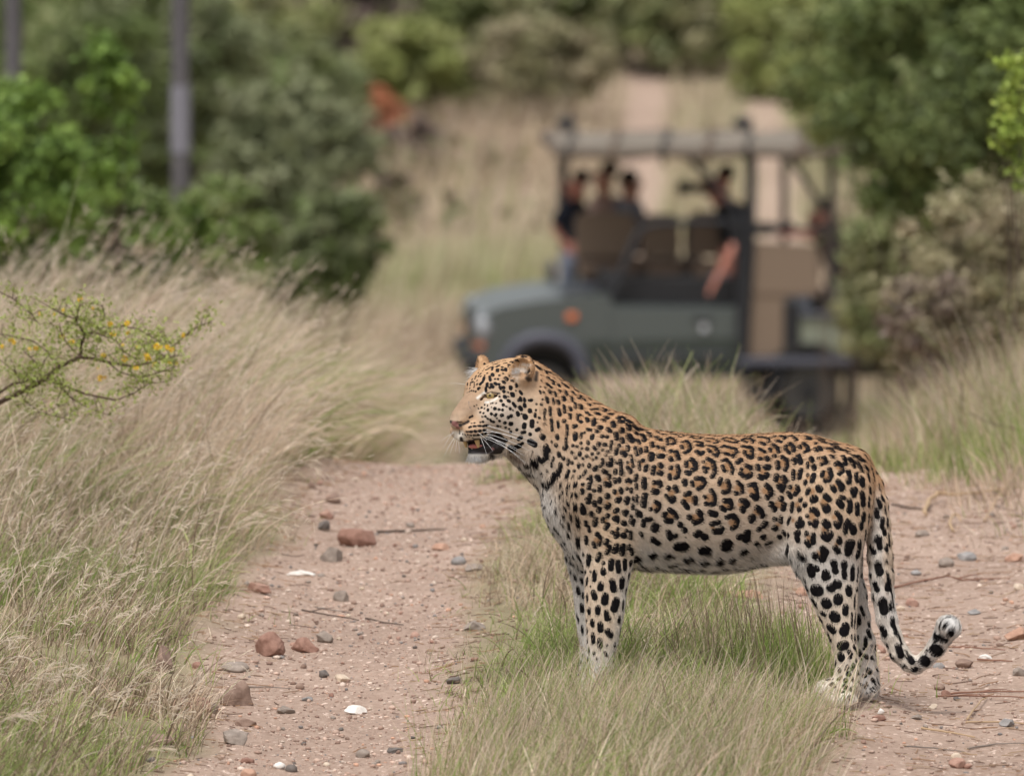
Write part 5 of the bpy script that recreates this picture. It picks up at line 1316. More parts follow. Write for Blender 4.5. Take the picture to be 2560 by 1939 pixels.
BIG = [
    (L5, 1550, 690, 185, 105, 'red', 'largest red-brown stone, on the left track with a dark stick behind it', .4),
    (L5, 1430, 745, 100, 70, 'grey', 'grey-brown stone just below the largest red-brown stone', .4),
    (L5, 1120, 902, 100, 58, 'pink', 'pinkish stone half under the left bank grass', .5),
    (L5, 1482, 905, 82, 50, 'grey', 'lone grey-brown stone in the middle of the left track', .5),
    (L5, 1178, 1160, 155, 105, 'red', 'tilted angular red stone, leftmost of three in a row', .9),
    (L5, 1312, 1142, 130, 66, 'red', 'flat red stone in the middle of three in a row', .9),
    (L5, 1396, 1102, 86, 52, 'grey', 'small grey stone, rightmost of three in a row', .4),
    (L5, 1015, 1212, 125, 42, 'grey', 'flat grey stone ringed by small green grass', .2),
    (L5, 1025, 1358, 132, 108, 'brown', 'brown broken stone standing upright in the lower left track', .95),
    (L5, 830, 1392, 200, 78, 'pink', 'broad flat pink rock sunk into the left verge', .3),
    (L5, 915, 1375, 60, 50, 'grey', 'small grey stone touching the broad flat pink rock', .4),
    (L5, 1230, 1396, 88, 36, 'grey', 'low grey stone right of the upright brown stone', .5),
    (L5, 1065, 1446, 100, 38, 'brown', 'low dull brown stone below the upright brown stone', .4),
    (L5, 1012, 1526, 115, 62, 'grey', 'dark grey rough stone in the lower left track', .7),
    (L5, 690, 1537, 125, 48, 'brown', 'brown stone half buried at the edge of the left verge', .3),
    (L5, 1537, 1396, 100, 36, 'white', 'bright white quartz chip lying on the left track', .6),
    (L5, 1395, 1232, 52, 32, 'dark', 'small dark pebble left of the pinkish white chip', .4),
    (L5, 1475, 1262, 78, 36, 'cream', 'pinkish white broken chip in the middle of the left track', .9),
    (L5, 1980, 762, 62, 38, 'blue', 'rounded blue-grey stone at the right edge of the left track', .15),
    (L5, 2046, 776, 78, 38, 'grey', 'flat grey stone touching the verge beside the blue-grey stone', .4),
    (L5, 1565, 1587, 62, 38, 'grey', 'grey rounded pebble at the bottom of the left track', .15),
    (L5, 1705, 1561, 76, 26, 'dark', 'flat dark slate piece at the bottom of the left track', .6),
    (L5, 1330, 1357, 52, 28, 'blue', 'small pale blue-grey stone above the white quartz chip', .4),
    (L5, 1962, 1288, 66, 34, 'dark', 'dark stone by the verge level with the white quartz chip', .6),
    (L5, 1258, 1657, 52, 36, 'dark', 'dark greenish pebble at the bottom edge of the photo', .15),
    (L5, 1072, 1676, 74, 46, 'orange', 'orange pebble at the bottom edge of the photo', .3),
    (L5, 1068, 1606, 62, 34, 'red', 'small brick-red stone above the orange pebble', .4),
    (L5, 1206, 1650, 52, 26, 'white', 'small white pebble beside the dark greenish pebble', .2),
    (L5, 1295, 788, 130, 24, 'white', 'long flat whitish flake at the left edge of the track', .7),
    (L5, 2045, 1057, 102, 52, 'grey', 'grey stone half in the verge grass right of the left track', .4),
    (L5, 1412, 572, 70, 44, 'pink', 'pale pink stone behind the largest red-brown stone', .4),
    (L5, 1395, 615, 60, 50, 'dark', 'dark stone touching the back of the largest red-brown stone', .4),
    (L5, 1440, 500, 72, 46, 'brown', 'blurred red-brown lump under the far left bank grass', .4),
    (L5, 1905, 706, 80, 30, 'orange', 'flat orange-red stone in the far right of the left track', .5),
    (L5, 700, 1215, 90, 120, 'brown', 'dark weathered clod standing in the left verge grass', .8),
    (L6, 1842, 1287, 58, 32, 'brown', 'brown clod between the tail and the red twigs', .3),
    (L6, 1872, 1317, 48, 32, 'red', 'red-brown clod touching the end of the red twigs', .3),
    (L6, 1592, 1417, 34, 26, 'white', 'bright white pebble below the hind paws', .5),
    (L6, 1820, 1377, 44, 26, 'cream', 'cream pebble right of the bright white pebble', .3),
    (L6, 2042, 1178, 64, 32, 'white', 'grey-white stone right of the tail tip', .5),
    (L6, 1960, 1206, 82, 40, 'brown', 'brown stone under the grey-white stone by the tail tip', .4),
    (L6, 1846, 1204, 54, 28, 'blue', 'blue-grey sharp stone just below the bend of the tail', .9),
    (L6, 1880, 777, 72, 40, 'grey', 'grey pebble right of the hanging tail', .2),
    (L6, 1966, 747, 84, 44, 'blue', 'bluish stone beside the grey pebble right of the tail', .3),
    (L6, 1750, 802, 58, 26, 'blue', 'small blue-grey stone close to the hanging tail', .3),
    (L6, 1732, 922, 62, 38, 'pink', 'pinkish stone between two sticks right of the tail', .4),
    (L6, 1680, 947, 42, 24, 'cream', 'bright cream pebble touching the tail outline', .4),
    (L6, 2000, 972, 60, 24, 'blue', 'flat blue-grey slate right of the tail', .5),
    (L6, 1772, 648, 60, 28, 'grey', 'pale blurred stone below the curved pale branch', .2),
    (L6, 2187, 872, 48, 30, 'cream', 'cream stone at the right edge of the photo', .3),
    (L6, 2172, 737, 84, 46, 'orange', 'orange blurred stone at the right edge of the photo', .3),
    (L6, 2175, 1092, 104, 60, 'orange', 'orange-brown rock at the right edge level with the tail tip', .4),
    (L6, 2187, 1242, 60, 38, 'grey', 'grey stone at the right edge above the red twigs', .4),
    (L6, 1745, 1432, 54, 22, 'grey', 'flat grey stone in the bare soil below the tail', .5),
    (L6, 1922, 1652, 74, 46, 'pink', 'pinkish brown stone in the bottom right soil', .4),
    (L6, 1922, 1612, 52, 30, 'cream', 'cream stone above the pinkish brown stone', .4),
    (L6, 2142, 1472, 74, 32, 'blue', 'blue-grey stone among straw at the bottom right', .4),
    (L6, 985, 925, 200, 44, 'orange', 'flat orange rock lying in the grass under the belly', .3),
    (L6, 1262, 915, 76, 44, 'orange', 'orange rock in front of the hind legs', .3),
    (L6, 1597, 1157, 36, 36, 'pink', 'pink and grey pebble between hind leg and tail', .4),
    (L6, 1590, 1452, 64, 26, 'red', 'low red-brown stone below the bright white pebble', .4),
]
for fn, cx, cy, w, h, mat, label, ang in BIG:
    u, v = fn(cx, cy)
    place_stone(u, v, w / 1.728, h / 1.728, mat, label, None, ang)

# small loose stones, one by one, sharing a few shapes
protos = []
for k in range(14):
    p, f = rock_mesh(300 + k, 1.0, .62, .8, rs.choice((.15, .4, .7, .9)), 1)
    for mname in ('grey', 'brown', 'pink', 'cream', 'grey', 'red', 'dark', 'pink'):
        protos.append((mname, mesh_np('small_stone', p, f, MS[mname], None, False, link=False)))
def soil_spot(r):
    while True:
        y = r.uniform(16.9, 24.0)
        if r.random() < .6:
            x = float(track_l(y)) + r.gauss(0, .17)
            if abs(x - float(track_l(y))) > HALF + .05: continue
        else:
            x = float(track_l(y)) + TRACK_SEP + r.uniform(-.36, .75)
        if abs(x) < y * .062: return x, y
nsm = 0
for k in range(285):
    x, y = soil_spot(rs)
    edge = abs(x - float(track_l(y))) / HALF
    sz = min(.03, .0095 * math.exp(rs.gauss(0, .42)) * (1.25 if edge > .7 else 1.0))
    cn_, me = rs.choice(protos); onl = x < float(track_l(y)) + .6
    cn_ = {'red': 'red-brown', 'cream': 'cream', 'dark': 'dark'}.get(cn_, cn_); sd_n = 'left' if onl else 'right'
    o = bpy.data.objects.new('small_stone', me)
    o.location = (x, y, float(Hn(x, y)[0]) + sz * .16)
    o.scale = (sz, sz, sz)
    o.rotation_euler = (rs.uniform(-.3, .3), rs.uniform(-.3, .3), rs.uniform(0, 6.28))
    COL.objects.link(o)
    tag(o, 'small loose %s stone lying on the %s wheel track' % (cn_, sd_n), 'stone', 'small loose %s stones on the %s wheel track' % (cn_, sd_n))

# gravel: nobody could count it
rgv = np.random.RandomState(88)
NG = 34000
gyv = 16.4 + 8.0 * rgv.rand(NG) ** 1.15
side = rgv.rand(NG) < .5
gxv = np.where(side, track_l(gyv) + rgv.normal(0, .21, NG), track_l(gyv) + TRACK_SEP + rgv.uniform(-.42, .85, NG))
gzv = Hn(gxv, gyv)
szv = .0017 * np.exp(rgv.normal(0, .62, NG)) * (1 + .4 * (rgv.rand(NG) < .1)); szv = np.clip(szv, .0008, .009)
v0, f0 = ICO[0]
vv = v0[None] * rgv.uniform(.6, 1.1, (NG, 12, 1)) * (szv[:, None, None] * rgv.uniform(.7, 1.4, (NG, 1, 3)) * np.array((1, 1, .7)))
vv = vv + np.stack([gxv, gyv, gzv + szv * .3], axis=1)[:, None]
ff = (f0[None] + (np.arange(NG) * 12)[:, None, None]).reshape(-1, 3)
gc = np.array([(0.50, 0.36, 0.29), (0.38, 0.26, 0.205), (0.62, 0.50, 0.42), (0.25, 0.165, 0.13), (0.22, 0.20, 0.19), (0.52, 0.31, 0.22), (0.45, 0.33, 0.27)])[rgv.choice(7, NG, p=[.28, .24, .10, .16, .07, .05, .10])]
gc4 = np.concatenate([np.repeat(gc * rgv.uniform(.8, 1.15, (NG, 1)), 20, axis=0), np.ones((NG * 20, 1))], axis=1)
m_gravel = tint_material('gravel_grain', rough=.9, spec=.15)
gvo = mesh_np('gravel', vv.reshape(-1, 3), ff, m_gravel, None, False, {'tint': ('FACE', 'FLOAT_COLOR', gc4)})
tag(gvo, 'fine coarse-grained gravel strewn over both wheel tracks', 'gravel', kind='stuff')

# sticks
m_stick_d = material('dead_wood_dark', (0.085, 0.06, 0.048), .85)
m_stick_r = material('dead_wood_red', (0.22, 0.11, 0.075), .8)
m_stick_p = material('dead_wood_pale', (0.40, 0.28, 0.17), .8)
m_stick_g = material('dead_wood_grey', (0.20, 0.165, 0.14), .85)
def stick(pts, rpx, mat, label, lift=.004, fork=None, cat='stick', name='stick', zs=None):
    P = []
    for i, (u, v) in enumerate(pts):
        x, y, z = ground(u, v)
        P.append(Vector((x, y, z + lift + (zs[i] if zs else 0))))
    o0 = P[0].copy()
    r = rpx * P[0].y / FPX
    Q = []
    for i, (a, b) in enumerate(zip(P[:-1], P[1:])):
        for t in (0, .33, .66):
            q = a.lerp(b, t)
            Q.append(q + Vector((rs.gauss(0, r * .4), rs.gauss(0, r * .4), abs(rs.gauss(0, r * .3)))))
    Q.append(P[-1])
    mb = MB(); n = len(Q)
    mb.tube([q - o0 for q in Q], [r * (1 - .55 * i / n) for i in range(n)], 7)
    if fork:
        for (t, du, dv, k) in fork:
            a = Q[int(t * (n - 1))]; s = a.y / FPX
            b = a + Vector((du * s, dv * s * 2, abs(k)))
            mb.tube([a - o0, a.lerp(b, .5) - o0 + Vector((0, 0, r)), b - o0], [r * .7, r * .5, r * .25], 6)
    o = mb.build(name, mat, None, True); o.location = o0
    tag(o, label, cat)
    return o
stick([L5(1630, 622), L5(1760, 618), L5(1930, 612)], 3.6, m_stick_d, 'dark stick lying behind the largest red-brown stone')
stick([L5(1060, 1292), L5(1150, 1290), L5(1258, 1296)], 2.0, m_stick_g, 'thin straight grey twig right of the upright brown stone')
stick([L5(1580, 1000), L5(1660, 1015), L5(1742, 1024)], 2.4, m_stick_d, 'dark twig with a bent end in the middle of the left track')
stick([L5(1300, 962), L5(1420, 985), L5(1552, 1012)], 2.4, m_stick_d, 'dark twig slanting beside the bent dark twig', fork=[(.3, 60, -4, .01)])
stick([L5(1360, 955), L5(1450, 962), L5(1515, 975)], 2.0, m_stick_g, 'grey twig lying above the slanting dark twig')
stick([L6(1640, 516), L6(1720, 524), L6(1805, 536)], 3.2, m_stick_d, 'blurred dark stick pointing at the curved pale branch')
stick([L6(1785, 552), L6(1795, 515), L6(1840, 502), L6(1905, 500), L6(2010, 480), L6(2115, 450)], 6.0, m_stick_p, 'thick curved pale branch lying behind the tail', zs=[0, .012, .02, .018, .012, .01], name='branch', cat='branch')
stick([L6(1545, 862), L6(1640, 846), L6(1780, 830), L6(1880, 814), L6(1950, 832), L6(2112, 814)], 3.2, m_stick_r, 'long brown crooked stick behind the tail', fork=[(.75, 60, 6, .01)])
stick([L6(1880, 1135), L6(1990, 1138), L6(2130, 1140)], 2.4, m_stick_r, 'red-brown twig just right of the tail tip', fork=[(.2, 50, -3, .004)])
stick([L6(2010, 1186), L6(2090, 1190), L6(2162, 1192)], 3.0, m_stick_r, 'short red twig below the grey-white stone')
stick([L6(1890, 1312), L6(2020, 1308), L6(2215, 1304)], 3.0, m_stick_r, 'upper of two long red twigs reaching the right edge', fork=[(.5, 70, 5, .004)])
stick([L6(1830, 1336), L6(2010, 1330), L6(2215, 1332)], 2.6, m_stick_r, 'lower of two long red twigs reaching the right edge', fork=[(.3, 90, -3, .004)])
stick([L6(1968, 1442), L6(1990, 1410), L6(2022, 1375), L6(2052, 1336)], 3.0, m_stick_p, 'bent pale twig under the long red twigs', zs=[0, .006, .01, .002])
stick([L6(1698, 1556), L6(1820, 1556), L6(1955, 1566)], 2.4, m_stick_g, 'straight grey twig in the bottom right soil')
stick([L6(1970, 1555), L6(2090, 1548), L6(2215, 1550)], 2.6, m_stick_g, 'grey twig at the bottom right touching the frame edge')
stick([L6(1770, 1482), L6(1880, 1498), L6(2000, 1514)], 3.0, m_stick_p, 'flat pale straw piece in the bottom right soil')
stick([L6(1960, 1466), L6(2090, 1460), L6(2215, 1462)], 2.8, m_stick_p, 'long pale straw stalk touching the blue-grey stone')
stick([L6(1905, 640), L6(1890, 615), L6(1915, 590), L6(1940, 600)], 4.0, m_stick_p, 'curled dry pod right of the tail', zs=[0, .012, .02, .004])
stick([L6(2040, 590), L6(2100, 522), L6(2215, 372)], 2.2, m_stick_p, 'dry bent twig leaning over the soil at the right edge', zs=[0, .03, .05])
stick([L6(1600, 1185), L6(1680, 1128), L6(1700, 1100)], 1.4, m_stick_p, 'thin straw beside the hind leg')

# straw litter
rl_ = np.random.RandomState(99)
NLt = 5200
ly = rl_.uniform(16.4, 24.5, NLt); sd2 = rl_.rand(NLt)
lx = np.where(sd2 < .3, track_l(ly) + rl_.choice((-1, 1), NLt) * rl_.normal(.27, .07, NLt), track_l(ly) + TRACK_SEP + rl_.uniform(-.5, .9, NLt))
az = rl_.normal(0, .55, NLt) + rl_.choice((0, PI), NLt); Ls = .012 + .055 * rl_.rand(NLt) ** 3
t4 = np.linspace(-.5, .5, 4)
px = lx[:, None] + np.cos(az)[:, None] * Ls[:, None] * t4; py = ly[:, None] + np.sin(az)[:, None] * Ls[:, None] * t4 + (rl_.rand(NLt, 1) - .5) * Ls[:, None] * .3 * t4 ** 2 * 4
pz = Hn(px, py) + .002 + rl_.rand(NLt, 1) * .004
Pl = np.stack([px, py, pz], axis=2)
cl = np.array([(0.42, 0.30, 0.19), (0.28, 0.19, 0.13), (0.16, 0.10, 0.075), (0.36, 0.22, 0.13)])[rl_.randint(0, 4, NLt)]
lo_ = hair('straw_litter', Pl, np.repeat(rl_.uniform(.0005, .0012, (NLt, 1)), 4, axis=1), cl, m_grass)
tag(lo_, 'broken straw and grass bits scattered on the bare soil', 'straw', kind='stuff')
# thin tufts creeping into the tracks
xt, yt = scatter(30000, -1.2, 1.6, 16.4, 24.5, lambda x, y: (clump(x, y, 6, 101) > .70) * (clump(x, y, 1.3, 102) > .45) * np.maximum(smoothstep(.12, .26, np.abs(lateral(x, y)[0])) * (np.abs(lateral(x, y)[0]) < .45), (np.abs(lateral(x, y)[1]) > .2) * (np.abs(lateral(x, y)[1]) < .5)), 103)
pt_ = blades(xt, yt, np.random.RandomState(104).uniform(.015, .06, len(xt)), np.zeros((len(xt), 2)), np.full(len(xt), .6), np.full(len(xt), .0008), .8, 5, 105, None, .15, .9)
grass_object('edge_grass', [pt_], 'thin low tufts creeping into the edges of the wheel tracks')
print('stones', round(time.time() - T0, 1))
# ------------------------------------------------------------------ trees and shrubs
m_leaf = tint_material('leaf', rough=.5, spec=.3, transl=.30)
m_bark = material('bark', (0.095, 0.07, 0.055), .9, .1)
def px2(du, dv, d):
    return at(du / .8637, dv / .8637, d)
def quads(c, n, s, asp, seed):
    """leaf-sized four-sided faces at c with normals n"""
    r = np.random.RandomState(seed)
    k = len(c)
    t = r.normal(0, 1, (k, 3)); t -= n * (t * n).sum(1)[:, None]; t /= np.linalg.norm(t, axis=1)[:, None] + 1e-9
    b = np.cross(n, t)
    s = s[:, None]
    V4 = np.stack([c - t * s, c + b * s * asp - t * s * .1, c + t * s, c - b * s * asp - t * s * .1], axis=1)
    return V4.reshape(-1, 3), np.arange(4 * k).reshape(k, 4)
def shrub(name, label, cat, du, dtop, dbot, hw, d, pal, nleaf=4200, leaf=.035, seed=1, density=1.0, group=None, twiggy=0.0, asp=.45, depth=1.0, clusters=84, accent=None, stems=5):
    r = np.random.RandomState(seed)
    if d is None:
        d = ground(du / .8637, dbot / .8637)[1]
    nleaf = int(nleaf * 1.9); leaf = leaf * 1.2
    top = px2(du, dtop, d); bot = px2(du, dbot, d)
    R = hw / .8637 * d / FPX
    base = np.array((top[0], d, float(H(top[0], d))))
    z1 = top[2]; z0 = max(bot[2], base[2] + .02)
    hc = (z1 - z0) / 2; cz = (z1 + z0) / 2
    root = empty(name, tuple(base)); tag(root, label, cat, group)
    # clusters in an uneven egg
    cl = []
    while len(cl) < clusters:
        p = r.uniform(-1, 1, 3)
        q = np.linalg.norm(p)
        if q > 1 or q < r.uniform(0, .8): continue
        bump = .80 + .38 * float(vnoise((p * 1.7 + seed)[None], seed)[0])
        cl.append((p[0] * R * bump, p[1] * R * depth * bump, cz - base[2] + p[2] * hc * bump))
    cl = np.array(cl)
    cs = r.uniform(.11, .27, clusters) * (R + hc) / 2 * 1.15
    idx = r.randint(0, clusters, nleaf)
    off = r.normal(0, 1, (nleaf, 3)); off /= np.linalg.norm(off, axis=1)[:, None]
    c = cl[idx] + off * (cs[idx] * r.rand(nleaf) ** .45)[:, None] * np.array((1.15, 1.15, .8))
    out = r.rand(nleaf) < .12
    c[out] += off[out] * (cs[idx][out] * r.rand(out.sum()))[:, None]
    c[:, 2] = np.maximum(c[:, 2], .03)
    n = off * .6 + r.normal(0, .6, (nleaf, 3)) + np.array((0, 0, .5)); n /= np.linalg.norm(n, axis=1)[:, None]
    s = leaf * r.uniform(.6, 1.4, nleaf)
    V4, F4 = quads(c, n, s, asp, seed + 5)
    pal = np.array(pal) * 1.55 + np.array((.012, .008, .006))
    ci = pal[r.randint(0, len(pal), clusters)][idx] * .55 + pal[r.randint(0, len(pal), nleaf)] * .45
    ci = ci * r.uniform(.75, 1.25, (nleaf, 1))
    if accent is not None:
        am = r.rand(nleaf) < accent[1]
        ci[am] = np.array(accent[0]) * r.uniform(.8, 1.2, (am.sum(), 1))
    c4 = np.concatenate([ci, np.ones((nleaf, 1))], axis=1)
    mesh_np('crown', V4, F4, m_leaf, root, False, {'tint': ('FACE', 'FLOAT_COLOR', c4)})
    mb = MB()
    th = max(.004, R * .02)
    for k in range(stems):
        tgt = cl[r.randint(0, clusters)]
        a = Vector((r.normal(0, .06) * R, r.normal(0, .06) * R, -.05))
        t = Vector(tgt); mid = a.lerp(t, .5) + Vector((r.normal(0, .1) * R, r.normal(0, .1) * R, .12 * hc))
        mb.tube([a, a.lerp(mid, .5) + Vector((r.normal(0, .03) * R, 0, .02)), mid, t], [th, th * .8, th * .6, th * .2], 6)
        for _ in range(4 + int(8 * twiggy)):
            q = Vector(cl[r.randint(0, clusters)])
            mb.tube([mid, mid.lerp(q, .5) + Vector((0, 0, .05 * hc)), q], [th * .45, th * .3, th * .1], 5)
    mb.build('trunk', m_bark, root, True)
    return root
BRIGHT = [(0.115, 0.185, 0.030), (0.085, 0.145, 0.026), (0.155, 0.225, 0.048), (0.065, 0.110, 0.024)]
DEEP = [(0.066, 0.094, 0.026), (0.086, 0.116, 0.035), (0.115, 0.145, 0.048), (0.053, 0.076, 0.026)]
BLUEG = [(0.105, 0.122, 0.062), (0.14, 0.155, 0.082), (0.080, 0.094, 0.048), (0.165, 0.175, 0.10)]
MIDG = [(0.105, 0.13, 0.042), (0.14, 0.165, 0.06), (0.085, 0.11, 0.040), (0.17, 0.185, 0.082)]
YELG = [(0.175, 0.20, 0.062), (0.21, 0.23, 0.08), (0.14, 0.165, 0.05), (0.235, 0.245, 0.10)]
OLIVE = [(0.17, 0.165, 0.085), (0.21, 0.195, 0.105), (0.13, 0.13, 0.06), (0.24, 0.22, 0.135)]
DRY = [(0.19, 0.155, 0.10), (0.15, 0.125, 0.075), (0.23, 0.19, 0.125), (0.12, 0.11, 0.055)]
PURP = [(0.12, 0.088, 0.078), (0.15, 0.115, 0.098), (0.095, 0.068, 0.060)]
ORNG = [(0.36, 0.135, 0.07), (0.30, 0.12, 0.065), (0.38, 0.19, 0.105)]
G = 'bushes and trees of the valley behind'
shrub('green_bush', 'bright green leafy bush at the left edge beside the near pole', 'bush', 40, 190, 620, 145, 36, BRIGHT, 5200, .020, 11, group=G)
shrub('young_tree', 'slim yellow-green sapling rising above the left bushes', 'tree', 232, 66, 420, 62, 37, BRIGHT, 1500, .020, 12, clusters=20, group=G)
shrub('green_bush', 'darker green bush between the left edge bush and the second pole', 'bush', 250, 360, 640, 120, 38, DEEP + BRIGHT[:2], 4600, .020, 13, group=G)
shrub('green_bush', 'low light-green bush at the foot of the second pole', 'bush', 470, 385, 650, 120, 43, MIDG + BRIGHT[:2], 3600, .021, 14, group=G)
shrub('acacia_tree', 'large dull blue-green tree left of the pale valley slope', 'tree', 625, 185, 650, 160, 62, BLUEG, 6000, .036, 15, group=G)
shrub('acacia_tree', 'dark green low tree in front of the blue-green tree', 'tree', 725, 410, 650, 105, 58, DEEP + BLUEG, 3400, .034, 16, group=G)
shrub('acacia_tree', 'grey-green round tree above the blue-green tree', 'tree', 620, 60, 330, 165, None, MIDG + BLUEG, 4600, .05, 17, group=G)
shrub('acacia_tree', 'dark green tree filling the top left corner', 'tree', 120, -110, 420, 210, 70, DEEP, 6000, .04, 18, group=G)
shrub('acacia_tree', 'dark green tree behind the second pole', 'tree', 360, -110, 420, 190, 76, DEEP + BLUEG, 5400, .045, 19, group=G)
shrub('acacia_tree', 'olive yellow tree at the top left of centre', 'tree', 560, -90, 190, 150, None, OLIVE + YELG, 3800, .055, 20, group=G)
shrub('acacia_tree', 'bright yellow-green tree above the orange bush', 'tree', 885, 40, 262, 130, None, YELG, 4200, .052, 21, group=G)
shrub('bare_bush', 'dark purplish bush standing in for trunk shadows at the top of the slope', 'bush', 770, -90, 170, 110, None, PURP, 3600, .055, 22, twiggy=1, group=G)  # purple leaf colours stand in for the dark shadows among the trunks
shrub('acacia_tree', 'green tree at the top centre behind the yellow-green tree', 'tree', 960, -90, 130, 150, None, MIDG, 3800, .06, 23, group=G)
shrub('dry_bush', 'tan and brown dry bush above the vehicle roof front', 'bush', 1165, 30, 262, 150, None, DRY + OLIVE, 4600, .052, 24, twiggy=.5, group=G)
shrub('acacia_tree', 'dark olive tree behind the tan dry bush', 'tree', 1230, -90, 140, 170, None, OLIVE + DEEP, 4200, .06, 25, group=G)
shrub('acacia_tree', 'olive green tree where the road disappears', 'tree', 1500, -110, 158, 175, None, OLIVE + MIDG, 4600, .062, 26, group=G)
shrub('acacia_tree', 'yellow-green tree right of the far road end', 'tree', 1680, -60, 215, 100, None, YELG, 3600, .056, 27, group=G)
shrub('orange_bush', 'small orange-red bush on the valley slope', 'bush', 795, 185, 312, 80, None, ORNG, 2400, .045, 28, clusters=18, group=G)
shrub('bare_bush', 'dark brown bush on the pale slope left of the road', 'bush', 905, 258, 360, 62, None, PURP, 1800, .042, 29, twiggy=1, clusters=20, group=G)
shrub('bare_bush', 'low purple-brown brush below the dark brown bush', 'bush', 858, 345, 470, 55, None, PURP + DRY, 1400, .04, 30, twiggy=.6, clusters=18, group=G)
shrub('leafy_tree', 'large deep green tree filling the upper right', 'tree', 2010, -120, 480, 225, 43, DEEP + MIDG[:2], 11000, .022, 31, clusters=80, group=G)
shrub('leafy_tree', 'yellow-green tree behind the left side of the deep green tree', 'tree', 1790, -60, 290, 100, 52, YELG + MIDG, 4200, .028, 32, group=G)
shrub('leafy_tree', 'dark green tree at the right edge of the photo', 'tree', 2170, -120, 420, 150, 38, DEEP, 6500, .020, 33, clusters=60, group=G)
shrub('blossom_bush', 'pale brown bush dotted with cream blossoms at the right edge', 'bush', 2100, 385, 800, 150, 34, OLIVE + DRY, 5200, .014, 34, twiggy=1, clusters=70, accent=((0.52, 0.46, 0.30), .14), group=G)
shrub('olive_bush', 'light olive bush hiding the rear of the vehicle', 'bush', 1920, 425, 820, 108, 50, OLIVE + MIDG, 3800, .026, 35, clusters=50, group=G)
shrub('olive_bush', 'thin yellowish bush beside the second row seat', 'bush', 1850, 600, 760, 45, 54, OLIVE + YELG, 900, .026, 36, clusters=24, group=G)
shrub('dry_bush', 'brown leafless brush under the pale blossom bush', 'bush', 2010, 600, 830, 120, 33, DRY + PURP, 2600, .014, 37, twiggy=1, clusters=50, group=G)
shrub('young_tree', 'bright yellow-green sapling at the top right edge', 'tree', 2196, 85, 420, 40, 27, [(0.20, 0.26, 0.045), (0.27, 0.32, 0.07), (0.15, 0.21, 0.04)], 620, .011, 38, clusters=26, group=G, stems=2)

# scrub woodland closing the valley: one mass
rwd = np.random.RandomState(45)
nw = 130000
wy = rwd.uniform(60, 135, nw); wx = rwd.uniform(-1, 1, nw) * wy * .085
gz_ = H(wx, wy)
qf = wy * CP - (gz_ - CAM_H) * SP; qu = wy * SP + (gz_ - CAM_H) * CP
rdu = (1280 + FPX * wx / qf) * .8637; rdv = (969.5 - FPX * qu / qf) * .8637
lim = np.interp(rdu, [-300, 0, 400, 620, 760, 850, 960, 1060, 1250, 1330, 1400, 1640, 1700, 1800, 2500], [560, 560, 520, 420, 330, 230, 200, 225, 215, 150, 120, 120, 170, 420, 520])
kk = rdv < lim + (clump(wx, wy, .5, 49) - .5) * 90
_a, _b = lateral(wx, wy)
low = (~kk) & (np.minimum(np.abs(_a), np.abs(_b)) > .7) & (clump(wx, wy, .42, 50) > .60) & (rwd.rand(nw) < .42) & ((np.abs(wx - 1.4) > 4.2) | (np.abs(wy - 70) > 5))
low = low & ~((_a > -.3) & (_b < .3))
sel = kk | low
isl = low[sel]
wx, wy = wx[sel], wy[sel]; nw = len(wx)
cl = clump(wx, wy, .33, 46)
wz = H(wx, wy) + rwd.rand(nw) ** .8 * 2.1 * np.where(isl, .16, np.clip(cl * 1.9 - .55, .06, 1.2))
nrm_ = rwd.normal(0, 1, (nw, 3)) + np.array((0, -.4, .6)); nrm_ /= np.linalg.norm(nrm_, axis=1)[:, None]
V4, F4 = quads(np.stack([wx, wy, wz], axis=1), nrm_, rwd.uniform(.05, .11, nw), .6, 47)
pw = np.array(DEEP + MIDG + OLIVE) * 1.75 + .015
hue = (clump(wx, wy, .22, 48) * 15.9 - 2).astype(int)
cw = pw[np.clip(hue, 0, 11)] * .6 + pw[rwd.randint(0, 12, nw)] * .4
cw[isl] = (np.array(OLIVE + DRY + PURP + MIDG)[rwd.randint(0, 15, isl.sum())]) * 1.25
wo = mesh_np('far_woodland', V4, F4, m_leaf, None, False, {'tint': ('FACE', 'FLOAT_COLOR', np.concatenate([cw, np.ones((nw, 1))], axis=1))})
tag(wo, 'far scrub woodland closing the valley behind the road', 'woodland', kind='stuff')

# ------------------------------------------------------------------ the two poles
m_pole = material('weathered_pole', rough=.8, spec=.2)
gpo = nd(m_pole, 'ShaderNodeTexCoord')
npo = nd(m_pole, 'ShaderNodeTexNoise', Scale=6.0, Detail=4.0); ln(m_pole, gpo.outputs['Object'], npo.inputs['Vector'])
ln(m_pole, mixc(m_pole, npo.outputs[0], (0.075, 0.070, 0.075), (0.13, 0.122, 0.13)), m_pole.node_tree.nodes['Principled BSDF'].inputs['Base Color'])
m_pale = material('pole_sleeve', (0.19, 0.185, 0.215), .6)
for du, hw_, lab, slv in ((26, 19, 'grey upright pole at the left edge of the photo', None), (388, 20, 'grey upright pole with a paler lower section', (185, 330))):
    d = 56.0
    t_ = px2(du, -260, d); base = Vector((t_[0], d, float(H(t_[0], d))))
    root = empty('pole', base); tag(root, lab, 'pole')
    r_ = hw_ / .8637 * d / FPX
    zt = t_[2] - base.z
    MB().tube([(0, 0, -.2), (0, 0, zt * .5), (0, 0, zt)], [r_ * 1.04, r_, r_ * .94], 18).build('shaft', m_pole, root, True)
    MB().tube([(0, 0, zt - .02), (0, 0, zt + .05)], [r_ * 1.1, r_ * .9], 18).build('cap', m_pale, root, True)
    if slv:
        za, zb = px2(du, slv[1], d)[2] - base.z, px2(du, slv[0], d)[2] - base.z
        MB().tube([(0, 0, za), (0, 0, zb)], [r_ * 1.09, r_ * 1.07], 18).build('sleeve', m_pale, root, True)

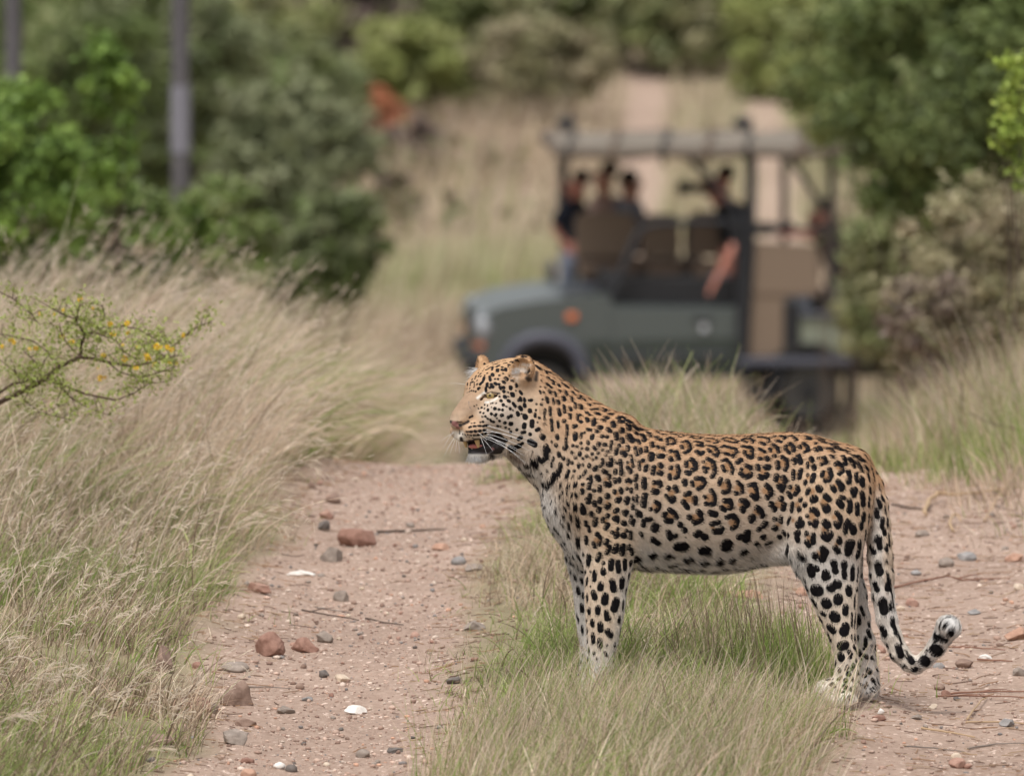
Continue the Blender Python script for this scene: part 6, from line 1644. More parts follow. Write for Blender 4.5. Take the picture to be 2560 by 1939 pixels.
# ------------------------------------------------------------------ flowering thorn shrub at the left
TD = 20.9
tb = Vector((-1.33, TD, float(Hn(-1.33, TD)[0])))
thorn = empty('thorn_shrub', tb)
tag(thorn, 'low thorn shrub with small yellow flowers over the left bank grass', 'shrub')
rt = random.Random(12)
m_twig = material('thorn_wood', (0.10, 0.062, 0.045), .85)
m_tleaf = tint_material('small_leaf', rough=.5, spec=.3, transl=.3)
def T(u, v, dy=0.0):
    return Vector(at(u, v, TD + dy)) - tb
main = [[(-76, 1408), (-55, 1200), (-10, 1010), (60, 975), (105, 952), (150, 915), (200, 893)], [(200, 893), (203, 862), (212, 838), (235, 830)], [(200, 893), (235, 896), (270, 905), (330, 915), (380, 905)],
        [(-40, 1150), (-30, 1000), (30, 960), (90, 945), (150, 960), (215, 985), (290, 1000)]]
wid = [9.0, 4.5, 4.2, 4.5]
twigs = [[(-20, 720), (30, 745), (70, 775), (100, 812)], [(125, 768), (165, 790), (212, 802), (250, 828)], [(250, 828), (300, 814), (345, 822), (385, 845), (425, 872)], [(425, 872), (455, 845), (490, 820), (532, 800)],
         [(235, 830), (255, 838), (290, 850), (310, 880), (350, 900)], [(150, 915), (120, 880), (80, 850), (30, 840), (-20, 830)], [(200, 893), (170, 862), (150, 830), (120, 800)], [(105, 952), (90, 905), (60, 880)],
         [(290, 1000), (330, 985), (370, 960), (430, 950)], [(270, 905), (300, 930), (350, 945), (400, 930), (440, 915)], [(60, 975), (40, 930), (0, 900)], [(212, 838), (190, 800), (200, 760)], [(330, 915), (345, 880), (365, 860), (400, 850)],
         [(150, 960), (170, 990), (220, 1020), (280, 1040)], [(90, 945), (60, 1000), (100, 1030), (180, 1050)], [(380, 905), (420, 890), (445, 905)], [(235, 830), (262, 790), (255, 762)]]
allp = []
def twiglets(P, n):
    for _ in range(n):
        k = rt.randrange(len(P) - 1); a = P[k].lerp(P[k + 1], rt.random())
        d = Vector((rt.gauss(0, 1), rt.gauss(0, .8), rt.gauss(.5, .8))).normalized() * rt.uniform(.025, .07)
        Q = [a, a + d * .5 + Vector((0, 0, .004)), a + d]
        tw.tube(Q, [.0011, .0009, .0004], 5); allp.append(Q)
tw = MB()
for i, pl in enumerate(main):
    dz = rt.uniform(-.05, .05)
    P = [T(u, v, dz * j / 3) for j, (u, v) in enumerate(pl)]
    s = TD / FPX
    MB().tube(P, [wid[i] * s * (1 - .5 * j / len(P)) for j in range(len(P))], 7).build('branch', m_twig, thorn, True)
    if i: allp.append(P)
for pl in twigs:
    a_, b_ = rt.uniform(-.10, .12), rt.uniform(-.15, .2)
    P = [T(u, v, a_ + b_ * j / 3) for j, (u, v) in enumerate(pl)]
    MB().tube(P, [2.0 * TD / FPX * (1 - .6 * j / len(P)) for j in range(len(P))], 5).build('twig', m_twig, thorn, True)
    allp.append(P)
for P in list(allp): twiglets(P, 9)
tag(tw.build('twiglets', m_twig, thorn, True), kind='stuff')
lc, ln_, lcol = [], [], []
for P in allp:
    for a_, b_ in zip(P[:-1], P[1:]):
        n = int((b_ - a_).length / .0026)
        for k in range(n):
            q = a_.lerp(b_, rt.random()) + Vector((rt.gauss(0, .017), rt.gauss(0, .02), rt.gauss(.004, .015)))
            lc.append(tuple(q)); ln_.append((rt.gauss(0, 1), rt.gauss(-.4, 1), rt.gauss(.6, 1)))
            g_ = rt.random()
            lcol.append((.24 + .14 * g_, .29 + .13 * g_, .07 + .05 * g_))
lc = np.array(lc); ln_ = np.array(ln_); ln_ /= np.linalg.norm(ln_, axis=1)[:, None]
V4, F4 = quads(lc, ln_, np.random.RandomState(3).uniform(.0035, .0085, len(lc)), .42, 4)
tl = mesh_np('foliage', V4, F4, m_tleaf, thorn, False, {'tint': ('FACE', 'FLOAT_COLOR', np.concatenate([np.array(lcol), np.ones((len(lc), 1))], axis=1))})
tag(tl, kind='stuff')
m_flower = material('yellow_petals', (0.78, 0.52, 0.03), .6)
fv = []
mbf = MB()
for k in range(26):
    z_ = 1 - 2 * (k + .5) / 26; rr_ = math.sqrt(1 - z_ * z_); ph = k * 2.39996
    d_ = Vector((rr_ * math.cos(ph), rr_ * math.sin(ph), z_))
    e_ = d_.orthogonal().normalized(); g_ = d_.cross(e_)
    mbf.add([d_ * .35 + e_ * .14, d_ * .35 - e_ * .14, d_ * (.8 + .4 * rt.random()) - e_ * .22 + g_ * .1, d_ * (.8 + .4 * rt.random()) + e_ * .22 + g_ * .1], [(0, 1, 2, 3)])
fl0 = mbf.build('flower', m_flower, thorn)
fl0.scale = (.0075,) * 3
FL = [(200, 748), (158, 775), (137, 785), (100, 785), (275, 810), (318, 808), (283, 835), (320, 832), (155, 842), (90, 870), (307, 862), (370, 895), (400, 868), (418, 868), (430, 874), (366, 888), (388, 910), (258, 888), (312, 897), (340, 920), (425, 905), (250, 945), (28, 850), (5, 866), (180, 855), (245, 920), (458, 838), (262, 943), (376, 900), (410, 876), (35, 856), (392, 866), (232, 770), (345, 868), (75, 872), (440, 908)]
for i, (u, v) in enumerate(FL):
    o = fl0 if i == 0 else fl0.copy()
    if i: COL.objects.link(o); o.parent = thorn
    o.location = T(u, v, rt.uniform(-.08, .05))
    s_ = .0066 * rt.uniform(.6, 1.35); o.scale = (s_, s_, s_); o.rotation_euler = (rt.random() * 3, rt.random() * 3, rt.random() * 3)
# the thin tall reed stalk left of the poles
rd = Vector(at(115, 690, 25.0)); rb = Vector((rd.x - .02, 25.0, float(Hn(rd.x, 25.0)[0])))
reed = MB()
pa, pb, pc = Vector(at(118, 692, 25.0)) - rb, Vector(at(165, 560, 25.0)) - rb, Vector(at(208, 405, 25.0)) - rb
reed.tube([Vector((0, 0, 0)), pa * .6, pa, pb, pc], [.0016, .0015, .0013, .001, .0005], 6)
ro = reed.build('grass_stalk', material('pale_stalk', (0.33, 0.33, 0.20), .7), None, True, rb)
tag(ro, 'single tall thin grass stalk standing against the dark left bushes', 'grass stalk')
for (pts_, lab_) in (([(1970, 105), (2060, 150), (2212, 185)], 'thin bare twig reaching in from the right edge over the bank'),):
    P = [Vector(at(1280 + a_ / 1.728, 970 + b_ / 1.728, 24.2)) for a_, b_ in pts_]
    e_ = P[-1] + (P[-1] - P[-2]) * .8; gr_ = Vector((e_.x + .1, 24.3, float(H(e_.x + .1, 24.3))))
    o = MB().tube([p - gr_ for p in P] + [e_ - gr_, Vector((0, 0, 0))], [.0012, .0016, .002, .003, .005], 6).build('twig', m_stick_d, None, True, gr_)
    tag(o, lab_, 'twig')
print('bushes', round(time.time() - T0, 1))
# ------------------------------------------------------------------ the open safari vehicle
VD = 70.0
vx0, vy0, vz0 = ground(1621, 1072)
VD = vy0
MPX = VD / FPX / .8637           # metres per displayed pixel at the vehicle
VTH = math.radians(3.5)
vbase = Vector((vx0, vy0, vz0))
veh = empty('safari_vehicle', vbase, VTH)
tag(veh, 'open grey-green safari vehicle with canvas roof parked across the valley road', 'vehicle')
DG = 925.0
def VP(dx, dy, Yl):
    """vehicle point that shows at displayed (dx, dy) for a given depth across the body (Yl: -0.85 near, +0.85 far)"""
    c, s = math.cos(VTH), math.sin(VTH)
    Xl = ((dx - 1400) * MPX + Yl * s) / c
    yw = Xl * s + Yl * c                      # how much deeper than the base
    z = (DG - dy) * MPX - yw * .104
    return (Xl, Yl, z)
def VXZ(dx, dy, Yl=-.85):
    p = VP(dx, dy, Yl); return (p[0], p[2])
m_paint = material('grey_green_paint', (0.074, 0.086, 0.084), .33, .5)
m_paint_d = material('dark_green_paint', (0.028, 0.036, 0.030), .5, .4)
m_flare = material('grey_plastic', (0.065, 0.067, 0.088), .55, .4)
m_black = material('black_plastic', (0.018, 0.018, 0.020), .55, .3)
m_steel = material('black_tube', (0.018, 0.019, 0.023), .45, .4)
m_tyre = material('tyre_rubber', (0.022, 0.021, 0.020), .85, .2)
m_rim = material('wheel_steel', (0.035, 0.034, 0.034), .4, .5)
m_canvas = material('brown_canvas', (0.195, 0.145, 0.108), .9, .1)
m_canvas2 = material('dark_canvas', (0.13, 0.092, 0.068), .9, .1)
m_roofc = material('roof_canvas', (0.19, 0.165, 0.135), .9, .1)
m_roofd = material('roof_canvas_dark', (0.13, 0.105, 0.085), .9, .1)  # darker canvas tone for the rolled sides and front edge
m_glassl = material('lamp_glass', (0.26, 0.27, 0.29), .15, .6)
m_orange = material('indicator_lens', (0.62, 0.16, 0.05), .25, .5)
m_chrome = material('bright_metal', (0.62, 0.63, 0.66), .25, .5, .8)
m_olive = material('faded_olive_panel', (0.20, 0.215, 0.165), .7, .3)
Wn, Wf = -.84, .84
def near_poly(pts, Yl=-.85):
    return [VXZ(a, b, Yl) for a, b in pts]
# side profile of bonnet, wing and body
arch = [(1098 - 0, 800), (1102, 776), (1122, 750), (1150, 738), (1180, 736), (1212, 746), (1238, 770), (1246, 800)]
prof = [(1046, 800), (1028, 770), (1024, 712), (1036, 684), (1080, 664), (1160, 650), (1245, 642), (1312, 638), (1318, 660), (1450, 664), (1590, 664), (1592, 800)]
body = MB().prism(near_poly(prof + arch[::-1]), Wn, Wf)
body.build('body', m_paint, veh)
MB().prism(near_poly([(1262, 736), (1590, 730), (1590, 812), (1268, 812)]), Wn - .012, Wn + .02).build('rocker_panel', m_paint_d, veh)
d_ = MB().prism(near_poly([(1322, 668), (1566, 668), (1568, 732), (1570, 782), (1330, 784), (1322, 740)]), Wn - .03, Wn + .01).build('door', m_paint, veh)
MB().box((0, 0, 0), (.15, .03, .035), None, 1, .008).build('door_handle', m_black, d_, False, Vector(VP(1512, 690, Wn - .045)))
MB().tube([VP(1515, 707, Wn - .03), VP(1515, 707, Wn - .05)], .032, 14).build('lock_cover', m_chrome, d_)
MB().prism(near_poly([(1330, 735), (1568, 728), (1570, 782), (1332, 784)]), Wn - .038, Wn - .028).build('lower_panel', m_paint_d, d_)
MB().prism(near_poly([(1326, 762), (1568, 758), (1568, 764), (1326, 768)]), Wn - .05, Wn - .03).build('trim_strip', m_flare, d_)
fl = MB()
fl.tube([(x, Wn - .01, z) for x, z in near_poly([(1052, 800)] + [(1090, 800), (1094, 772), (1116, 744), (1148, 730), (1182, 728), (1218, 738), (1246, 764), (1256, 806)])[1:]], .058, 10)
fl.build('wheel_arch', m_flare, veh, True)
MB().box((0, 0, 0), (.16, 1.72, .17), None, 1, .03).build('bumper', m_black, veh, False, Vector(VP(1030, 790, -.85)) + Vector((-.02, .85, 0)))
for Yl in (-.74, .74):
    p = Vector(VP(1048, 712, Wn)); p.y = Yl
    hl_ = MB().ell((0, 0, 0), (.085, .15, .14), None, 16, 10).build('headlight', m_glassl, veh, True, p + Vector((-.02, 0, 0)))
    MB().ell((-.02, 0, -.13), (.06, .12, .045), None, 12, 8).build('indicator', m_orange, hl_, True)
    MB().tube([(.02, -.001, 0), (-.055, -.001, 0)], .155 * .8, 16).build('bezel', m_black, hl_, True)
MB().box((0, 0, 0), (.03, 1.0, .20), None, 1, .01).build('grille', m_black, veh, False, Vector(VP(1026, 722, Wn)) + Vector((0, .85, 0)))
MB().box((0, 0, 0), (.085, .025, .06), None, 1, .01).build('side_indicator', m_orange, veh, False, Vector(VP(1232, 684, Wn - .012)))
# folded windscreen over the bonnet
ws = MB()
for Yl in (-.6, .6):
    ws.tube([VP(1180 + 40 * (Yl < 0), 628, Yl), VP(1300 + 15 * (Yl < 0), 612, Yl)], .018, 8)
a_, b_ = Vector(VP(1220, 628, -.6)), Vector(VP(1180, 628, .6)); ws.tube([a_, b_], .018, 8)
a_, b_ = Vector(VP(1315, 612, -.6)), Vector(VP(1300, 612, .6)); ws.tube([a_, b_], .022, 8)
wso = ws.build('folded_windscreen', m_flare, veh, True)
for _dx in (1170, 1740):
    _x = VP(_dx, 800, Wn)[0]
    MB().box((0, 0, 0), (.56, 1.2, .58), None, 1, .03).build('wheel_well', m_black, veh, False, Vector((_x, 0, .42)))
# wheels
def wheel(dx, dy, Yl):
    r_ = .40
    p = Vector(VP(dx, dy, Wn)); p.y = Yl; p.z = r_ - .02
    root = MB()
    prof_ = [(-.12, r_ * .80), (-.125, r_ * .94), (-.10, r_), (.10, r_), (.125, r_ * .94), (.12, r_ * .80)]
    n = 28; vs = []; fs = []
    for i in range(n):
        a = 2 * PI * i / n
        for q, rr_ in prof_:
            k = 1.0 if not (abs(q) == .10 and i % 2) else .975
            vs.append((rr_ * k * math.cos(a), q, rr_ * k * math.sin(a)))
    m_ = len(prof_)
    for i in range(n):
        for j in range(m_):
            fs.append((i * m_ + j, ((i + 1) % n) * m_ + j, ((i + 1) % n) * m_ + (j + 1) % m_, i * m_ + (j + 1) % m_))
    t_ = MB().add(vs, fs).build('wheel', m_tyre, veh, True, p)
    MB().tube([(0, -.10, 0), (0, -.02, 0), (0, .10, 0)], [r_ * .55, r_ * .62, r_ * .55], 20).build('rim', m_rim, t_, True)
    MB().tube([(0, -.13, 0), (0, -.09, 0)], [.05, .07], 12).build('hub', m_black, t_, True)
wheel(1170, 830, -.72); wheel(1170, 830, .72)
wheel(1740, 830, -.72); wheel(1740, 830, .72)
# rear body
def bx(name, dx0, dx1, dy0, dy1, y0, y1, mat, parent=veh, bev=.012):
    a, b = Vector(VP(dx0, dy1, y0)), Vector(VP(dx1, dy0, y0))
    c = ((a.x + b.x) / 2, (y0 + y1) / 2, (a.z + b.z) / 2)
    return MB().box((0, 0, 0), (abs(b.x - a.x), abs(y1 - y0), abs(b.z - a.z)), None, 1, bev).build(name, mat, parent, False, Vector(c))
bx('chassis', 1270, 1960, 795, 815, -.55, .55, m_black)
bx('side_step', 1590, 1830, 772, 790, -.90, -.70, m_flare)
bx('rear_body', 1722, 1960, 682, 760, -.80, .80, m_olive)
bx('rear_body_rail', 1722, 1962, 674, 684, -.84, .84, m_flare)
bx('rear_deck', 1592, 1960, 762, 772, -.80, .80, m_black)
bx('tool_box', 1686, 1722, 652, 758, -.82, -.40, m_black)
bx('jerry_can', 1750, 1778, 622, 680, -.70, -.50, m_black)
MB().tube([VP(1600, 790, -.86), VP(1612, 840, -.88), VP(1640, 856, -.88), VP(1668, 846, -.88), VP(1680, 792, -.86)], .024, 8).build('step_loop', m_steel, veh, True)
bx('cab_interior', 1300, 1585, 600, 664, -.70, .70, m_black)
bx('dashboard', 1292, 1330, 588, 650, -.68, .68, m_black)
sw = MB(); c_ = Vector(VP(1345, 596, .35))
sw.tube([c_ + Vector((.05 * math.sin(t), .18 * math.cos(t), .17 * math.sin(t))) for t in [i * PI / 9 for i in range(19)]], .014, 6)
sw.tube([c_, c_ + Vector((-.25, 0, -.15))], .02, 6)
sw.build('steering_wheel', m_black, veh, True)
# seats: back, cushion, canvas cover
def seat(dx0, dx1, Yl, t0=452, t1=548, mat=m_canvas, name='seat'):
    a, b = Vector(VP(dx0, t1, Yl)), Vector(VP(dx1, t0, Yl))
    w_ = b.x - a.x; h_ = b.z - a.z; rr_ = .07
    poly = [(a.x, a.z), (b.x, a.z), (b.x, b.z - rr_), (b.x - rr_ * .3, b.z - rr_ * .3), (b.x - rr_, b.z), (a.x + rr_, b.z), (a.x + rr_ * .3, b.z - rr_ * .3), (a.x, b.z - rr_)]
    s_ = MB().prism(poly, Yl - .07, Yl + .07).build(name, mat, veh)
    MB().box((0, 0, 0), (w_ * .96, .5, .12), None, 1, .03).build('cushion', m_canvas2, s_, False, Vector(((a.x + b.x) / 2, Yl - .28, a.z - .09)))
    for k in (.28, .72):
        x_ = a.x + w_ * k
        MB().tube([(x_, Yl + .05, a.z - .35), (x_, Yl + .05, a.z + .02)], .016, 6).build('support', m_steel, s_, True)
seat(1242, 1372, .30); seat(1386, 1468, .20, 456, 548); seat(1486, 1578, .05, 452, 548)
bx('bench_base', 1250, 1530, 560, 592, .0, .45, m_canvas2)
pn_ = MB().prism(near_poly([(1602, 522), (1752, 530), (1764, 560), (1764, 636), (1690, 640), (1684, 768), (1606, 768)], -.78), -.80, -.66).build('side_seat_cover', m_canvas, veh)
MB().prism(near_poly([(1604, 634), (1762, 632), (1762, 636), (1604, 639)], -.78), -.808, -.80).build('seam', m_canvas2, pn_)
# posts and bars
def bar(pts, r_=.03, mat=m_steel, name='post'):
    return MB().tube([VP(*p) for p in pts], r_, 8).build(name, mat, veh, True)
bar([(1216, 335, .80), (1218, 480, .80), (1224, 640, .80)], .042)
bar([(1616, 330, -.80), (1614, 520, -.80), (1598, 800, -.82)], .046)
bar([(1590, 470, -.83), (1592, 800, -.83)], .034)
bar([(1474, 330, -.78), (1540, 400, -.80), (1600, 486, -.80)], .030, m_steel, 'roof_brace')
bar([(1688, 330, -.78), (1730, 385, -.78), (1765, 440, -.78)], .026, m_steel, 'roof_brace')
bar([(1700, 332, .78), (1700, 620, .78)], .032)
bar([(1788, 330, -.78), (1790, 620, -.80), (1790, 690, -.80)], .032)
bar([(1316, 642, -.80), (1338, 590, -.80), (1360, 535, -.80), (1378, 498, -.80), (1402, 484, -.80), (1474, 479, -.80), (1560, 480, -.80), (1582, 488, -.80), (1590, 510, -.80)], .030, m_steel, 'roll_bar')
bar([(1478, 480, -.80), (1479, 560, -.60)], .022, m_steel, 'grab_rail')
bar([(1615, 492, -.82), (1790, 498, -.82)], .018, m_steel, 'grab_rail')
mr_ = MB().ell((0, 0, 0), (.045, .09, .12), None, 12, 8).build('mirror', m_flare, veh, True, Vector(VP(1190, 582, .98)))
bar([(1194, 600, .95), (1222, 622, .82)], .012, m_steel, 'mirror_arm')
# roof
zr = lambda dx, dy, Yl: Vector(VP(dx, dy, Yl))
a1_, b1_ = zr(1206, 326, -.84), zr(1870, 326, -.84)
zt_ = a1_.z
nseg = 16; vs = []; fs = []
for i in range(nseg + 1):
    t = i / nseg; x_ = a1_.x + (b1_.x - a1_.x) * t
    sag = .018 * math.sin(t * PI * 4) 
    for j in range(7):
        y_ = -.84 + 1.68 * j / 6
        zz_ = zt_ + .025 * math.sin(PI * j / 6) + sag * math.sin(PI * j / 6) + .02
        vs.append((x_, y_, zz_)); 
for i in range(nseg + 1):
    t = i / nseg; x_ = a1_.x + (b1_.x - a1_.x) * t
    for j in range(7):
        vs.append((x_, -.84 + 1.68 * j / 6, zt_ - .015))
M_ = 7 * (nseg + 1)
for i in range(nseg):
    for j in range(6):
        q = i * 7 + j
        fs.append((q, q + 7, q + 8, q + 1)); fs.append((q + M_, q + 1 + M_, q + 8 + M_, q + 7 + M_))
    fs.append((i * 7, i * 7 + M_, (i + 1) * 7 + M_, (i + 1) * 7)); fs.append((i * 7 + 6, (i + 1) * 7 + 6, (i + 1) * 7 + 6 + M_, i * 7 + 6 + M_))
for j in range(6):
    fs.append((j, j + 1, j + 1 + M_, j + M_)); q = nseg * 7 + j; fs.append((q, q + M_, q + 1 + M_, q + 1))
roof = MB().add(vs, fs).build('canvas_roof', m_roofc, veh, True)
def roll(Yl, x0, x1, r_, mat, name='rolled_side'):
    n = 18
    P = [(x0 + (x1 - x0) * i / n, Yl + .012 * math.sin(i * 2.1), zt_ - .03 + .012 * math.sin(i * 1.3)) for i in range(n + 1)]
    return MB().tube(P, [r_ * (1 + .14 * math.sin(i * 1.9)) for i in range(n + 1)], 10).build(name, mat, roof, True)
roll(-.87, a1_.x - .02, b1_.x, .040, m_roofd); roll(.87, a1_.x - .02, b1_.x, .062, m_roofd)
fr = MB().tube([(a1_.x - .02, -.86, zt_ - .02), (a1_.x - .03, 0, zt_ + .03), (a1_.x - .02, .86, zt_ - .02)], .045, 8).build('front_edge', m_roofd, roof, True)
for k, dx_ in enumerate((1222, 1318, 1425, 1520, 1605, 1720)):
    x_ = VP(dx_, 326, -.84)[0]
    st = MB().tube([(x_, -.87 + .085 * math.cos(t), zt_ - .03 + .085 * math.sin(t)) for t in [i * PI / 6 for i in range(13)]], .016, 6)
    st.tube([(x_, -.84, zt_ + .045), (x_ + .10, -.3, zt_ + .085), (x_ + .14, .3, zt_ + .085), (x_ + .16, .86, zt_ + .04)], .014, 6)
    st.build('strap', m_black if k in (0, 2, 4) else m_canvas2, roof, True)
for dx_, dy_, Yl in ((1222, 278, .7), (1608, 272, .6)):
    MB().ell((0, 0, 0), (.085, .10, .055), None, 12, 8).build('roof_bundle', m_black, roof, True, Vector((VP(dx_, dy_, Yl)[0], Yl, zt_ + .11)))

# ------------------------------------------------------------------ people
m_skin = material('sunburnt_skin', (0.44, 0.19, 0.14), .6, .3)
m_skin2 = material('tanned_skin', (0.40, 0.21, 0.155), .6, .3)
m_hair_d = material('dark_hair', (0.018, 0.014, 0.012), .7, .2)
Mv = Matrix.Translation(vbase) @ Matrix.Rotation(VTH, 4, 'Z')
def VW(dx, dy, Yl):
    return Mv @ Vector(VP(dx, dy, Yl))
def skinned(name, pts, edges, radii, mat, parent, lvl=2):
    me = bpy.data.meshes.new(name)
    me.from_pydata([tuple(p) for p in pts], edges, [])
    me.update(); me.materials.append(mat)
    o = bpy.data.objects.new(name, me); COL.objects.link(o); o.parent = parent
    md = o.modifiers.new('skin', 'SKIN'); md.use_smooth_shade = True
    if not me.skin_vertices:
        bpy.context.view_layer.update()
    lay_ = me.skin_vertices[0].data if me.skin_vertices else None
    if lay_:
        for i, r_ in enumerate(radii):
            lay_[i].radius = (r_, r_) if not isinstance(r_, tuple) else r_
            lay_[i].use_root = (i == 0)
    ss = o.modifiers.new('sub', 'SUBSURF'); ss.levels = lvl; ss.render_levels = lvl
    return o
def person(label, head, hip, face, shoulders, la, ra, shirt, skin, legs=None, hairc=m_hair_d, hat=None, group='people riding in the safari vehicle', legc=None):
    """all points in the world; face: unit direction the face looks; la / ra: (elbow, hand)"""
    head = Vector(head); hip = Vector(hip); face = Vector(face).normalized()
    root = empty('person', hip); tag(root, label, 'person', group)
    L_ = lambda p: Vector(p) - hip
    hd_ = L_(head); neck = hd_ + Vector((0, 0, -.15)) - face * .02; chest = neck + (Vector((0, 0, 0)) - neck) * .28; waist = neck * .35
    sl, sr = L_(shoulders[0]), L_(shoulders[1])
    le, lh = L_(la[0]), L_(la[1]); re_, rh = L_(ra[0]), L_(ra[1])
    pts = [Vector((0, 0, 0)), waist, chest, neck, hd_ + Vector((0, 0, -.05)), hd_ + Vector((0, 0, .05)), sl, le, lh, sr, re_, rh]
    rad = [(.14, .12), (.13, .11), (.16, .11), .055, .088, .085, .050, .031, .023, .050, .031, .023]
    ed = [(0, 1), (1, 2), (2, 3), (3, 4), (4, 5), (2, 6), (6, 7), (7, 8), (2, 9), (9, 10), (10, 11)]
    for h_, e_ in ((lh, le), (rh, re_)):
        d_ = (h_ - e_).normalized(); s_ = d_.cross(Vector((0, 0, 1)))
        s_ = s_.normalized() if s_.length > .1 else Vector((1, 0, 0))
        hi = 8 if h_ is lh else 11
        pts.append(h_ + d_ * .05); rad.append((.034, .016)); pi_ = len(pts) - 1; ed.append((hi, pi_))
        for k, (off, ll) in enumerate(((-.027, .055), (-.009, .068), (.009, .064), (.027, .05))):
            pts.append(h_ + d_ * (.06 + ll * .5) + s_ * off); rad.append(.0085); ed.append((pi_, len(pts) - 1)); q_ = len(pts) - 1
            pts.append(h_ + d_ * (.055 + ll) + s_ * off * 1.1 + Vector((0, 0, -.015))); rad.append(.007); ed.append((q_, len(pts) - 1))
        pts.append(h_ + d_ * .04 + s_ * .045 + Vector((0, 0, -.01))); rad.append(.010); ed.append((hi, len(pts) - 1))
    if legs:
        for knee, foot in legs:
            kn, ft = L_(knee), L_(foot)
            pts += [kn, ft]; rad += [.065, .045]; n_ = len(pts); ed += [(0, n_ - 2), (n_ - 2, n_ - 1)]
    skinned('body', pts, ed, rad, skin, root)
    # face
    side_ = face.cross(Vector((0, 0, 1))).normalized()
    fc = MB().tube([hd_ + face * .082 + Vector((0, 0, .02)), hd_ + face * .112 + Vector((0, 0, -.02)), hd_ + face * .09 + Vector((0, 0, -.032))], [.010, .015, .010], 8)
    fc.build('nose', skin, root, True)
    for s_ in (-1, 1):
        MB().ell(hd_ + face * .078 + side_ * (.032 * s_) + Vector((0, 0, .022)), (.011, .011, .008), None, 8, 6).build('eye', m_hair_d, root, True)
        MB().ell(hd_ + side_ * (.088 * s_), (.016, .022, .032), None, 8, 6).build('ear', skin, root, True)
    MB().tube([hd_ + face * .085 + side_ * -.024 + Vector((0, 0, -.058)), hd_ + face * .09 + Vector((0, 0, -.06)), hd_ + face * .085 + side_ * .024 + Vector((0, 0, -.058))], .006, 6).build('mouth', m_canvas2, root, True)
    MB().ell(hd_ + Vector((0, 0, .058)) - face * .058, (.078, .078, .070), None, 16, 10).build('hair', hairc, root, True)
    if hat:
        hm = MB().ell(hd_ + Vector((0, 0, .075)) - face * .01, (.108, .108, .085), None, 16, 10)
        hm.box(hd_ + Vector((0, 0, .075)) + face * .12, (.16, .16, .012), face.to_track_quat('X', 'Z').to_matrix(), 1, 0)
        hm.build('cap', hat, root, True)
    # shirt
    sp = [Vector((0, 0, -.02)), waist, chest, neck + Vector((0, 0, -.03)), sl, sl.lerp(le, .9), sr, sr.lerp(re_, .75)]
    skinned('shirt', sp, [(0, 1), (1, 2), (2, 3), (2, 4), (4, 5), (2, 6), (6, 7)], [(.165, .14), (.155, .13), (.185, .135), .075, .078, .068, .078, .068], shirt, root)
    if legs:
        tp_ = [Vector((0, 0, -.03))]; te, tr_ = [], [(.15, .13)]
        for knee, foot in legs:
            tp_ += [L_(knee), L_(foot)]; n_ = len(tp_); te += [(0, n_ - 2), (n_ - 2, n_ - 1)]; tr_ += [.085, .06]
        skinned('trousers', tp_, te, tr_, legc or m_trs, root)
    return root
m_navy = material('dark_navy_cloth', (0.020, 0.022, 0.032), .85, .1)
m_greyb = material('grey_blue_cloth', (0.19, 0.20, 0.235), .85, .1)
m_pinkc = material('dusty_pink_cloth', (0.32, 0.22, 0.19), .85, .1)
m_blackc = material('black_cloth', (0.014, 0.014, 0.016), .85, .1)
m_trs = material('denim', (0.16, 0.175, 0.22), .85, .1)
def P3(dx, dy, Yl): return VW(dx, dy, Yl)
fw = (Mv.to_3x3() @ Vector((-1, 0, 0)))
person('passenger in dark navy top leaning an elbow out beside the front roof post', P3(1243, 390, .62), P3(1262, 545, .60), fw + Vector((0, -.6, -.1)), (P3(1224, 436, .50), P3(1258, 436, .72)),
       (P3(1196, 486, .55), P3(1222, 520, .52)), (P3(1285, 490, .7), P3(1262, 520, .45)), m_navy, m_skin, [(P3(1225, 560, .50), P3(1225, 640, .50)), (P3(1230, 560, .66), P3(1230, 640, .66))])
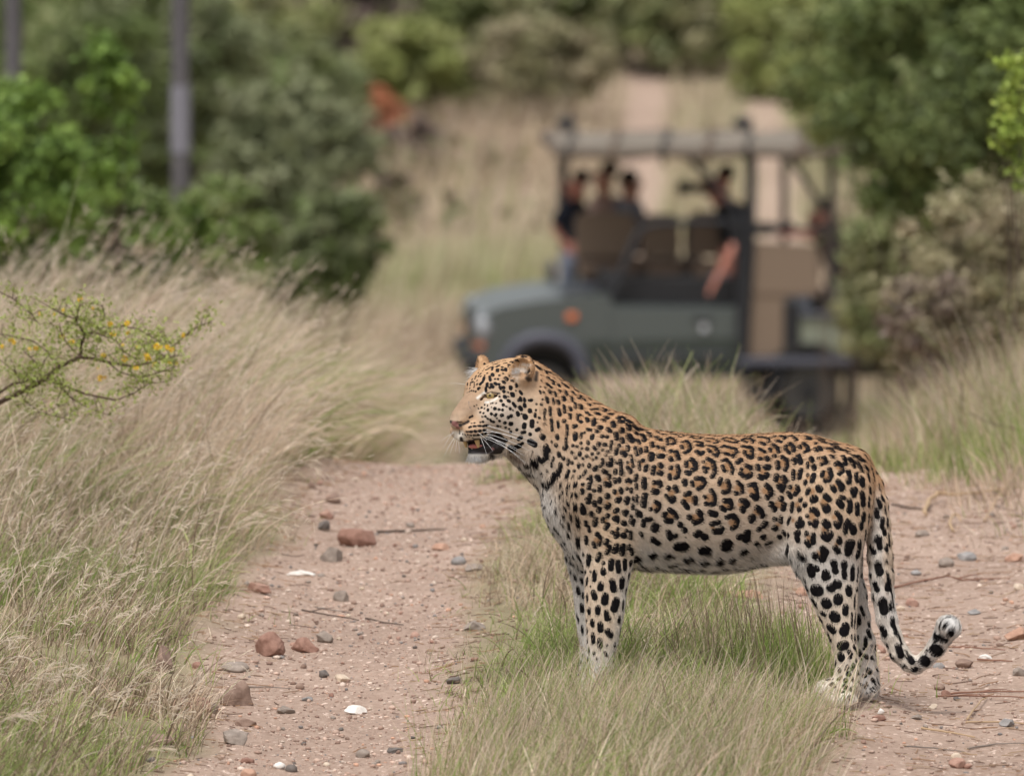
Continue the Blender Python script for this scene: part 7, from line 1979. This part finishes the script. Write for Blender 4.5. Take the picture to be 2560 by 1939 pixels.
person('passenger in dusty pink seated second behind the dark navy one', P3(1302, 372, .45), P3(1312, 540, .48), fw + Vector((0, -.2, 0)), (P3(1290, 430, .36), P3(1322, 430, .60)),
       (P3(1280, 480, .34), P3(1270, 510, .40)), (P3(1330, 480, .62), P3(1310, 510, .50)), m_pinkc, m_skin2, [(P3(1270, 560, .4), P3(1270, 640, .4)), (P3(1275, 560, .55), P3(1275, 640, .55))])
person('dark-haired passenger in grey-blue shirt seen above the seat back', P3(1362, 388, .48), P3(1356, 545, .5), fw * -.2 + Vector((0, 1, 0)), (P3(1334, 438, .45), P3(1380, 442, .50)),
       (P3(1318, 470, .40), P3(1330, 500, .38)), (P3(1392, 488, .44), P3(1376, 520, .40)), m_greyb, m_skin2, [(P3(1320, 560, .5), P3(1320, 640, .5)), (P3(1330, 560, .6), P3(1330, 640, .6))])
person('person in black holding a camera, arm hanging over the door', P3(1552, 388, -.35), P3(1600, 572, -.36), fw + Vector((0, -.5, -.1)), (P3(1588, 462, -.60), P3(1608, 458, -.12)),
       (P3(1576, 540, -.82), P3(1540, 606, -.84)), (P3(1560, 462, -.10), P3(1528, 412, -.30)), m_blackc, m_skin, [(P3(1502, 634, -.50), P3(1480, 660, -.5)), (P3(1540, 640, -.2), P3(1500, 665, -.2))])
person('person with dark hair bending low over the rear rail with a camera', P3(1766, 462, -.40), P3(1845, 600, -.2), fw + Vector((0, -.2, -.25)), (P3(1788, 500, -.50), P3(1800, 492, -.1)),
       (P3(1745, 505, -.62), P3(1706, 505, -.62)), (P3(1760, 512, -.1), P3(1712, 496, -.40)), m_blackc, m_skin, [(P3(1800, 640, -.3), P3(1800, 700, -.3)), (P3(1805, 640, -.1), P3(1805, 700, -.1))])
def camera_prop(dx, dy, Yl, lens, label):
    c = VW(dx, dy, Yl)
    root = empty('camera', c, VTH); tag(root, label, 'camera')
    MB().box((0, 0, 0), (.09, .15, .11), None, 1, .02).build('camera_body', m_blackc, root)
    MB().tube([(-.03, 0, 0), (-.12, 0, 0), (-.13, 0, 0), (-lens, 0, 0)], [.038, .04, .052, .055], 14).build('lens', m_black, root, True)
camera_prop(1524, 402, -.30, .24, 'black camera raised before the face of the person in black')
camera_prop(1700, 492, -.50, .34, 'black long-lens camera resting on the rear grab rail')
print('vehicle', round(time.time() - T0, 1))
